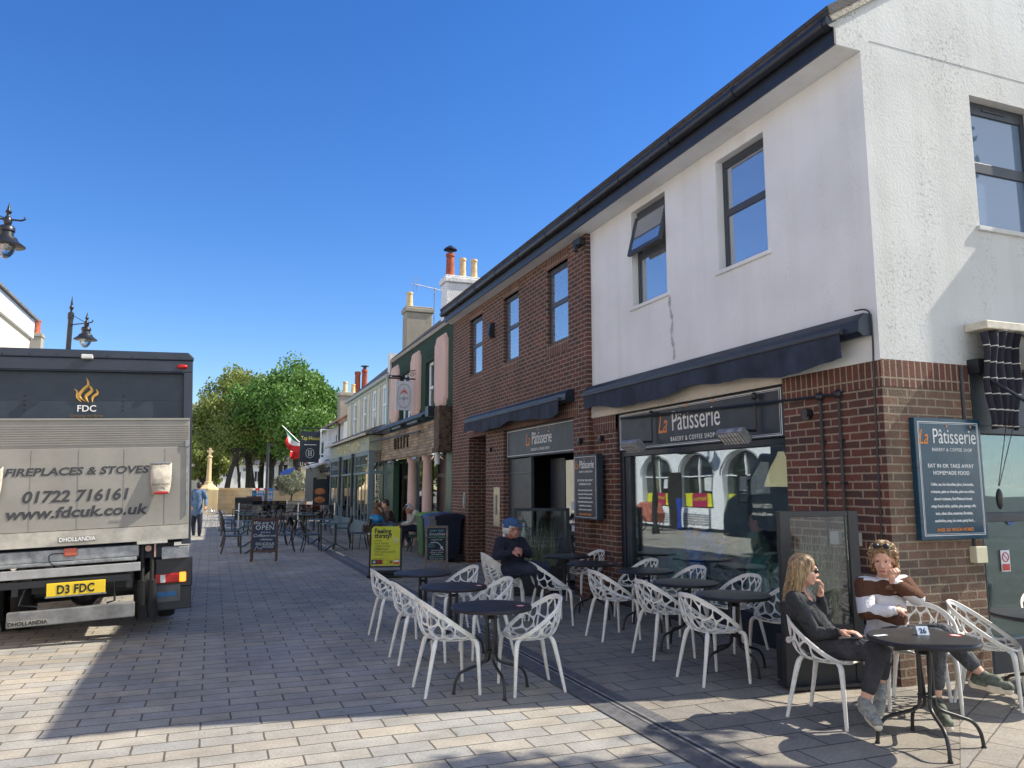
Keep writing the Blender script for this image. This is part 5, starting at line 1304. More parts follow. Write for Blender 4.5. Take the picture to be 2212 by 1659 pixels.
bin_(4.82, 5.46, 17.35, 17.95, BLK, BLK, 'dark navy wheelie bin, nearest of the row of three', 'REFUSE')
bin_(4.86, 5.46, 18.05, 18.62, BINB, LBL, 'blue wheelie bin between the dark navy and the green one', 'PAPER')
bin_(4.84, 5.46, 18.72, 19.30, BING, LGR, 'green wheelie bin with a lime lid, behind the blue bin')

# ------------------------------------------------------------------ delivery truck
tr = thing('delivery_truck', (0, 0, 0), 'dark blue box truck seen from behind, grey tail lift plate raised, parked at the left', 'truck')
W = 1.175
b = MB(); b.box(-W, W, .075, 4.4, 1.02, 3.22); b.build('cargo_box', TRUCKP, tr, bevel=.03)
b = MB(); b.prism([(-W-.01, 3.20), (-W-.01, 3.24), (-W+.05, 3.30), (W-.05, 3.30), (W+.01, 3.24), (W+.01, 3.20)], -.04, 4.42, 'y'); b.build('roof_cap', TRUCKP, tr, bevel=.015)
b = MB(); b.box(-W, W, -.03, .075, 3.06, 3.198); b.box(W-.10, W, -.03, .075, 1.0, 3.058); b.box(-W, -W+.10, -.03, .075, 1.0, 3.058); b.box(-W+.1, W-.1, -.035, -.02, 3.045, 3.057); b.build('rear_frame', TRUCKP, tr, bevel=.008)
b = MB()
for z in (2.74, 2.76): pass
b.box(-W+.1, W-.1, .05, .07, 1.2, 3.045)
for z in (2.72,): b.box(-W+.1, W-.1, .046, .05, z, z+.006)
b.build('roller_door', NAVY, tr)
b = MB()
for x in (-.58, .42):
    for k in range(4): b.ell((x, .048, 2.60+.055*k), .012, .008, .012, 1)
for k in range(9): b.ell((-1.05+k*.26, -.045, 3.235), .011, .008, .011, 1)
b.build('rivet', BLACKP, tr)
b = MB(); b.box(-.02, .10, -.12, -.03, 3.185, 3.235); b.build('work_lamp', WLENS, tr, bevel=.01)
b = MB(); b.ell((W-.12, -.045, 3.125), .065, .03, .028, 2); b.build('marker_light', REDL, tr, smooth=True)
b = MB(); b.ell((-W+.12, -.045, 3.125), .065, .03, .028, 2); b.build('marker_light', REDL, tr, smooth=True)
# flame emblem and lettering on the door
GOLD = M('gold_paint', (.62, .36, .08), .5, var=.06)
b = MB(); y = .040
def flame(P, r_): b.tube(bez([(x_, y, z_) for x_, z_ in P], 5), r_, 5)
def rr_(n, m_): return [max(.002, m_*math.sin(math.pi*k/(n-1))**.8) for k in range(n)]
flame([(.03, 2.70), (-.04, 2.76), (.0, 2.84), (.05, 2.90), (.03, 2.98)], rr_(21, .022)); flame([(.06, 2.69), (.03, 2.76), (.09, 2.83), (.05, 2.90)], rr_(16, .020)); flame([(.10, 2.69), (.10, 2.75), (.15, 2.80), (.13, 2.85)], rr_(16, .016)); flame([(-.01, 2.69), (-.06, 2.75), (-.06, 2.81), (-.09, 2.85)], rr_(16, .014))
b.build('flame_emblem', GOLD, tr)
XT = (1, 0, 0)
text("FDC", .105, WTXT, (.04, .045, 2.585), XT, ZU, tr, bold=.001); text("Carrying the flame", .045, M('dull_gold', (.22, .14, .04), .6), (.04, .045, 2.52), XT, ZU, tr)
# tail lift plate
pl_ = []
b = MB(); b.box(-W+.02, W-.03, -.14, -.06, 1.24, 2.15); b.box(-W+.02, W-.03, -.135, -.06, 2.151, 2.465)
p0 = b.build('lift_plate', ALUD, tr, bevel=.004)
b = MB()
for k in range(9): b.box(-W+.03, W-.04, -.145, -.136, 2.19+k*.026, 2.202+k*.026)
b.box(-W+.02, W-.03, -.15, -.13, 2.467, 2.49)
for x in (-.93, -.47, -.01, .45, .88): b.box(x, x+.006, -.143, -.1405, 1.25, 2.13)
b.build('plate_ribs', ALUD, p0)
b = MB(); b.prism([(-.15, 1.235), (-.09, 1.235), (-.05, 1.07), (-.13, 1.07)], -W+.02, W-.03, 'x'); b.build('plate_edge', M('cream_aluminium', (.55, .52, .45), .5, metal=.1, var=.15, scale=5), p0)
b = MB(); b.box(W-.065, W-.05, -.155, -.14, 1.35, 2.2); b.box(W-.08, W-.03, -.16, -.14, 2.15, 2.22); b.build('plate_latch', GALV, p0)
GT = M('grey_lettering', (.045, .045, .052), .6)
text("FIREPLACES & STOVES", .118, GT, (-.01, -.142, 1.855), XT, ZU, tr, shear=.2, sx=1.23, bold=.003)
text("01722 716161", .175, GT, (-.02, -.142, 1.56), XT, ZU, tr, shear=.2, bold=.005, sx=1.05)
text("www.fdcuk.co.uk", .165, GT, (-.01, -.142, 1.385), XT, ZU, tr, shear=.2, bold=.005, sx=1.20)
b = MB(); b.box(-.19, .19, -.158, -.148, 1.105, 1.175); nb = b.build('maker_badge', ALUD, tr, bevel=.004)
text("DHOLLANDIA", .062, WTXT, (0, -.160, 1.118), XT, ZU, tr, sx=.9, bold=.001)
for x in (.84, -.84):
    b = MB(); V = {}
    for i in range(9):
        for j in range(11):
            u_, v_ = i/8, j/10; w2 = .115*(1-.25*v_**3); V[i, j] = (x+(u_*2-1)*w2, -.15-.085*math.sin(v_*1.6)*(1-(u_*2-1)**2*.5), 1.96-.36*v_)
    for i in range(8):
        for j in range(10): b.face([V[i, j], V[i+1, j], V[i+1, j+1], V[i, j+1]])
    f = b.build('warning_flap', M('grey_rubber_flap', (.42, .38, .32), .8, var=.3, scale=8) if x > 0 else MATS['grey_rubber_flap'], tr, merge=True, smooth=True, mods=sol(.006), ang=180)
    b = MB(); b.box(x-.105, x+.105, -.165, -.155, 1.955, 1.97); b.build('flap_strip', GALV, f)
    b = MB(); b.ell((x, -.245, 1.615), .085, .006, .018, 2); b.build('red_band', REDL, f)
    text("DHOLLANDIA", .036, GT, (x, -.243, 1.70), XT, ZU, tr, sx=.85)
# gear under the plate
b = MB(); b.box(-W+.12, .62, -.10, .10, .90, 1.03); b.box(-W+.14, .60, -.12, -.08, .86, .90); b.box(.86, W-.02, -.08, .10, .84, .98); b.build('cross_beam', GALV, tr, bevel=.01)
b = MB(); b.box(.60, .92, -.14, -.05, 1.035, 1.068); b.box(-W-.02, -.80, -.14, -.05, 1.035, 1.068); b.build('hinge_plate', M('cream_aluminium2', (.52, .50, .45), .5, metal=.1), tr)
b = MB(); b.box(-.72, .64, -.16, -.09, .74, .835); b.build('lift_bar', ALU if False else M('pale_steel_bar', (.36, .36, .36), .45, metal=.3, var=.12), tr, bevel=.006)
b = MB(); b.box(-.74, .55, -.13, -.08, .64, .71); b.build('plate_holder', BLACKP, tr)
b = MB(); b.box(-.28, .29, -.175, -.15, .535, .675); np_ = b.build('number_plate', YPL, tr, bevel=.004)
b = MB(); b.box(-.29, .30, -.17, -.145, .52, .535); b.build('plate_lip', GALV, np_)
text("D3 FDC", .128, BT, (.0, -.177, .56), XT, ZU, tr, sx=.80, bold=.004, space=1.05)
b = MB(); b.box(-.64, .59, -.20, -.10, .24, .40); b.build('underrun_bar', M('worn_steel_bar', (.20, .20, .20), .5, metal=.3, var=.25, scale=6), tr, bevel=.01)
b = MB(); b.box(-.62, -.26, -.207, -.201, .25, .31); b.build('bar_badge', ALUD, tr)
text("DHOLLANDIA", .060, BT, (-.44, -.209, .262), XT, ZU, tr, sx=.95, bold=.001)
b = MB(); b.box(-.13, .0, -.13, -.10, .955, 1.04); b.build('red_connector', M('faded_orange_plastic', (.45, .10, .06), .6), tr, bevel=.01)
b = MB(); b.tube(bez([(-.13, -.13, .99), (-.26, -.15, .98), (-.24, -.15, .88), (-.10, -.14, .84)], 6), .007, 6); b.build('cable', BLACKP, tr)
for x in (.66, .76, -.78):
    b = MB(); z0 = .62
    for k in range(13): b.tube([(x, -.06, z0-.022*k), (x, -.06, z0-.022*k-.010)], .052, 12); b.tube([(x, -.06, z0-.022*k-.010), (x, -.06, z0-.022*k-.022)], .042, 12)
    b.tube([(x, -.06, 1.0), (x, -.06, .60)], .022, 8); b.tube([(x, -.04, .36), (x+.02, 0, .2)], .06, 12); b.build('ram', RUBBER, tr)
b = MB(); b.tube([(.72, -.1, .98), (.72, -.05, .98)], .035, 12); b.box(.78, .80, -.12, -.06, .88, 1.03); b.build('hinge_roller', M('rust_pink', (.40, .25, .20), .6), tr)
b = MB(); b.box(-.62, -.56, -.05, 4, .55, .80); b.box(.50, .56, -.05, 4, .55, .80); b.box(-.5, .5, .5, .7, .5, .75); b.box(-.5, .5, 2.5, 2.6, .5, .75); b.tube([(-.9, 1.25, .40), (.9, 1.25, .40)], .09, 10); b.ell((0, 1.25, .40), .20, .2, .18, 2); b.box(-1.0, 1.0, .3, 3.9, .96, 1.02)
b.tube([(-.5, .0, .62), (-.55, .0, .45), (-.38, .0, .42)], .012, 6); b.tube([(.38, -.05, .70), (.38, -.05, .42), (.30, -.05, .40)], .012, 6)
b.build('chassis', BLACKP, tr)
for s_ in (1, -1):
    b = MB(); b.box(s_*.80, s_*1.20, .05, .14, .50, .84); b.box(s_*.80, s_*1.19, .06, .10, .24, .50); b.build('lamp_board', BLACKP, tr, bevel=.01)
    b = MB(); b.box(s_*.79, s_*1.055, .01, .05, .555, .665); lc = b.build('tail_light', REDL, tr, bevel=.012)
    b = MB(); b.box(s_*.85, s_*.905, .003, .009, .565, .655); b.build('reverse_lens', WLENS, lc, bevel=.01)
    b = MB(); b.box(s_*1.057, s_*1.13, .005, .05, .56, .67); b.build('indicator', ORL, lc, bevel=.012)
    b = MB(); b.box(s_*.79, s_*1.07, .045, .058, .34, .53); b.build('mud_flap', M('grey_flap', (.10, .10, .105), .7), tr)
b = MB(); b.box(.82, 1.03, .036, .044, .40, .455); b.build('blue_sticker', M('blue_sticker', (.02, .12, .28), .5), tr)
for x, n in ((.93, 0), (-.93, 0), (.66, 0), (-.66, 0)):
    b = MB(); b.lathe([(.24, -.11), (.36, -.10), (.385, -.06), (.385, .06), (.36, .10), (.24, .11)], seg=30); bmesh.ops.rotate(b.bm, verts=b.bm.verts, cent=(0, 0, 0), matrix=Matrix.Rotation(R(90), 3, 'Y')); bmesh.ops.translate(b.bm, verts=b.bm.verts, vec=(x, 1.25, .385))
    wh = b.build('wheel', RUBBER, tr, smooth=True)
    b = MB(); b.tube([(x-.06, 1.25, .385), (x+.085, 1.25, .385)], .2, 20); b.build('wheel_rim', GALV, wh)
for x in (.85, -.85):
    b = MB(); b.lathe([(.2, -.11), (.33, -.10), (.35, -.06), (.35, .06), (.33, .10), (.2, .11)], seg=30); bmesh.ops.rotate(b.bm, verts=b.bm.verts, cent=(0, 0, 0), matrix=Matrix.Rotation(R(90), 3, 'Y')); bmesh.ops.translate(b.bm, verts=b.bm.verts, vec=(x, 5.2, .35))
    wh = b.build('wheel', RUBBER, tr, smooth=True); b = MB(); b.tube([(x-.08, 5.2, .35), (x+.08, 5.2, .35)], .19, 20); b.build('wheel_rim', GALV, wh)
# cab
b = MB(); b.prism([(4.45, .45), (4.45, 2.45), (5.1, 2.5), (5.75, 1.75), (6.55, 1.35), (6.7, 1.05), (6.7, .45)], -.98, .98, 'x'); cabb = b.build('cab', TRUCKP, tr, bevel=.06)
b = MB(); b.prism([(4.7, 1.55), (4.7, 2.25), (5.05, 2.3), (5.65, 1.65), (5.65, 1.5)], -.985, .985, 'x'); b.build('side_window', WGLS, tr)
b = MB(); b.prism([(5.13, 2.46), (5.15, 2.48), (5.77, 1.77), (5.75, 1.75)], -.85, .85, 'x'); b.build('windscreen', WGLS, tr)
b = MB(); b.box(-.9, .9, 6.68, 6.72, .6, .9); b.build('grille', BLACKP, tr)
text("01722 716161", .14, WTXT, (.99, 4.98, 1.2), (0, 1, 0), ZU, tr); text("www.fdcuk.co.uk", .12, WTXT, (.99, 4.98, 1.02), (0, 1, 0), ZU, tr)
text("FDC", .7, WTXT, (W+.012, 2.2, 2.1), (0, 1, 0), ZU, tr); 
for s_ in (1, -1):
    b = MB(); b.box(s_*1.10, s_*1.36, 5.42, 5.50, 1.30, 1.98); b.tube([(s_*.97, 5.5, 1.5), (s_*1.15, 5.47, 1.45)], .025, 6); b.tube([(s_*.97, 5.5, 1.85), (s_*1.15, 5.47, 1.85)], .025, 6)
    mr = b.build('door_mirror', BLACKP, tr, bevel=.03)
    b = MB(); b.box(s_*1.13, s_*1.33, 5.410, 5.419, 1.58, 1.94); b.box(s_*1.13, s_*1.33, 5.410, 5.419, 1.34, 1.54); b.build('mirror_glass', glass('mirror', refl=.95) if s_ > 0 else MATS['mirror'], mr)
rr__ = AT(414, 930, 9.35); tr.location = (rr__.x-1.173+.10, rr__.y-.07, 0); tr.rotation_euler = (0, R(-2.3), R(3.5))

# ------------------------------------------------------------------ street lamps at the left
def lamp(head, pole, label):
    """lantern hung on an arm from a tall post"""
    hx, hy, hz = head; px_, py_2 = pole
    t = thing('street_lamp', (px_, py_2, 0), label, 'street lamp', 'old style lamps along the street')
    b = MB(); zt = hz+.80
    b.lathe([(.16, 0), (.16, .25), (.11, .35), (.10, 1.6), (.075, 1.8), (.07, zt-.2), (.085, zt-.2), (.085, zt-.02), (.05, zt), (.02, zt+.04), (.05, zt+.10), (.06, zt+.15), (.03, zt+.2), (.035, zt+.24), (.02, zt+.36), (.002, zt+.5)], (px_, py_2, 0), 16); b.build('post', IRON, t, smooth=True)
    P, H = Vector((px_, py_2, hz+.42)), Vector((hx, hy, hz+.40)); d = (H-P).normalized()
    b = MB(); b.tube([P, H+d*.22, H+d*.28+Vector((0, 0, .03)), H+d*.27+Vector((0, 0, .07))], .018, 8); b.tube([P+Vector((0, 0, .32)), H-d*.06+Vector((0, 0, .02))], .010, 6); b.build('arm', IRON, t)
    b = MB(); b.lathe([(.055, .30), (.075, .36), (.055, .44), (.035, .46), (.03, .50), (.055, .54), (.03, .58), (.025, .62), (.002, .72)], (hx, hy, hz), 12); b.build('finial', IRON, t, smooth=True)
    b = MB(); b.lathe([(.30, -.10), (.315, -.09), (.20, .0), (.17, .06), (.12, .08), (.11, .16), (.13, .18), (.13, .24), (.11, .27), (.03, .30)], (hx, hy, hz), 28); ln = b.build('lantern_hood', IRON, t, smooth=True)
    b = MB(); b.lathe([(.165, -.085), (.16, -.14), (.13, -.22), (.08, -.29), (.02, -.335)], (hx, hy, hz), 24); b.build('glass_bowl', GLASSB, t, smooth=True)
h = AT(185, 727, 22.3); p = AT(147, 760, 22.6); lamp((h.x, h.y, h.z), (p.x, p.y), 'street lamp whose post rises just above the truck roof')
h = AT(13, 520, 13.9); lamp((h.x, h.y, h.z), (h.x-.75, h.y+.1), 'street lamp nearest the camera, its lantern cut by the left edge of the photo')

# ------------------------------------------------------------------ buildings across the street
t = thing('arcade_building', (-7, 27, 0), 'cream building across the street, white arched shopfronts at ground level', 'building')
LX = -7.0
b = MB(); Hs = [(21.6+i*2.9, 23.6+i*2.9, .9, 3.0) for i in range(4)]
wall(b, 'x', LX, 14, 34.6, 3.6, 8.15, [(17+4*i, 18.2+4*i, 4.8, 6.4) for i in range(4)], .15, sgn=-1); b.face([(LX, 34.6, 3.6), (LX, 34.6, 0), (-14, 34.6, 0), (-14, 34.6, 8.15), (LX, 34.6, 8.15)]); b.build('upper_wall', M('cream_board_wall', (.74, .66, .50), .7, var=.05), t)
b = MB(); b.box(LX-.02, LX+.12, 14, 34.58, 7.55, 8.25); b.build('white_fascia', WPAINT, t)
b = MB(); b.prism([(LX+.25, 8.26), (LX+.25, 8.34), (-11, 10.2), (-11, 10.1)], 13.9, 34.75, 'y'); b.build('roof', LEADG, t)
b = MB(); b.box(LX-.6, LX+.02, 34.585, 34.95, 0, 8.2); b.build('brick_end', brick_mat('grey_brick', 'wall', (.16, .13, .11), (.12, .10, .09), (.25, .22, .2), .232, .0765, .01), t)
for i in range(4): b = MB(); b.box(LX-.14, LX-.1, 17+4*i, 18.2+4*i, 4.8, 6.4); b.build('window', WGLS, t)
# arches
b = MB(); yA, yB = 19.0, 34.5
def archface(y0, y1, z0, spring, zt):
    m_, r_ = (y0+y1)/2, (y1-y0)/2; P = []
    for k in range(13): a = math.pi*k/12; P.append((m_-r_*math.cos(a), spring+r_*.75*math.sin(a)))
    return P
edges = [19.4, 22.4, 25.4, 28.4, 31.4]
x_ = LX+.05
for i in range(len(edges)-1):
    y0, y1 = edges[i]+.3, edges[i+1]-.3; P = archface(y0, y1, .9, 2.2, 3.6)
    for k in range(12): b.face([(x_, P[k][0], P[k][1]), (x_, P[k+1][0], P[k+1][1]), (x_, P[k+1][0], 3.6), (x_, P[k][0], 3.6)])
    for (a, c_) in ((edges[i], y0), (y1, edges[i+1])): b.face([(x_, a, .9), (x_, c_, .9), (x_, c_, 3.6), (x_, a, 3.6)])
    for k in range(12): b.face([(x_, P[k][0], P[k][1]), (x_, P[k+1][0], P[k+1][1]), (x_-.25, P[k+1][0], P[k+1][1]), (x_-.25, P[k][0], P[k][1])])
    for yy in (y0, y1): b.face([(x_, yy, .9), (x_, yy, 2.2), (x_-.25, yy, 2.2), (x_-.25, yy, .9)])
b.box(x_-.25, x_, 19.4, 31.4, .0, .9); b.box(x_-.25, x_, 31.4, 34.5, 0, 3.6); b.box(x_-.25, x_, 14, 19.4, 0, 3.6); b.box(x_, x_+.15, 14, 34.5, 3.45, 3.62)
b.build('arcade_front', WPAINT, t)
b = MB(); b.face([(LX-.2, 19.4, .9), (LX-.2, 31.4, .9), (LX-.2, 31.4, 3.5), (LX-.2, 19.4, 3.5)]); b.build('arcade_glass', glass('arcade_glass', refl=.15, dark=(.03, .035, .035)), t)
b = MB()
for i in range(4): b.box(LX-.18, LX-.15, edges[i]+.4, edges[i+1]-.4, .95, 1.5)
b.build('yellow_banner', YLW, t)
b = MB()
for i in range(4): b.box(LX-.145, LX-.13, edges[i]+1.0, edges[i]+2.0, .95, 1.5)
b.build('red_banner', M('magenta_banner', (.35, .02, .08), .5), t)
for i in range(4): text("Half Price", .22, YLW, (LX-.125, edges[i]+1.5, 1.2), (0, 1, 0), ZU, t)
b = MB(); b.box(x_, x_+.04, 31.9, 32.9, .1, 2.3); b.build('white_door', WPAINT, t)
GM = M('grey_moulding', (.30, .31, .33), .6)
for i in range(4):
    b = MB()
    for k in range(5): b.box(x_, x_+.03, edges[i]+.6, edges[i+1]-.6, .25+k*.09, .29+k*.09)
    b.build('vent_slats', GM, t)
    b = MB(); P = archface(edges[i]+.22, edges[i+1]-.22, .9, 2.2, 3.6); b.tube([(x_+.02, p[0], p[1]) for p in P], .035, 6); b.build('arch_moulding', GM, t)
    b = MB(); m_ = (edges[i]+edges[i+1])/2; b.box(LX-.19, LX-.14, m_-.03, m_+.03, 1.5, 3.0); b.box(LX-.19, LX-.14, edges[i]+.3, edges[i+1]-.3, 2.15, 2.2); b.build('glazing_bar', WPAINT, t)
    b = MB(); b.box(LX-.195, LX-.17, edges[i]+.35, edges[i]+1.15, 1.6+.1*(i % 2), 2.1); b.build('window_card', MATS['paper'], t)
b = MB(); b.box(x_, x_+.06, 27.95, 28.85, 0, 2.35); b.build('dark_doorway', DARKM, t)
b = MB(); b.box(x_+.3, x_+.36, 27.5, 27.75, 0, 1.3); b.build('blue_pavement_post', M('bright_blue_post', (.02, .06, .4), .5), t)
b = MB(); b.box(x_, x_+.1, 14, 34.5, 0, .12); b.build('skirting', BLACKP, t)
b = MB(); b.box(x_+.04, x_+.05, 32.1, 32.35, 1.5, 1.8); b.box(x_+.04, x_+.05, 32.45, 32.7, 1.5, 1.8); b.build('door_window', DARKM, t)
# bicycle trailer reflected in the window
t = thing('bicycle_trailer', (-5.2, 27.6, 0), 'pink and brown bicycle trailer standing across the street, seen reflected in the shop window', 'trailer')
b = MB(); b.prism([(27.1, .35), (28.2, .35), (28.3, .95), (27.9, 1.15), (27.3, 1.1), (27.05, .7)], -5.6, -4.9, 'x'); b.build('cabin', M('faded_pink_canvas', (.42, .14, .10), .8, var=.2), t, bevel=.06)
for x_2 in (-5.68, -4.82):
    b = MB(); b.tube([(x_2, 27.6+.28*math.cos(k*math.pi/12), .29+.28*math.sin(k*math.pi/12)) for k in range(25)], .02, 6, cap=False)
    for k in range(6): a = k*math.pi/6; b.tube([(x_2, 27.6-.28*math.cos(a), .29-.28*math.sin(a)), (x_2, 27.6+.28*math.cos(a), .29+.28*math.sin(a))], .004, 4)
    b.build('wheel', RUBBER, t)
c_ = AT(75, 718, 46)
stack('chimney', c_.x-.42, c_.x+.38, c_.y, c_.y+.7, 6.0, AT(75, 719, 46).z, OLDREN, [(c_.x+.02, c_.y+.3, .85, .22, TERRA, False)], 'small stone chimney with a louvred terracotta pot behind the truck')
t = thing('distant_house', (c_.x, c_.y+3, 0), 'tiled house behind the truck carrying the small chimney', 'house')
b = MB(); b.box(c_.x-3, c_.x+2, c_.y-1, c_.y+5, 0, 5.2); b.build('wall', CREAM2, t); b = MB(); b.prism([(c_.x-3.2, 5.2), (c_.x-.5, 7.0), (c_.x+2.2, 5.2)], c_.y-1.2, c_.y+5.2, 'y'); b.build('roof', ROOFT, t)

# ------------------------------------------------------------------ people
SKIN = M('skin', (.60, .34, .245), .5, var=.08, scale=25); SKIN2 = M('ruddy_skin', (.42, .19, .14), .5, var=.15, scale=25)
for m_ in (SKIN, SKIN2): m_.node_tree.nodes['Principled BSDF'].inputs['Subsurface Weight'].default_value = .15; m_.node_tree.nodes['Principled BSDF'].inputs['Subsurface Radius'].default_value = (.01, .004, .002)
EYE = M('dark_eye', (.02, .015, .012), .3); LIP = M('lips', (.42, .13, .11), .5)
def frame(f, up=(0, 0, 1)):
    f = Vector(f).normalized(); l = Vector(up).cross(f).normalized(); u = f.cross(l)
    return Matrix(((f.x, l.x, u.x), (f.y, l.y, u.y), (f.z, l.z, u.z)))
def head_prims(c, M3, s=1.0):
    c = Vector(c); e = M3.to_euler(); T = lambda x, y, z: c+M3 @ Vector((x*s, y*s, z*s))
    P = [('e', T(-.012, 0, .028), (.098*s, .076*s, .088*s), e), ('e', T(.022, 0, -.04), (.070*s, .060*s, .085*s), e), ('e', T(.055, 0, -.098), (.026*s, .028*s, .022*s), e),
         ('c', T(.082, 0, -.004), .011*s, T(.104, 0, -.040), .0125*s), ('e', T(.094, .010, -.044), (.010*s, .009*s, .008*s), e), ('e', T(.094, -.010, -.044), (.010*s, .009*s, .008*s), e),
         ('c', T(.072, .034, .016), .013*s, T(.078, -.034, .016), .013*s), ('c', T(.078, .016, -.074), .010*s, T(.078, -.016, -.074), .010*s), ('c', T(.074, .014, -.083), .010*s, T(.074, -.014, -.083), .010*s)]
    for y in (1, -1): P += [('e', T(-.012, y*.076, -.012), (.020*s, .010*s, .032*s), e), ('e', T(.052, y*.040, -.040), (.026*s, .020*s, .026*s), e), ('c', T(-.02, y*.045, -.055), .02*s, T(.045, y*.022, -.098), .02*s)]
    return P, T
def hand_prims(w_, d, n, s=1.0, curl=.5, left=False):
    """wrist, pointing direction, back-of-hand normal"""
    w_ = Vector(w_); d = Vector(d).normalized(); n = Vector(n); n = (n-d*n.dot(d)).normalized(); sd = d.cross(n)*(1 if left else -1)
    P = []
    for k, (off, L_) in enumerate(((-.030, .068), (-.010, .078), (.010, .072), (.028, .058))):
        base = w_+d*.03*s+sd*off*.5*s; kn = w_+d*.088*s+sd*off*s
        P.append(('c', base, .014*s, kn, .0105*s))
        d1 = (d*math.cos(curl)-n*math.sin(curl)); p1 = kn+d1*L_*.5*s; d2 = (d*math.cos(curl*2.3)-n*math.sin(curl*2.3)); p2 = p1+d2*L_*.5*s
        P += [('c', kn, .0095*s, p1, .0085*s), ('c', p1, .0085*s, p2, .0070*s)]
    t0 = w_+d*.03*s-sd*.022*s; t1 = t0+(d*.6-sd*.75-n*.3).normalized()*.035*s; t2 = t1+(d*.9-sd*.2-n*.4).normalized()*.032*s
    P += [('c', t0, .014*s, t1, .011*s), ('c', t1, .0105*s, t2, .0085*s)]
    return P
def lerp(a, b_, t): return Vector(a)+(Vector(b_)-Vector(a))*t
def figure(label, J, top, trs, shoe, hairm, skin=SKIN, vox=.006, hair='short', s=1.0, sleeve=1.0, leg=.95, bulk=1.0, name='person', group=None, sole=None, shoes=True, hcurl=(.5, .5)):
    base = (Vector(J['hipR'])+Vector(J['hipL']))/2; base = Vector((base.x, base.y, J.get('z0', 0)))
    t = thing(name, base, label, 'person', group); v = lambda k: Vector(J[k])
    M3 = frame(J['face'], J.get('hup', (0, 0, 1))); hp, T = head_prims(J['head'], M3, s)
    pel = (v('hipR')+v('hipL'))/2; ch = (v('shR')+v('shL'))/2; nk = v('neck'); mid = lerp(pel, ch, .5)+Vector(J.get('belly', (0, 0, 0)))
    lat = (v('shL')-v('shR')).normalized()
    B = list(hp)+[('c', nk-Vector((0, 0, .02)), .054*s, T(-.02, 0, -.06), .050*s), ('c', pel, .10*s, mid, .10*s), ('c', mid, .10*s, ch-Vector((0, 0, .05)), .11*s), ('c', ch-Vector((0, 0, .04)), .09*s, nk, .055*s)]
    for a in 'RL':
        B += [('c', ch, .06*s, v('sh'+a), .05*s), ('c', v('sh'+a), .048*s, v('el'+a), .038*s), ('c', v('el'+a), .036*s, v('wr'+a), .024*s)]
        hd = J.get('hd'+a, v('wr'+a)-v('el'+a)); B += [('c', v('wr'+a), .024*s, v('wr'+a)+Vector(hd).normalized()*.04*s, .022*s)]
        B += hand_prims(v('wr'+a), hd, J.get('hn'+a, (0, 0, 1)), s, hcurl[0 if a == 'R' else 1], a == 'L')
        B += [('c', pel, .10*s, v('hip'+a), .085*s), ('c', v('hip'+a), .08*s, v('kn'+a), .056*s), ('c', v('kn'+a), .054*s, lerp(v('kn'+a), v('an'+a), .35), .052*s), ('c', lerp(v('kn'+a), v('an'+a), .35), .052*s, v('an'+a), .034*s), ('c', v('an'+a)-Vector((0, 0, .01)), .026*s, lerp(v('an'+a), v('toe'+a), .8)-Vector((0, 0, .01)), .018*s)]
    blob('body', B, vox, skin, t, it=3)
    # eyes and mouth
    b = MB()
    for y in (1, -1): b.ell(T(.080, y*.031, -.004), .0075*s, .0075*s, .0055*s, 2)
    b.build('eyes', EYE, t)
    b = MB(); b.cap(T(.086, .018, -.078), .005*s, T(.086, -.018, -.078), .005*s); b.build('mouth', LIP, t)
    # top garment
    k = bulk
    G = [('c', pel+Vector((0, 0, .03)), .135*s*k, mid, .128*s*k), ('c', mid, .128*s*k, ch-Vector((0, 0, .08)), .125*s*k), ('c', ch-Vector((0, 0, .06))+lat*.05*s, .10*s*k, ch-Vector((0, 0, .06))-lat*.05*s, .10*s*k), ('c', ch+Vector((0, 0, -.02)), .08*s, nk-Vector((0, 0, .035)), .062*s)]
    for a in 'RL':
        G += [('c', ch-Vector((0, 0, .03)), .085*s, v('sh'+a), .068*s*k), ('c', pel+Vector((0, 0, .02)), .12*s*k, lerp(pel, v('hip'+a), .7)+Vector((0, 0, .02)), .115*s*k), ('c', v('sh'+a), .066*s*k, v('el'+a), .054*s*k)]
        e = lerp(v('el'+a), v('wr'+a), sleeve*.92); G += [('c', v('el'+a), .054*s*k, lerp(v('el'+a), e, .8), .042*s*k), ('c', lerp(v('el'+a), e, .8), .042*s*k, e, .034*s)]
        m_ = lerp(v('el'+a), v('wr'+a), .3); G.append(('e', m_, (.05*s*k, .05*s*k, .05*s*k)))
    tp = blob('top', G, vox*1.25, top, t, it=4)
    L_ = []
    for a in 'RL':
        hp_, kn, an = v('hip'+a), v('kn'+a), v('an'+a); end = lerp(kn, an, leg)
        L_ += [('c', pel, .115*s, hp_, .105*s), ('c', hp_, .10*s, kn, .074*s), ('c', kn, .074*s, lerp(kn, end, .5), .066*s), ('c', lerp(kn, end, .5), .066*s, end-(end-kn).normalized()*.03, .056*s)]
    blob('trousers', L_, vox*1.3, trs, t, it=3)
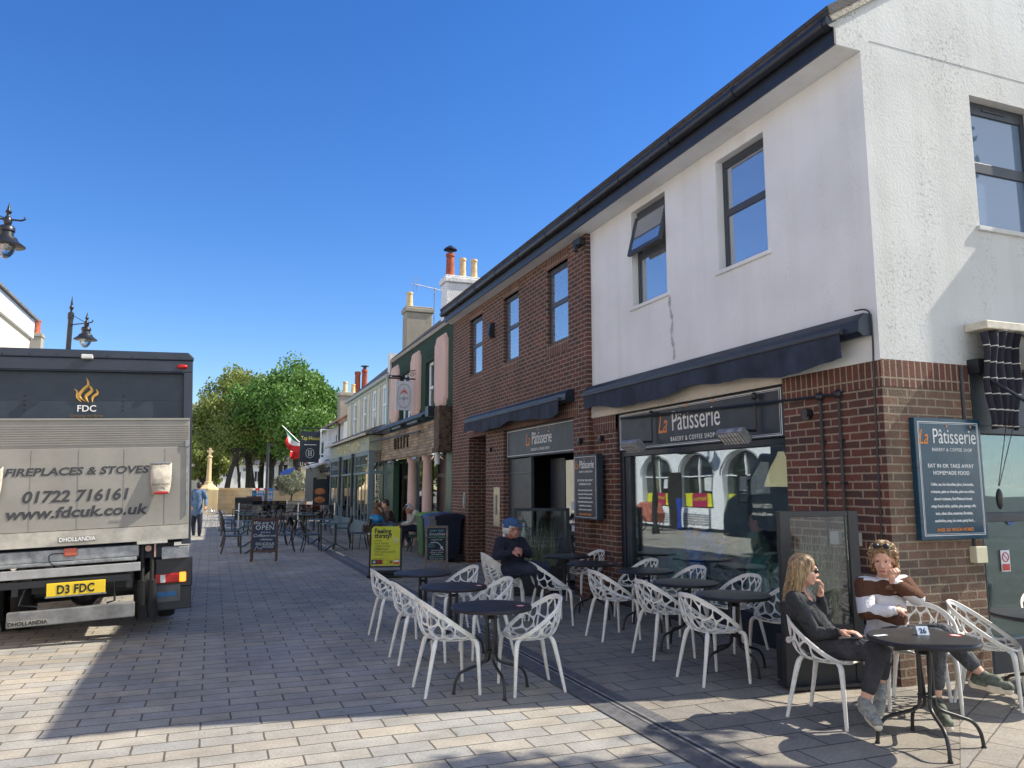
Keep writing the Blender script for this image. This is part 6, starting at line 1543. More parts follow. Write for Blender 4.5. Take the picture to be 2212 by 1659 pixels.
    if shoes:
        for a in 'RL':
            an, toe = v('an'+a), v('toe'+a); d = (toe-an); d.z *= 1; up_ = J.get('su'+a, Vector((0, 0, 1))); up_ = Vector(up_)
            heel = an-up_*.055*s-d.normalized()*.035*s; tt = toe
            sh = blob('shoe', [('c', heel, .038*s, lerp(heel, tt, .5), .043*s), ('c', lerp(heel, tt, .5), .043*s, tt, .038*s), ('c', an-up_*.012, .043*s, lerp(heel, tt, .62)+up_*.014, .037*s), ('c', heel+up_*.035, .037*s, an+up_*.004, .043*s), ('c', an-up_*.01, .040*s, lerp(an, tt, .5)+up_*.016, .036*s)], vox, shoe[0 if a == 'R' else -1], t, it=3)
            if sole:
                blob('sole', [('c', heel-up_*.020*s-d.normalized()*.012, .032*s, tt-up_*.020*s+d.normalized()*.010, .030*s), ('c', lerp(heel, tt, .5)-up_*.018*s, .041*s, lerp(heel, tt, .8)-up_*.02*s, .038*s)], vox, sole, sh, it=2)
    e = M3.to_euler()
    if hair == 'short':
        blob('hair', [('e', T(-.024, 0, .040), (.098*s, .084*s, .088*s), e), ('e', T(-.055, 0, -.02), (.062*s, .074*s, .07*s), e)], vox*1.2, hairm, t, it=3)
    elif hair == 'long':
        P = [('e', T(-.020, 0, .040), (.104*s, .086*s, .088*s), e), ('e', T(-.05, 0, -.03), (.07*s, .082*s, .10*s), e)]
        for k2 in range(9):
            y = -.066+.0165*k2; P.append(('p', [T(-.05, y, .04), T(-.065-.01*(k2 % 2), y*1.15, -.09), T(-.080, y*1.1, -.155), T(-.092-.012*(k2 % 3), y*1.0, -.215-.012*(k2 % 3))], [.03*s, .028*s, .022*s, .010*s]))
        for y in (1, -1): P.append(('p', [T(.02, y*.070, .07), T(-.005, y*.085, .0), T(-.045, y*.082, -.09), T(-.075, y*.07, -.20)], [.022*s, .022*s, .024*s, .016*s]))
        hr = blob('hair', P, vox*1.0, hairm, t, it=2)
        if vox < .006:
            rn = random.Random(8); b = MB()
            for k2 in range(210):
                y = rn.uniform(-1, 1); f = rn.uniform(0, 1); e_ = rn.uniform(-.205, -.262); yy = y*.088*math.sqrt(max(.05, 1-(f-.3)**2*.6))
                P = [T(.045-.07*f, yy*.55, .118-.02*f-.02*abs(y)), T(-.03-.06*f, yy*1.02, .06-.02*f), T(-.055-.062*f, yy*1.10, -.08), T(-.085-.045*f+rn.uniform(-.01, .01), yy*1.05+rn.uniform(-.008, .008), -.155), T(-.10-.05*f+rn.uniform(-.018, .018), yy*.95+rn.uniform(-.014, .014), e_)]
                q_ = bez(P, 3); b.tube(q_, [.0024*(1-.7*i/len(q_)) for i in range(len(q_))], 4)
            b.build('strands', STRAND, hr)
    elif hair == 'curly':
        P = [('e', T(-.022, 0, .045), (.102*s, .088*s, .085*s), e), ('e', T(-.055, 0, -.03), (.06*s, .08*s, .08*s), e)]; rn = random.Random(3)
        for k2 in range(70):
            a = rn.uniform(0, 6.283); z = rn.uniform(-.4, 1); q_ = math.sqrt(max(0, 1-z*z)); x, y = q_*math.cos(a), q_*math.sin(a)
            if x > .35 and z < .45: continue
            P.append(('e', T(-.025+x*.105, y*.09, .04+z*.088), (.022*s, .022*s, .022*s)))
        for y in (1, -1):
            for k2 in range(5): P.append(('e', T(-.01-.012*k2, y*(.084+.006*(k2 % 2)), .02-.03*k2), (.022*s,)*3))
        hr = blob('hair', P, vox*.9, hairm, t, it=1)
        if vox < .006:
            rn = random.Random(9); b = MB()
            for k2 in range(170):
                a = rn.uniform(0, 6.283); z = rn.uniform(-.5, 1); q_ = math.sqrt(max(0, 1-z*z)); x, y = q_*math.cos(a), q_*math.sin(a)
                if x > .3 and z < .5: continue
                c0_ = (-.025+x*.118, y*.103, .04+z*.100); r0 = rn.uniform(.008, .016); n0_ = rn.uniform(0, 6.28)
                b.tube([T(c0_[0]+r0*math.cos(n0_+i*.9)+x*.002*i, c0_[1]+r0*math.sin(n0_+i*.9), c0_[2]-.0045*i+.01) for i in range(9)], .0024, 4)
            b.build('strands', STRAND, hr)
    return t, T, M3
def C7(x, y, D): return AT((2900+x*.67744)/1.82278, (1900+y*.67744)/1.82278, D)
def C8(x, y, D): return AT((1700+x*.27124)/1.82278, (2000+y*.27124)/1.82278, D)
def C9(x, y, D): return AT((1400+x*.3618)/1.82278, (1700+y*.3618)/1.82278, D)
def hairmat(name, c1, c2, sc=90):
    m, t, b = newmat(name); L = t.links; g = N(t, 'ShaderNodeNewGeometry'); mp = N(t, 'ShaderNodeMapping'); mp.inputs['Scale'].default_value = (1, 1, .12); L.new(g.outputs['Position'], mp.inputs[0])
    n = N(t, 'ShaderNodeTexNoise'); n.inputs['Scale'].default_value = sc; n.inputs['Detail'].default_value = 3; L.new(mp.outputs[0], n.inputs[0])
    mx = N(t, 'ShaderNodeMix', data_type='RGBA'); mx.inputs[6].default_value = c4(c1); mx.inputs[7].default_value = c4(c2); r = N(t, 'ShaderNodeMapRange'); r.inputs[1].default_value = .4; r.inputs[2].default_value = .62
    L.new(n.outputs[0], r.inputs[0]); L.new(r.outputs[0], mx.inputs[0]); L.new(mx.outputs[2], b.inputs['Base Color']); b.inputs['Roughness'].default_value = .45
    bp = N(t, 'ShaderNodeBump'); bp.inputs['Strength'].default_value = .6; bp.inputs['Distance'].default_value = .006; L.new(n.outputs[0], bp.inputs['Height']); L.new(bp.outputs[0], b.inputs['Normal']); return m
STRAND = M('fair_strands', (.42, .29, .15), .4, var=.4, scale=60)  # loose hairs, a fairer tone than the hair mass
BLOND = hairmat('blonde_hair', (.34, .23, .115), (.13, .08, .04)); CURL = hairmat('curly_blonde_hair', (.33, .20, .09), (.11, .06, .028), 60); GREYH = M('grey_hair', (.45, .45, .44), .6, var=.2, scale=40); DKH = M('dark_hair', (.03, .022, .018), .5, var=.2, scale=40)
def cloth(name, col, var=.25, bump=.9, sc=11):
    m = M(name, col, .9, var=var, scale=9, bump=bump, bscale=sc)
    for n in m.node_tree.nodes:
        if n.type == 'BUMP': n.inputs['Distance'].default_value = .03
        if n.type == 'TEX_NOISE' and abs(n.inputs['Scale'].default_value-sc) < .01: n.inputs['Distortion'].default_value = 1.6; n.inputs['Detail'].default_value = 3
    return m
CHAR = cloth('charcoal_sweater', (.030, .032, .037)); JEANB = cloth('black_denim', (.040, .040, .048)); JEANG = cloth('grey_denim', (.075, .078, .085)); DENIM = cloth('blue_denim', (.11, .19, .33)); NAVYC = cloth('navy_coat', (.010, .012, .028)); DJEAN = cloth('dark_jeans', (.018, .024, .05))
SHOEG = M('grey_suede', (.28, .29, .27), .8, var=.25, scale=30); OLIVE = M('olive_mesh', (.10, .115, .085), .7, var=.35, scale=30); SOLEW = M('cream_sole', (.62, .56, .46), .6)

# woman in the dark sweater, hand at her mouth
J = dict(head=C7(392, 505, 5.86), neck=C7(352, 615, 5.88), shR=C7(335, 680, 5.74), shL=C7(395, 655, 6.05), elR=C7(455, 880, 5.72), wrR=C7(600, 872, 5.62), elL=C7(512, 820, 5.95), wrL=C7(487, 655, 5.86),
         hipR=C7(485, 950, 5.78), hipL=C7(520, 925, 6.02), knR=C7(825, 985, 5.42), knL=C7(850, 960, 5.66), anR=C7(745, 1275, 5.36), anL=C7(838, 1180, 5.62), toeR=C7(818, 1395, 5.18), toeL=C7(820, 1340, 5.40),
         face=(.93, -.40, -.04), hdL=(.05, -.1, .62), hnL=(.8, -.5, .2), hnR=(0, 0, 1), hup=(.0, 0, 1), belly=(-.02, .0, 0))
t, T, M3 = figure('woman with long blonde hair in a dark sweater, hand at her mouth', J, CHAR, JEANB, [SHOEG], BLOND, vox=.0045, hair='long', s=.97, leg=.80, sole=SOLEW, hcurl=(.35, .75))
b = MB()
for y in (1, -1): b.ell(T(.083, y*.030, -.006), .014, .022, .019, 2); b.tube([T(.078, y*.055, -.003), T(0, y*.082, .0)], .0035, 5)
b.tube([T(.096, .015, 0), T(.096, -.015, 0)], .003, 5)
b.build('sunglasses', BLACKP, t)
b = MB(); w_ = J['wrR']; b.tube([w_+Vector((-.03+.0*k, .027*math.cos(k*math.pi/6), .027*math.sin(k*math.pi/6))) for k in range(13)], .006, 5); b.build('wristband', BLACKP, t)

# woman in the striped sweater
m, t_, b_ = newmat('striped_knit'); L = t_.links
g = N(t_, 'ShaderNodeNewGeometry'); s_ = N(t_, 'ShaderNodeSeparateXYZ'); L.new(g.outputs['Position'], s_.inputs[0])
nz = N(t_, 'ShaderNodeTexNoise'); nz.inputs['Scale'].default_value = 5; L.new(g.outputs['Position'], nz.inputs[0])
zz = N(t_, 'ShaderNodeMath', operation='MULTIPLY_ADD'); L.new(nz.outputs[0], zz.inputs[0]); zz.inputs[1].default_value = .13; L.new(s_.outputs[2], zz.inputs[2])
cr_ = N(t_, 'ShaderNodeValToRGB'); cr_.color_ramp.interpolation = 'CONSTANT'; el = cr_.color_ramp.elements
WK, BK = (.62, .60, .62, 1), (.09, .035, .016, 1)
el[0].position = 0; el[0].color = WK; el[1].position = .600; el[1].color = BK
for p_, c_ in ((.665, WK), (.775, BK), (.875, WK), (.915, BK), (.975, WK)):
    e_ = el.new(p_); e_.color = c_
mr = N(t_, 'ShaderNodeMapRange'); mr.inputs[1].default_value = .04; mr.inputs[2].default_value = 1.19; L.new(zz.outputs[0], mr.inputs[0]); L.new(mr.outputs[0], cr_.inputs[0]); L.new(cr_.outputs[0], b_.inputs['Base Color']); b_.inputs['Roughness'].default_value = .95
n2 = N(t_, 'ShaderNodeTexNoise'); n2.inputs['Scale'].default_value = 70; L.new(g.outputs['Position'], n2.inputs[0]); bp = N(t_, 'ShaderNodeBump'); bp.inputs['Strength'].default_value = .8; bp.inputs['Distance'].default_value = .01; L.new(n2.outputs[0], bp.inputs['Height']); L.new(bp.outputs[0], b_.inputs['Normal'])
KNIT = m
J = dict(head=C7(852, 445, 6.12), neck=C7(858, 540, 6.16), shR=C7(745, 600, 6.12), shL=C7(972, 592, 6.22), elR=C7(752, 752, 5.98), wrR=C7(925, 742, 5.88), elL=C7(1045, 668, 6.02), wrL=C7(905, 575, 5.95),
         hipR=C7(835, 905, 6.10), hipL=C7(930, 900, 6.16), knR=C7(1165, 905, 5.55), knL=C7(1205, 875, 5.70), anR=C7(1160, 1262, 5.52), anL=C7(1435, 1128, 5.50), toeR=C7(1228, 1400, 5.32), toeL=C7(1580, 1190, 5.38),
         face=(-.80, -.58, -.12), hdR=C7(1010, 715, 6.0)-C7(905, 745, 5.88), hnR=(.1, -.4, .6), hdL=(-.12, -.1, .5), hnL=(.1, .6, .0), suL=(.38, -.14, .9), belly=(-.02, -.02, 0))
t, T, M3 = figure('woman with curly hair in brown and white striped sweater, hand on cheek', J, KNIT, JEANG, [OLIVE], CURL, vox=.0045, hair='curly', s=1.0, leg=.80, bulk=1.18, sole=SOLEW, hcurl=(.95, .9))
b = MB()
for y in (1, -1): b.ell(T(.062, y*.036, .115), .022, .028, .022, 2); b.tube([T(.05, y*.062, .11), T(-.04, y*.09, .06)], .004, 5)
b.tube([T(.078, .015, .115), T(.078, -.015, .115)], .004, 5)
b.build('sunglasses', BLACKP, t)

# old man with the blue cap
J = dict(head=C8(1158, 300, 9.85), neck=C8(1120, 420, 9.9), shR=C8(1000, 500, 9.75), shL=C8(1290, 500, 10.05), elR=C8(945, 690, 9.65), wrR=C8(1170, 650, 9.60), elL=C8(1400, 660, 9.95), wrL=C8(1290, 610, 9.72),
         hipR=C8(1130, 895, 9.85), hipL=C8(1230, 870, 10.05), knR=C8(1530, 890, 9.70), knL=C8(1640, 860, 9.95), anR=C8(1580, 1190, 9.72), anL=C8(1690, 1150, 9.98), toeR=C8(1680, 1225, 9.6), toeL=C8(1790, 1185, 9.85),
         face=(.90, -.22, -.05), hnR=(0, -.5, .7), hnL=(0, -.5, .7), hup=(0, 0, 1))
t, T, M3 = figure('old man in a dark coat and blue cap sitting on the stacked white chairs', J, NAVYC, DJEAN, [DKH], GREYH, skin=SKIN2, vox=.007, s=1.02, bulk=1.15, hcurl=(.9, .9))
e = M3.to_euler()
cp = blob('cap', [('e', T(-.015, 0, .065), (.110, .092, .075), e), ('e', T(-.05, 0, .03), (.07, .085, .05), e)], .006, M('blue_cap_cloth', (.035, .085, .20), .9, var=.15), t, it=3)
b = MB(); 
for k in range(12):
    a0, a1 = -1.2+2.4*k/12, -1.2+2.4*(k+1)/12
    b.face([T(.06*math.cos(a0)+.02, .075*math.sin(a0), .055), T(.06*math.cos(a1)+.02, .075*math.sin(a1), .055), T(.165*math.cos(a1)*(1-.1*abs(a1))+.015, .082*math.sin(a1), .03), T(.165*math.cos(a0)*(1-.1*abs(a0))+.015, .082*math.sin(a0), .03)])
b.build('cap_peak', MATS['blue_cap_cloth'], cp, merge=True, mods=sol(.006))
b = MB()
for y in (1, -1): b.tube([T(.10, y*.032+.022*math.cos(k*math.pi/5), -.006+.018*math.sin(k*math.pi/5)) for k in range(11)], .002, 4); b.tube([T(.10, y*.055, 0), T(0, y*.08, .0)], .002, 4)
b.build('spectacles', BLACKP, t)

# walking man in denim jacket
def CM(x, y, D): return AT((700+x*.18083)/1.82278, (1850+y*.18083)/1.82278, D)
J = dict(head=CM(470, 345, 27.5), neck=CM(455, 410, 27.5), shR=CM(555, 470, 27.5), shL=CM(355, 470, 27.5), elR=CM(620, 640, 27.6), wrR=CM(605, 800, 27.4), elL=CM(300, 640, 27.6), wrL=CM(310, 800, 27.4),
         hipR=CM(475, 930, 27.5), hipL=CM(365, 930, 27.5), knR=CM(480, 1180, 27.4), knL=CM(340, 1190, 27.8), anR=CM(465, 1420, 27.4), anL=CM(345, 1430, 27.8), toeR=CM(455, 1475, 27.9), toeL=CM(325, 1490, 28.3), face=(.1, 1, -.1))
figure('man in a blue denim jacket and dark jeans walking away beside the truck', J, DENIM, DJEAN, [M('dark_green_trainer', (.02, .06, .05), .7)], DKH, vox=.012, s=1.12, sole=SOLEW, bulk=1.15)

# seated pair outside the green building
J = dict(head=C9(575, 838, 20.6), neck=C9(612, 865, 20.7), shR=C9(655, 880, 20.5), shL=C9(650, 880, 21.0), elR=C9(600, 990, 20.4), wrR=C9(510, 1010, 20.4), elL=C9(600, 980, 21.0), wrL=C9(500, 1005, 20.6),
         hipR=C9(665, 1045, 20.6), hipL=C9(665, 1045, 20.95), knR=C9(515, 1055, 20.5), knL=C9(530, 1050, 20.9), anR=C9(490, 1235, 20.5), anL=C9(590, 1215, 20.9), toeR=C9(455, 1260, 20.5), toeL=C9(560, 1250, 20.9), face=(-.9, .25, -.75), z0=0)
t, T, M3 = figure('man in a pale jacket and flat cap bent forward on a stool beside the bins', J, cloth('pale_jacket', (.42, .41, .38)), DJEAN, [M('grey_shoe', (.07, .08, .09), .7)], GREYH, skin=SKIN2, vox=.010, s=1.05, bulk=1.15)
blob('flat_cap', [('e', T(.01, 0, .075), (.115, .09, .045), M3.to_euler()), ('e', T(.09, 0, .045), (.05, .07, .015), M3.to_euler())], .008, M('tweed', (.06, .055, .05), .9), t, it=2)
J = dict(head=C9(322, 785, 22.3), neck=C9(345, 850, 22.4), shR=C9(375, 880, 22.2), shL=C9(375, 875, 22.7), elR=C9(340, 970, 22.1), wrR=C9(285, 870, 22.1), elL=C9(345, 960, 22.6), wrL=C9(285, 860, 22.5),
         hipR=C9(385, 1015, 22.3), hipL=C9(385, 1010, 22.6), knR=C9(235, 975, 22.2), knL=C9(250, 985, 22.6), anR=C9(165, 1060, 22.2), anL=C9(185, 1060, 22.6), toeR=C9(140, 1060, 22.2), toeL=C9(160, 1060, 22.6), face=(-.9, .3, -.35))
figure('dark haired woman in a patterned brown top leaning back in a green chair', J, cloth('patterned_brown', (.07, .05, .045), .6), cloth('light_jeans', (.16, .26, .45)), [WPAINT], DKH, vox=.010, hair='short', s=1.05)
J = dict(head=AT(658, 1082, 38), neck=AT(660, 1090, 38), shR=AT(654, 1094, 37.8), shL=AT(668, 1094, 38), elR=AT(653, 1106, 37.8), wrR=AT(660, 1110, 37.6), elL=AT(670, 1106, 38), wrL=AT(666, 1110, 37.6), hipR=AT(658, 1114, 38), hipL=AT(665, 1114, 38), knR=AT(650, 1115, 38), knL=AT(656, 1115, 38.2), anR=AT(650, 1127, 38), anL=AT(656, 1127, 38.2), toeR=AT(646, 1129, 38), toeL=AT(652, 1129, 38.2), face=(.8, -.3, 0))
figure('grey haired man seen over the dark windbreak', J, cloth('brown_jacket', (.10, .07, .06)), DJEAN, [DKH], GREYH, vox=.014, s=1.1)
J = dict(head=AT(767, 1078, 31), neck=AT(769, 1088, 31), shR=AT(762, 1094, 30.8), shL=AT(776, 1094, 31), elR=AT(760, 1108, 30.8), wrR=AT(756, 1112, 30.8), elL=AT(776, 1108, 31), wrL=AT(766, 1112, 30.8), hipR=AT(768, 1120, 31), hipL=AT(774, 1120, 31), knR=AT(752, 1121, 31), knL=AT(758, 1121, 31.2), anR=AT(752, 1140, 31), anL=AT(758, 1140, 31.2), toeR=AT(746, 1142, 31), toeL=AT(752, 1142, 31.2), face=(-1, .2, 0))
figure('woman with long dark hair seated in front of the tea room window', J, cloth('dark_top', (.02, .02, .025)), DJEAN, [DKH], DKH, vox=.012, hair='long', s=1.1)

# customers behind the glass and at the right edge
J = dict(head=Vector((6.40, 9.32, 1.25)), neck=Vector((6.40, 9.32, 1.12)), shR=Vector((6.35, 9.48, 1.06)), shL=Vector((6.45, 9.14, 1.06)), elR=Vector((6.35, 9.50, .82)), wrR=Vector((6.57, 9.20, .95)), elL=Vector((6.51, 9.00, .80)), wrL=Vector((6.65, 9.05, 1.0)), hipR=Vector((6.30, 9.40, .5)), hipL=Vector((6.35, 9.20, .5)), knR=Vector((6.70, 9.30, .5)), knL=Vector((6.75, 9.10, .5)), anR=Vector((6.70, 9.30, .09)), anL=Vector((6.75, 9.10, .09)), toeR=Vector((6.85, 9.25, .05)), toeL=Vector((6.90, 9.08, .05)), face=(.7, -.7, 0), z0=.02)
figure('customer in a bright blue top sitting inside behind the shop window', J, cloth('bright_blue_top', (.03, .16, .60)), DJEAN, [DKH], DKH, vox=.010, s=1.0)
J = dict(head=Vector((6.53, 8.20, 1.28)), neck=Vector((6.53, 8.22, 1.14)), shR=Vector((6.40, 8.10, 1.07)), shL=Vector((6.63, 8.40, 1.07)), elR=Vector((6.33, 8.22, .82)), wrR=Vector((6.48, 8.50, .82)), elL=Vector((6.68, 8.55, .85)), wrL=Vector((6.53, 8.70, .95)), hipR=Vector((6.48, 8.05, .5)), hipL=Vector((6.68, 8.15, .5)), knR=Vector((6.43, 8.45, .5)), knL=Vector((6.63, 8.50, .5)), anR=Vector((6.43, 8.45, .09)), anL=Vector((6.63, 8.50, .09)), toeR=Vector((6.41, 8.60, .05)), toeL=Vector((6.61, 8.65, .05)), face=(-.5, .9, 0), z0=.02)
figure('customer in a pale green shirt sitting inside behind the shop window', J, cloth('pale_green_shirt', (.20, .28, .20)), DJEAN, [DKH], DKH, skin=SKIN2, vox=.010, s=1.08, bulk=1.2)
J = dict(head=Vector((7.08, 4.72, 1.23)), neck=Vector((7.1, 4.74, 1.10)), shR=Vector((6.95, 4.62, 1.03)), shL=Vector((7.22, 4.86, 1.03)), elR=Vector((6.88, 4.52, .80)), wrR=Vector((6.75, 4.42, .74)), elL=Vector((7.2, 4.6, .82)), wrL=Vector((7.0, 4.35, .74)), hipR=Vector((7.0, 4.7, .48)), hipL=Vector((7.15, 4.82, .48)), knR=Vector((6.8, 4.4, .5)), knL=Vector((6.98, 4.45, .5)), anR=Vector((6.85, 4.4, .09)), anL=Vector((7.0, 4.45, .09)), toeR=Vector((6.78, 4.28, .05)), toeL=Vector((6.92, 4.33, .05)), face=(-.5, -.8, 0))
figure('curly haired woman in a black top at the right edge of the photo', J, cloth('black_top', (.012, .012, .014)), DJEAN, [DKH], CURL, vox=.009, hair='curly', s=1.0)
chair(7.12, 4.86, -125, 'white lattice chair under the woman in black at the right edge')

# inside the bakery: tables, seats, pendant lamps, counter
WOODT = M('table_wood', (.30, .19, .09), .5, var=.2); TEAL = M('teal_seat', (.08, .24, .22), .5)
for (x, y, lb) in ((6.75, 8.75, 'round wooden table inside between the two customers'), (7.9, 7.4, 'round wooden table inside deeper in the room behind of the shop window')):
    t = thing('cafe_table', (x, y, .02), lb, 'table', 'tables inside the bakery'); b = MB(); b.lathe([(0, .72), (.34, .72), (.34, .75), (0, .75)], (x, y, 0), 28); b.build('tabletop', WOODT, t); b = MB(); b.tube([(x, y, .02), (x, y, .72)], .03, 8); b.lathe([(.22, .02), (.22, .04), (.03, .06)], (x, y, 0), 16); b.build('leg', BLACKP, t)
for (x, y, lb) in ((6.27, 9.38, 'teal chair under the customer in blue'), (6.58, 8.06, 'teal chair under the customer in the green shirt'), (6.3, 7.2, 'empty teal chair inside by the near window end')):
    t = thing('cafe_chair', (x, y, .02), lb, 'chair', 'teal chairs inside the bakery'); b = MB(); b.box(x-.2, x+.2, y-.2, y+.2, .42, .45); b.build('seat', TEAL, t, bevel=.01); b = MB(); b.box(x-.22, x-.19, y-.19, y+.19, .45, .85); b.build('backrest', TEAL, t, bevel=.01)
    for sx_, sy in ((-1, -1), (-1, 1), (1, -1), (1, 1)): b = MB(); b.tube([(x+sx_*.17, y+sy*.17, .42), (x+sx_*.2, y+sy*.2, .02)], .013, 6); b.build('leg', WOODT, t)
for (x, y, lb) in ((7.3, 8.6, 'pendant lamp with a pale shade in the middle of the shop window'), (6.7, 6.9, 'pendant lamp with a pale shade at the near end of the shop window')):
    t = thing('pendant_lamp', (x, y, 1.95), lb, 'lamp', 'pendant lamps inside the bakery'); b = MB(); b.lathe([(.24, 1.72), (.23, 1.78), (.15, 1.98), (.06, 2.14), (.04, 2.2)], (x, y, 0), 28)
    b.build('lamp_shade', emit('lit_shade', (.80, .66, .36), .35) if 'lit_shade' not in MATS else MATS['lit_shade'], t, smooth=True); b = MB(); b.tube([(x, y, 2.2), (x, y, 2.6)], .01, 5); b.build('cord', BLACKP, t)
for k, (x, y) in enumerate(((7.3, 8.6), (6.7, 6.9))):      # the bulbs of the two lit pendants
    l_ = bpy.data.lights.new('pendant_bulb', 'POINT'); l_.energy = 420; l_.color = (1, .78, .5); l_.shadow_soft_size = .06; lo_ = bpy.data.objects.new('pendant_bulb', l_); COL.objects.link(lo_); lo_.location = (x, y, 1.80)
t = thing('shop_counter', (8.9, 8, .02), 'dark serving counter with shelves at the back of the bakery', 'counter'); b = MB(); b.box(8.6, 9.2, 6.0, 10.2, .02, 1.1); b.build('counter_body', WOODT, t); b = MB(); b.box(9.9, 10.15, 6, 10.4, 1.3, 1.34); b.box(9.9, 10.15, 6, 10.4, 1.7, 1.74); b.build('shelf', WOODT, t)
t = thing('framed_picture', (10.1, 7.9, 1.9), 'dark framed picture on the back wall of the bakery', 'picture'); b = MB(); b.box(10.15, 10.19, 7.4, 8.4, 1.75, 2.3); b.build('frame', WOODF, t); b = MB(); b.box(10.14, 10.149, 7.5, 8.3, 1.83, 2.22); b.build('canvas', M('blue_grey_picture', (.12, .16, .2), .6, var=.5, scale=6), t)

# ------------------------------------------------------------------ green tables and dark chairs of the next cafe
GTAB = M('grey_green_metal', (.050, .075, .060), .45, var=.15); DCH = M('dark_plum_chair', (.012, .009, .014), .45); DSEAT = M('grey_seat', (.035, .040, .046), .5)
def make_sq():
    t = thing('cafe_table', (0, 0, 0), 'x', 'table')
    b = MB(); b.box(-.36, .36, -.33, .33, .725, .745); b.build('tabletop', GTAB, t, bevel=.006)
    b = MB(); b.tube([(0, 0, .16), (0, 0, .725)], .036, 10); b.build('column', GTAB, t, smooth=True)
    for k in range(3):
        a = R(90+120*k); b = MB(); b.ob((.19*math.cos(a), .19*math.sin(a), .10), .44, .045, .035, (0, R(27), a)); b.build('leg', GTAB, t)
    return t
SQ0 = make_sq(); sq_used = []
def sqt(x, y, label):
    if not sq_used: SQ0.location = (x, y, 0); SQ0['label'] = label; SQ0['group'] = 'square green tables of the next cafe'; sq_used.append(1); return SQ0
    return copy_tree(SQ0, (x, y, 0), 0, label, 'square green tables of the next cafe')
def make_dc():
    t = thing('cafe_chair', (0, 0, 0), 'x', 'chair')
    b = MB(); b.box(-.21, .21, -.21, .21, .445, .47); b.build('seat', DSEAT, t, bevel=.012)
    b = MB(); V = {}
    for i in range(11):
        for j in range(5):
            a = (i/10-.5)*1.5; z = .60+.24*j/4; w_ = 1-.25*(j/4)**2*abs(a)
            V[i, j] = (-.30-.05*j/4+.24*(1-math.cos(a)), .27*math.sin(a)*w_, z)
    for i in range(10):
        for j in range(4): b.face([V[i, j], V[i+1, j], V[i+1, j+1], V[i, j+1]])
    b.build('backrest', DCH, t, merge=True, smooth=True, mods=sol(.014), ang=180)
    for sx_, sy in ((-1, -1), (-1, 1), (1, -1), (1, 1)):
        b = MB(); P = [(.19, sy*.20, .455), (.20, sy*.215, .2), (.21, sy*.225, 0)] if sx_ > 0 else [(-.27, sy*.19, .72), (-.20, sy*.20, .46), (-.235, sy*.21, .2), (-.285, sy*.225, 0)]
        b.tube(bez(P, 4), .016, 7); b.build('leg', DCH, t, smooth=True)
    return t
DC0 = make_dc(); dc_used = []
def dch(x, y, deg, label):
    g_ = 'dark curved back chairs of the next cafe'
    if not dc_used: DC0.location = (x, y, 0); DC0.rotation_euler = (0, 0, R(deg)); DC0['label'] = label; DC0['group'] = g_; dc_used.append(1); return
    copy_tree(DC0, (x, y, 0), R(deg), label, g_)
row = ['nearest', 'second', 'third', 'farthest']
for k, (x, y) in enumerate(((3.22, 21.9), (3.18, 24.7), (3.24, 29.3), (3.40, 32.0))):
    sqt(x, y, '%s green table in the right hand row behind the chalkboard' % row[k])
    dch(x-.62, y-.1, 2+3*k, 'dark chair on the left of the %s right hand green table' % row[k]); dch(x+.66, y+.1, 180-4*k, 'dark chair on the right of the %s right hand green table' % row[k])
for k, (x, y) in enumerate(((1.20, 21.9), (1.22, 24.4), (1.27, 30.0), (1.24, 33.0))):
    sqt(x, y, '%s green table in the left hand row by the open street' % row[k])
    dch(x-.64, y-.05, 0+2*k, 'dark chair on the left of the %s left hand green table' % row[k]); dch(x+.66, y+.05, 178+2*k, 'dark chair on the right of the %s left hand green table' % row[k])

# windbreak banners
BAN = glass('dark_mesh_banner', tint=(.16, .16, .18), refl=0.0)
def barrier(P, label, zt=.98, zb=.32):
    t = thing('windbreak', (P[0][0], P[0][1], 0), label, 'windbreak', 'dark windbreak banners between cafes')
    for (x, y) in P:
        b = MB(); b.tube([(x, y, .02), (x, y, zt+.08)], .035, 10); b.lathe([(.17, 0), (.17, .02), (.04, .035)], (x, y, 0), 16); b.build('post', ALU, t, smooth=True)
    for i in range(len(P)-1):
        a, c = Vector((*P[i], 0)), Vector((*P[i+1], 0)); Z = lambda v, z: (v.x, v.y, z)
        b = MB(); b.face([Z(a, zb), Z(c, zb), Z(c, zt), Z(a, zt)]); b.build('banner', BAN, t)
        b = MB(); b.tube([Z(a, zt), Z(c, zt)], .014, 6); b.build('top_rail', BLACKP, t)
barrier([(1.12, 36.0), (3.55, 35.2), (5.0, 34.4)], 'nearer dark mesh windbreak with silver posts')
barrier([(1.6, 46), (4.0, 46), (5.2, 44)], 'farther windbreak beyond the silver chairs')

# aluminium chairs between the windbreaks
def make_ac():
    t = thing('aluminium_chair', (0, 0, 0), 'x', 'chair')
    b = MB(); b.box(-.2, .2, -.2, .2, .44, .455); b.build('seat', ALU, t)
    b = MB()
    for k in range(4): b.box(-.27-.012*k, -.255-.012*k, -.2, .2, .56+.075*k, .60+.075*k)
    b.build('backrest', ALU, t)
    for s_ in (-1, 1):
        b = MB(); b.tube(bez([(-.32, s_*.22, .86), (-.22, s_*.24, .68), (.18, s_*.27, .66), (.26, s_*.26, .60), (.24, s_*.25, 0)], 5), .013, 6); b.build('arm', ALU, t, smooth=True)
        b = MB(); b.tube([(-.3, s_*.21, .84), (-.2, s_*.21, .44), (-.34, s_*.22, 0)], .013, 6); b.build('leg', ALU, t, smooth=True)
    return t
AC0 = make_ac(); sp = [(.12, 36.0, -20), (.32, 36.5, -10), (1.75, 37.6, 190), (2.4, 37.0, 10), (3.6, 37.4, 178), (4.4, 36.9, 20), (4.9, 37.6, 170), (3.0, 38.8, 0)]
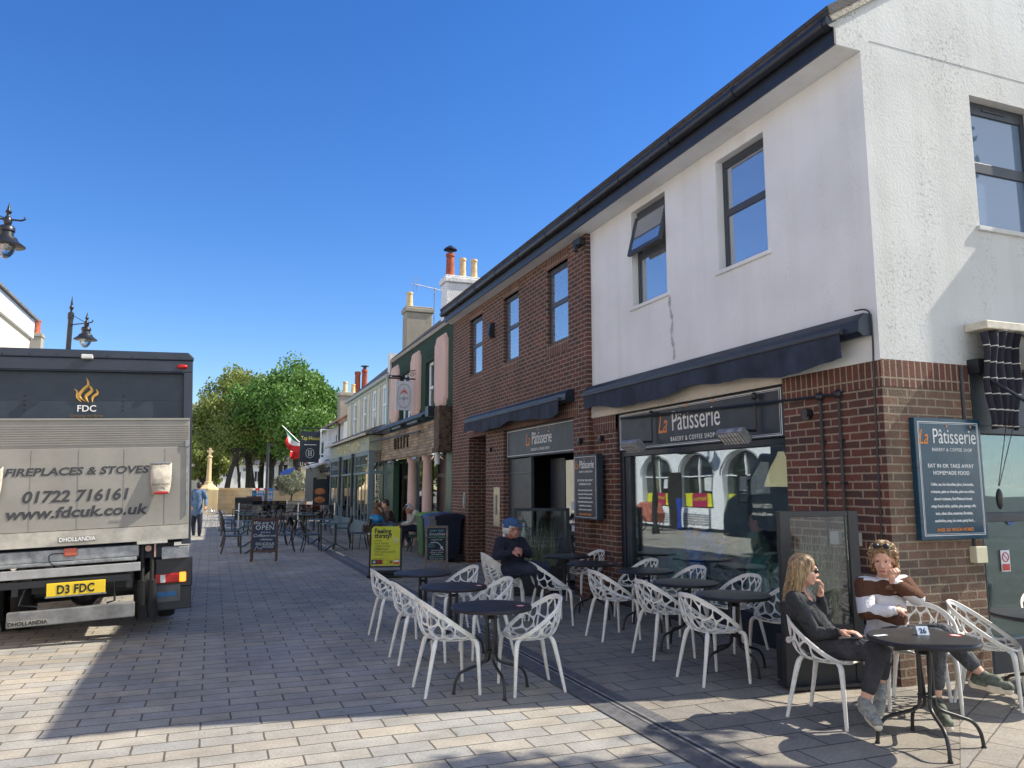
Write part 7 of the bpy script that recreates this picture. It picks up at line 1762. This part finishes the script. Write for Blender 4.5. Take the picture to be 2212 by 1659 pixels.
wh_ = ['leftmost and nearest to the open street', 'just behind the leftmost one', 'left of the middle, turned away', 'between the left and middle posts', 'right of the middle post, turned left', 'before the tea room panelling', 'closest to the pub wall', 'deepest behind the windbreak']
for i, (x, y, a) in enumerate(sp):
    if i == 0: AC0.location = (x, y, 0); AC0.rotation_euler = (0, 0, R(a)); AC0['label'] = 'silver chair, '+wh_[0]; AC0['group'] = 'silver aluminium chairs beyond the first windbreak'
    else: copy_tree(AC0, (x, y, 0), R(a), 'silver chair, '+wh_[i], 'silver aluminium chairs beyond the first windbreak')
for i, (x, y) in enumerate(((1.35, 37.2), (2.95, 37.4), (4.3, 38.2))):
    t = thing('aluminium_table', (x, y, 0), ['silver round table at the left beyond the windbreak', 'silver round table in the middle beyond the windbreak', 'silver round table at the right beyond the windbreak'][i], 'table', 'silver tables beyond the first windbreak')
    b = MB(); b.lathe([(0, .70), (.35, .70), (.35, .72), (0, .72)], (x, y, 0), 24); b.build('tabletop', ALU, t); b = MB(); b.tube([(x, y, 0), (x, y, .7)], .03, 8); b.build('leg', ALU, t)
# black furniture farther on
for i, (x, y, a) in enumerate(((2.0, 48, 0), (2.9, 49, 180), (3.6, 48.5, 0), (4.4, 50, 180), (2.4, 53, 0), (3.4, 54, 180), (4.4, 55, 20), (1.4, 50, 180))):
    copy_tree(DC0, (x, y, 0), R(a), ['far black chair first behind the second windbreak', 'far black chair facing left near the tap house board', 'far black chair in the middle of the pub terrace', 'far black chair beside the flatbread poster', 'far black chair beneath the olive tree side', 'far black chair left of the olive tree', 'far black chair closest to the pub wall', 'far black chair nearest the folded pub boards'][i], 'black chairs on the pub terrace')
for i, (x, y) in enumerate(((2.5, 48.6), (4.0, 49.4), (3.0, 53.6))):
    t = thing('pub_table', (x, y, 0), ['black pub table at the left of the terrace', 'black pub table by the pub wall', 'black pub table deepest on the terrace'][i], 'table', 'tables on the pub terrace')
    b = MB(); b.box(x-.4, x+.4, y-.35, y+.35, .74, .77); b.build('tabletop', BLACKP if i else GTAB, t); b = MB(); b.tube([(x, y, 0), (x, y, .74)], .035, 8); b.build('leg', BLACKP, t)
# pub boards
t, put, F = aboard('chalkboard', (1.42, 39.5), R(-6), .82, 1.28, BLACKP, CHALKB, 'tall black pub board offering homemade food', legs=.18)
put("Tap House", .0, 1.10, .12, YLW, sx=.8); put("Homemade", -.08, .93, .12, CHK, shear=.2, sx=.85); put("FOOD", -.05, .80, .13, CHK); put("Selection", -.08, .66, .12, CHK, shear=.2, sx=.85); put("OPEN\n12PM", .27, .90, .08, CHK, sx=.7)
t, put, F = aboard('chalkboard', (2.25, 47.0), R(-4), .85, 1.25, WOODF, CHALKB, 'brown framed chalkboard behind the black pub board', legs=.15)
put("Tap House", .0, 1.0, .11, CHK)
t, put, F = aboard('pavement_sign', (5.0, 36.3), R(-10), .50, .95, WPAINT, WPAINT, 'small white framed board reading TATTOO by the tea room', legs=.1)
put("TATTOO", .0, .72, .12, BT, sx=.8, bold=.003)
# chairs of the seated pair, bag, bear
t = thing('green_tub_chair', C9(400, 1100, 22.4).xy.to_3d(), 'green wicker tub chair under the dark haired woman', 'chair'); c = C9(400, 1040, 22.4)
TUB = M('green_wicker', (.02, .07, .05), .7, bump=.6, bscale=60); b = MB(); V = {}
for i in range(13):
    for j in range(5):
        a = -1.9+3.8*i/12; V[i, j] = (c.x+(.30+.05*j/4)*math.cos(a), c.y+(.30+.05*j/4)*math.sin(a), .40+(.16+.20*max(0, math.cos(a)))*j/4)
for i in range(12):
    for j in range(4): b.face([V[i, j], V[i+1, j], V[i+1, j+1], V[i, j+1]])
b.build('backrest', TUB, t, merge=True, mods=sol(.02), smooth=True, ang=180)
b = MB(); b.lathe([(0, .36), (.29, .36), (.29, .42), (0, .42)], (c.x, c.y, 0), 20); b.build('seat', TUB, t)
for k in range(4): a = R(45+90*k); b = MB(); b.tube([(c.x+.2*math.cos(a), c.y+.2*math.sin(a), .36), (c.x+.25*math.cos(a), c.y+.25*math.sin(a), 0)], .015, 6); b.build('leg', TUB, t)
c = C9(655, 1100, 20.8); t = thing('stool', (c.x, c.y, 0), 'dark green stool under the bent man', 'stool'); b = MB(); b.lathe([(0, .40), (.2, .40), (.2, .45), (0, .45)], (c.x, c.y, 0), 20); b.build('seat', TUB, t)
for k in range(4): a = R(45+90*k); b = MB(); b.tube([(c.x+.14*math.cos(a), c.y+.14*math.sin(a), .40), (c.x+.26*math.cos(a), c.y+.26*math.sin(a), 0)], .018, 6); b.build('leg', TUB, t)
c = C9(225, 955, 22.0); t = thing('shopping_bag', (c.x, c.y, c.z-.12), 'bright blue bag on the lap of the dark haired woman', 'bag')
b = MB(); b.ell(c, .20, .14, .14, 3)
for v in b.bm.verts: v.co += Vector((math.sin(v.co.z*40), math.sin(v.co.x*35), math.sin(v.co.y*30)))*.012
b.build('bag_body', M('bright_blue_plastic', (.02, .22, .45), .4), t, smooth=True)
c = C9(235, 820, 23.2); t = thing('teddy_bear', (c.x, c.y, 0), 'brown toy bear sitting beside the tea room window', 'toy bear')
b = MB(); BRN = M('brown_plush', (.16, .09, .05), .95, bump=.5, bscale=80); b.ell((c.x, c.y, c.z-.22), .16, .14, .2, 3); b.ell((c.x, c.y, c.z+.02), .12, .11, .11, 3); b.ell((c.x-.09, c.y, c.z+.11), .04, .03, .04, 2); b.ell((c.x+.09, c.y, c.z+.11), .04, .03, .04, 2); b.ell((c.x-.04, c.y-.10, c.z-.01), .05, .05, .04, 2); b.ell((c.x-.14, c.y-.06, c.z-.35), .06, .14, .06, 2); b.ell((c.x+.14, c.y-.06, c.z-.35), .06, .14, .06, 2)
b.build('bear_body', BRN, t, smooth=True)
b = MB(); b.box(c.x-.25, c.x+.25, c.y-.15, c.y+.2, 0, c.z-.40); b.build('stand', WOODF, t)
# tea room bench table in front of woman
c = C9(120, 1050, 22.0); t = thing('low_table', (c.x, c.y, 0), 'pale low table with a dark bag beside the yellow sign', 'table')
b = MB(); b.box(c.x-.35, c.x+.25, c.y-.3, c.y+.3, .40, .44); b.build('tabletop', WPAINT, t); b = MB(); b.tube([(c.x-.2, c.y-.2, .4), (c.x-.25, c.y-.25, 0)], .015, 6); b.build('leg', BLACKP, t); b = MB(); b.tube([(c.x+.15, c.y-.2, .4), (c.x+.2, c.y-.25, 0)], .015, 6); b.build('leg', BLACKP, t)
t = thing('handbag', (c.x, c.y, .44), 'dark patterned handbag on the low table', 'bag'); b = MB(); b.box(c.x-.12, c.x+.18, c.y-.08, c.y+.08, .442, .66); b.build('bag_body', M('patterned_leather', (.05, .035, .03), .6, var=.6, scale=30), t, bevel=.03); b = MB(); b.tube(bez([(c.x-.08, c.y, .66), (c.x+.03, c.y, .80), (c.x+.14, c.y, .66)], 6), .01, 5); b.build('strap', BLACKP, t)

# ------------------------------------------------------------------ trees
BARK = M('bark', (.040, .035, .029), .9, var=.4, scale=8, bump=.8, bscale=20)
def leafmat(name, c1, c2):
    m, t, b = newmat(name); L = t.links
    oi = N(t, 'ShaderNodeNewGeometry'); cr = N(t, 'ShaderNodeMix', data_type='RGBA'); cr.inputs[6].default_value = c4(c1); cr.inputs[7].default_value = c4(c2)
    L.new(oi.outputs['Random Per Island'], cr.inputs[0]); L.new(cr.outputs[2], b.inputs['Base Color']); b.inputs['Roughness'].default_value = .55
    tr_ = N(t, 'ShaderNodeBsdfTranslucent'); L.new(cr.outputs[2], tr_.inputs[0]); mx = N(t, 'ShaderNodeMixShader'); mx.inputs[0].default_value = .30
    out = t.nodes['Material Output']; L.new(b.outputs[0], mx.inputs[1]); L.new(tr_.outputs[0], mx.inputs[2]); L.new(mx.outputs[0], out.inputs[0]); return m
LF1 = leafmat('fresh_green_leaves', (.062, .15, .024), (.14, .27, .045)); LF2 = leafmat('olive_green_leaves', (.16, .22, .045), (.27, .30, .075)); LF3 = leafmat('pale_spring_leaves', (.24, .25, .09), (.36, .34, .15)); LF4 = leafmat('silver_olive_leaves', (.17, .19, .12), (.27, .28, .19)); LF5 = leafmat('bright_lime_leaves', (.16, .30, .03), (.26, .42, .06))
def tree(label, base, h, cr, ch, lm, nclump, nleaf, ls, seed, trunk=.25, lean=(0, 0), split=1, group='trees at the end of the street', name='tree', gaps=.5, zc=None):
    """trunk with limbs, crown of leaf-sized faces gathered in clumps round the limb ends"""
    rnd = random.Random(seed); base = Vector(base); t = thing(name, base, label, 'tree', group)
    cz = zc if zc else h-ch; cen = base+Vector((lean[0], lean[1], cz))
    ends = []
    for k in range(nclump):
        while True:
            p = Vector((rnd.uniform(-1, 1), rnd.uniform(-1, 1), rnd.uniform(-1, 1)))
            if p.length < 1 and p.length > .35 and (p.length > .68 or rnd.random() < .35): break
        wob = 1+.16*math.sin(p.x*5+seed)+.12*math.sin(p.y*7+p.z*4+seed*2)
        ends.append(cen+Vector((p.x*cr*wob, p.y*cr*wob, p.z*ch*wob*(.85 if p.z < 0 else 1))))
    b = MB(); P0 = base.copy(); top = base+Vector((lean[0]*.6, lean[1]*.6, cz*.62)); fork = top
    b.tube(bez([base-Vector((0, 0, .1)), lerp(base, top, .5)+Vector((rnd.uniform(-.1, .1), 0, 0)), top], 6), [trunk*(1.35 if k == 0 else 1.1-.35*k/12) for k in range(13)], 10)
    for k in range(min(12, nclump//3)):
        e = ends[k*3]; mid_ = lerp(fork, e, .5)+Vector((0, 0, .1*ch)); b.tube(bez([fork-Vector((0, 0, trunk)), mid_, e], 4), [trunk*.6*(1-.85*q/8) for q in range(9)], 6)
    b.build('trunk', BARK, t, smooth=True)
    b = MB(); bm = b.bm
    for e in ends:
        rc = rnd.uniform(.55, 1.15)*cr*.27; n = int(nleaf*rnd.uniform(.6, 1.3))
        for _ in range(n):
            d = Vector((rnd.gauss(0, 1), rnd.gauss(0, 1), rnd.gauss(0, .75))); d = d/max(d.length, .01)*rc*rnd.random()**.45
            p = e+d; s_ = ls*rnd.uniform(.6, 1.4); a = Vector((rnd.gauss(0, 1), rnd.gauss(0, 1), rnd.gauss(0, .6)+.1)).normalized(); c_ = a.orthogonal().normalized()*s_; e2 = a.cross(c_).normalized()*s_*.7
            q0 = p-c_; q1 = p-e2; q2 = p+c_; q3 = p+e2
            bm.faces.new([bm.verts.new(q) for q in (q0, q1, q2, q3)])
    b.build('crown', lm, t)
    return t
def at0(u, D): p = AT(u, 1050, D); return (p.x, p.y, 0)
def Z(v, D, u=600): return AT(u, v, D).z
D = 62; tree('largest tree, dense fresh green crown right of centre', at0(655, D), Z(803, D), 4.5, 3.3, LF1, 170, 330, .115, 1, trunk=.34, lean=(-1.2, 0), zc=Z(893, D))
D = 66; tree('olive green tree left of and behind the largest one', at0(552, D), Z(830, D), 4.4, 3.5, LF2, 140, 300, .12, 2, trunk=.36, lean=(-1.2, 0), zc=Z(912, D))
D = 80; tree('pale sparse tree whose twigs show above the olive green one', at0(565, D), Z(805, D), 5.0, 4.3, LF3, 90, 130, .12, 3, trunk=.3, zc=Z(905, D))
D = 84; tree('light yellow green tree at the truck side behind the memorial', at0(440, D), Z(895, D), 3.6, 4.2, LF3, 110, 300, .13, 4, trunk=.3, zc=Z(960, D))
D = 74; tree('darker green tree directly behind the memorial cross', at0(435, D), Z(960, D), 2.2, 2.4, LF2, 60, 240, .11, 5, trunk=.2, zc=Z(995, D))
D = 78; tree('small bright lime bush right of the memorial cross', at0(468, D), Z(975, D), 1.0, 1.2, LF5, 30, 160, .09, 6, trunk=.08, name='bush', zc=Z(1000, D))
D = 64; tree('tree with a leaning trunk left of the largest tree', at0(592, D), Z(930, D), 2.4, 1.4, LF1, 40, 260, .11, 8, trunk=.26, lean=(-.4, 0), zc=Z(950, D))
D = 54; tree('round clipped olive tree in front of the pub terrace', at0(632, D), Z(1013, D), 1.13, .76, LF4, 70, 200, .042, 9, trunk=.06, name='olive_tree', zc=Z(1042, D))
for u, D, w_, l in ((490, 62, .30, -.9), (512, 64, .16, .5), (528, 66, .14, .1), (539, 63, .10, 0)):
    pass
tks = [(487, 60, .22, .9, 'thick leaning bare trunk left of the row under the trees'), (519, 62, .12, -.5, 'slim leaning trunk second in the row'), (532, 64, .10, 0, 'slender upright trunk third in the row'), (540, 61, .07, .1, 'thinnest upright trunk in the row'), (600, 60, .15, .4, 'forked trunk beside the lamp column')]
for k, (u, D, w_, l, lb) in enumerate(tks):
    bx = at0(u, D); t = thing('tree', bx, lb, 'tree', 'trees at the end of the street')
    b = MB(); B_ = Vector(bx); tp_ = B_+Vector((l, 0, 4.9)); b.tube(bez([B_-Vector((0, 0, .1)), lerp(B_, tp_, .5)+Vector((-l*.25, 0, 0)), tp_], 6), [w_*(1.2-.05*q) for q in range(13)], 9)
    for q in range(3): b.tube([lerp(B_, tp_, .75+.1*q), tp_+Vector((rnd_x, .3, 1.0+.3*q))] if False else [lerp(B_, tp_, .7+.1*q), tp_+Vector(((-1)**q*.8, .3*q, .9))], [w_*.5, w_*.15], 6)
    b.build('trunk', BARK, t, smooth=True)
    b = MB(); rn = random.Random(50+k)
    for _ in range(2600):
        p = tp_+Vector((rn.gauss(0, .75), rn.gauss(0, .75), rn.gauss(1.2, .5))); s_ = .10*rn.uniform(.6, 1.3); a = Vector((rn.gauss(0, 1), rn.gauss(0, 1), rn.gauss(0, 1))).normalized(); c_ = a.orthogonal().normalized()*s_; e2 = a.cross(c_).normalized()*s_*.7
        b.bm.faces.new([b.bm.verts.new(q) for q in (p-c_, p-e2, p+c_, p+e2)])
    b.build('crown', LF1 if k % 2 else LF2, t)
# tree round the corner, outside the frame, dappling the paving
tree('street tree outside the frame at the right, its branches dapple the paving', (10.0, 2.0, 0), 7.6, 1.3, .9, LF1, 30, 60, .07, 12, trunk=.14, name='tree', lean=(-1.4, .7), group=None, zc=6.3)

# ------------------------------------------------------------------ war memorial, walls, barrier
c = AT(450, 1050, 51); t = thing('war_memorial', (c.x, c.y, 0), 'tall yellow stone memorial cross on a stepped plinth', 'memorial'); x, y = c.x, c.y
b = MB(); s66 = 66/1660
b.box(x-.62, x+.62, y-.62, y+.62, .0, Z(1058, 51, 450)); b.build('plinth', YSTONE, t, bevel=.02)
b = MB(); z1 = Z(1058, 51, 450); zs_ = Z(1040, 51, 450); k_ = (zs_-z1)/.85; b.lathe([(.66, z1), (.66, z1+.12*k_), (.5, z1+.3*k_), (.32, z1+.5*k_), (.24, z1+.7*k_), (.26, z1+.8*k_), (.20, zs_)], (x, y, 0), 8); b.build('base_moulding', YSTONE, t)
b = MB(); zt = Z(968, 51, 450); b.lathe([(.17, zs_), (.12, zt-.62), (.18, zt-.58), (.18, zt-.52), (.12, zt-.48)], (x, y, 0), 8); b.build('shaft', YSTONE, t)
b = MB(); b.box(x-.08, x+.08, y-.08, y+.08, zt-.5, zt+.03); b.box(x-.19, x+.19, y-.07, y+.07, zt-.27, zt-.12); b.build('cross_head', YSTONE, t, bevel=.02)
c2 = AT(470, 1050, 52); t = thing('stone_wall', (c2.x+1.5, c2.y, 0), 'low curved yellow stone wall beside the memorial', 'wall')
b = MB(); a = AT(462, 1060, 53); e = AT(545, 1060, 50); b.prism([(a.x, a.y), (lerp(a, e, .5).x, lerp(a, e, .5).y+.8), (e.x, e.y), (e.x, e.y+.4), (lerp(a, e, .5).x, lerp(a, e, .5).y+1.2), (a.x, a.y+.4)], 0, Z(1058, 52, 500), 'z'); b.build('wall', RUBBLE, t)
b = MB(); b.prism([(a.x-.1, a.y-.08), (lerp(a, e, .5).x, lerp(a, e, .5).y+.72), (e.x, e.y-.08), (e.x, e.y+.45), (lerp(a, e, .5).x, lerp(a, e, .5).y+1.28), (a.x-.1, a.y+.5)], Z(1058, 52, 500)+.002, Z(1055, 52, 500)+.03, 'z'); b.build('coping', YSTONE, t)
a = AT(555, 1060, 55); e = AT(690, 1060, 55); t = thing('stone_wall', (a.x, a.y, 0), 'low rough stone wall behind the blue barrier and olive tree', 'wall'); b = MB(); b.prism([(a.x, a.y), (e.x, e.y), (e.x, e.y+.4), (a.x, a.y+.4)], 0, Z(1060, 55, 600), 'z'); b.build('wall', RUBBLE, t)
t = thing('plastic_barrier', AT(555, 1080, 52).xy.to_3d(), 'bright blue plastic work barrier with a red and white top board', 'barrier')
BLB = M('bright_blue_barrier', (.02, .17, .48), .5); c = AT(553, 1066, 52); zt_ = Z(1055, 52, 553); zb_ = Z(1080, 52, 553)
b = MB(); x0, x1 = AT(517, 1066, 52).x, AT(590, 1066, 52).x; yb0, yb1 = AT(517, 1066, 52).y, AT(590, 1066, 52).y
def bx_(b, f0, f1, z0, z1, d=.04): 
    p, q = lerp((x0, yb0, 0), (x1, yb1, 0), f0), lerp((x0, yb0, 0), (x1, yb1, 0), f1); b.prism([(p.x, p.y), (q.x, q.y), (q.x, q.y+d), (p.x, p.y+d)], z0, z1, 'z')
bx_(b, 0, 1, zt_-.10, zt_); bx_(b, 0, 1, zb_, zb_+.08); 
for k in range(15): bx_(b, k/14*.97, k/14*.97+.03, zb_+.08, zt_-.10)
bx_(b, 0, 1, (zt_+zb_)/2-.05, (zt_+zb_)/2+.05)
for f in (.05, .5, .95): bx_(b, f-.02, f+.02, 0, zb_, .3)
b.build('barrier_frame', BLB, t)
for k in range(5): b = MB(); p, q = lerp((x0, yb0-.03, 0), (x1, yb1-.03, 0), .22+k*.125), lerp((x0, yb0-.03, 0), (x1, yb1-.03, 0), .22+(k+1)*.125-.001); b.prism([(p.x, p.y), (q.x, q.y), (q.x, q.y+.02), (p.x, p.y+.02)], zt_-.13, zt_+.02, 'z'); b.build('warning_stripe', MATS['flag_red'] if k % 2 == 0 else MATS['flag_white'], t)
c = AT(429, 1078, 64); J = dict(head=AT(430, 1063, 47.5), neck=AT(430, 1067, 47.5), shR=AT(425, 1069, 47.5), shL=AT(435, 1069, 47.5), elR=AT(423, 1076, 47.5), wrR=AT(425, 1081, 47.5), elL=AT(437, 1076, 47.5), wrL=AT(434, 1081, 47.5), hipR=AT(428, 1083, 47.5), hipL=AT(432, 1083, 47.5), knR=AT(424, 1080, 47.5), knL=AT(436, 1081, 47.5), anR=AT(425, 1089, 47.5), anL=AT(434, 1089, 47.5), toeR=AT(424, 1090, 47.5), toeL=AT(435, 1090, 47.5), face=(.2, -1, -.2))
figure('person sitting on the ground at the foot of the memorial', J, cloth('maroon_top', (.09, .03, .03)), DJEAN, [DKH], DKH, vox=.02, s=1.1)
t = thing('lamp_column', at0(578, 50), 'dark lamp column standing before the trees', 'street lamp'); c = AT(578, 1000, 50); b = MB(); b.lathe([(.13, 0), (.13, 1.2), (.09, 1.4), (.08, Z(960, 50))], (c.x, c.y, 0), 12); b.build('post', IRON, t, smooth=True); b = MB(); z = Z(962, 50); b.box(c.x-.1, c.x+.35, c.y-.08, c.y+.08, z, z+.14); b.build('lamp_head', IRON, t)

# ------------------------------------------------------------------ houses at the end of the street
def house(u0, u1, D, v_eave, label, wallm, roofm, wins, doors=(), v_ridge=None, extra=None, dep=8, name='house'):
    a, e = AT(u0, 1050, D), AT(u1, 1050, D); zt = Z(v_eave, D, (u0+u1)/2); y = (a.y+e.y)/2; x0, x1 = a.x, e.x
    t = thing(name, ((x0+x1)/2, y, 0), label, 'house', 'houses beyond the trees'); X = lambda u: AT(u, 1050, D).x*y/AT(u, 1050, D).y
    x0, x1 = X(u0), X(u1); zz = lambda v: CAMH+(Z(v, D, (u0+u1)/2)-CAMH)
    b = MB(); b.box(x0, x1, y, y+dep, 0, zt); b.build('wall', wallm, t)
    zr = zz(v_ridge) if v_ridge else zt+2.2
    b = MB(); b.prism([(y-.3, zt), (y+dep/2, zr), (y+dep+.3, zt)], x0-.2, x1+.2, 'x'); b.build('roof', roofm, t)
    for (ua, ub, va, vb) in wins:
        xa, xb, z1_, z0_ = X(ua), X(ub), zz(va), zz(vb)
        b = MB(); b.box(xa-.08, xb+.08, y-.04, y-.001, z0_-.08, z1_+.08); f = b.build('window', WPAINT, t)
        b = MB(); b.box(xa, (xa+xb)/2-.03, y-.05, y-.041, z0_, z1_); b.box((xa+xb)/2+.03, xb, y-.05, y-.041, z0_, z1_); b.build('pane', DARKM if D > 1 else WGLS, f)
    for (ua, ub, va, m_) in doors: b = MB(); b.box(X(ua), X(ub), y-.05, y-.001, 0, zz(va)); b.build('door', m_, t)
    return t
house(455, 585, 92, 1003, 'long white house with dark sash windows beyond the memorial', WHITE2, SLATE, [(481, 490, 1012, 1030), (497, 503, 1012, 1020), (512, 519, 1020, 1040), (549, 560, 1018, 1040), (524, 531, 1010, 1018)], [(492, 497, 1026, SAGEB)], v_ridge=990)
house(400, 452, 96, 1000, 'brick and tile house far behind the truck mirror', CREAM2, ROOFT, [(410, 418, 1010, 1022), (428, 436, 1010, 1022)], v_ridge=985)
t = house(588, 640, 76, 1002, 'old half timbered white house with an overhanging front', WHITE2, SLATE, [(600, 620, 1004, 1022), (626, 636, 1006, 1020)], [(598, 612, 1035, NAVY2)], v_ridge=975)
house(640, 720, 66, 975, 'pale rendered house with a grey tiled roof behind the olive tree', CREAM, LEADG, [(648, 656, 988, 1005), (666, 674, 988, 1005)], v_ridge=950)
c = AT(612, 1050, 70); t = thing('parked_van', (c.x, c.y, 0), 'dark green van parked beyond the barrier', 'van')
b = MB(); b.prism([(c.x-1.6, .4), (c.x-1.6, 1.2), (c.x-1.0, 1.9), (c.x+1.6, 1.95), (c.x+1.7, .4)], c.y, c.y+1.8, 'y'); b.build('body', M('dark_green_paint', (.02, .05, .045), .3), t, bevel=.08)
b = MB(); b.prism([(c.x-1.45, 1.2), (c.x-.98, 1.75), (c.x+1.3, 1.78), (c.x+1.3, 1.2)], c.y-.01, c.y-.002, 'y'); b.build('window', WGLS, t)
for x in (c.x-1.0, c.x+1.1): b = MB(); b.tube([(x, c.y-.02, .33), (x, c.y+.2, .33)], .33, 18); b.build('wheel', RUBBER, t)
# distant tree line closing the horizon
for k, (u, D, r_, hh_) in enumerate(((395, 120, 7, 9), (520, 130, 9, 11), (640, 125, 8, 10), (720, 120, 7, 10), (300, 130, 9, 10), (200, 140, 9, 10), (100, 140, 9, 10))):
    p = AT(u, 1050, D); tree(['far tree behind the truck edge', 'far tree behind the white house', 'far tree behind the half timbered house', 'far tree behind the pub roof', 'far tree hidden by the truck, first', 'far tree hidden by the truck, second', 'far tree hidden by the truck, third'][k], (p.x, p.y, 0), hh_, r_, hh_*.45, LF2, 50, 160, .32, 30+k, trunk=.4, group='far trees closing the view', zc=hh_*.55)

# sunlit terrace across the street, beside and behind the camera
for k, (y0, y1, h_, mm, rm, lb) in enumerate(((-14, -4, 6.2, CREAM2, SLATE, 'cream terrace house across the street, behind the camera'), (-4, 5, 5.6, WHITE2, SLATE, 'white terrace house across the street, left of the camera'), (5, 13.9, 6.4, PINK, ROOFT, 'pale pink house across the street beside the truck'))):
    t = thing('terrace_house', (-7, (y0+y1)/2, 0), lb, 'house', 'houses across the street outside the frame')
    b = MB(); b.box(-15, -7, y0+.01, y1-.01, 0, h_); b.build('wall', mm, t)
    b = MB(); b.prism([(-6.7, h_), (-11, h_+2.4), (-15.3, h_)], y0, y1, 'y'); b.build('roof', rm, t)
    for q in range(3):
        yy = y0+1.5+q*3; b = MB(); b.box(-6.998, -6.95, yy, yy+1, 3.6, 5.0); f = b.build('window', WPAINT, t); b = MB(); b.box(-6.949, -6.94, yy+.08, yy+.92, 3.7, 4.9); b.build('pane', WGLS, f)
        b = MB(); b.box(-6.998, -6.95, yy-.3, yy+1.3, .8, 2.3); b.build('shop_window', TGL, t)

# stickers on the side window
def onY(u, v, y): d = ray(u, v); return Vector((0, 0, CAMH))+d*(y/d.y)
yy = CY+.098
c = onY((2900+1590*.67744)/1.82278, (1900+215*.67744)/1.82278, yy)
t = thing('window_sticker', c, 'round bright blue sticker on the side window', 'sticker'); b = MB(); b.tube([(c.x, yy, c.z), (c.x, yy-.003, c.z)], .055, 24); b.build('disc', M('sticker_blue', (.02, .10, .45), .4), t)
b = MB(); b.box(c.x-.018, c.x+.018, yy-.006, yy-.0035, c.z-.02, c.z+.025); b.build('cup_mark', WTXT, t)
c = onY((2900+1556*.67744)/1.82278, (1900+455*.67744)/1.82278, yy)
t = thing('no_smoking_sign', c, 'white card with a red no smoking circle on the side window', 'sign'); b = MB(); b.box(c.x-.045, c.x+.075, yy-.003, yy, c.z-.10, c.z+.10); b.build('card', WPAINT, t)
b = MB(); q = Vector((c.x+.015, yy-.005, c.z+.035)); b.tube([q+Vector((.042*math.cos(k*math.pi/12), 0, .042*math.sin(k*math.pi/12))) for k in range(25)], .005, 5); b.tube([q+Vector((-.03, 0, .03)), q+Vector((.03, 0, -.03))], .004, 5); b.build('red_circle', MATS['red_sticker_ring'], t)
b = MB(); b.box(c.x-.035, c.x+.065, yy-.006, yy-.0035, c.z-.09, c.z-.03); b.build('red_panel', MATS['red_sticker_ring'], t)
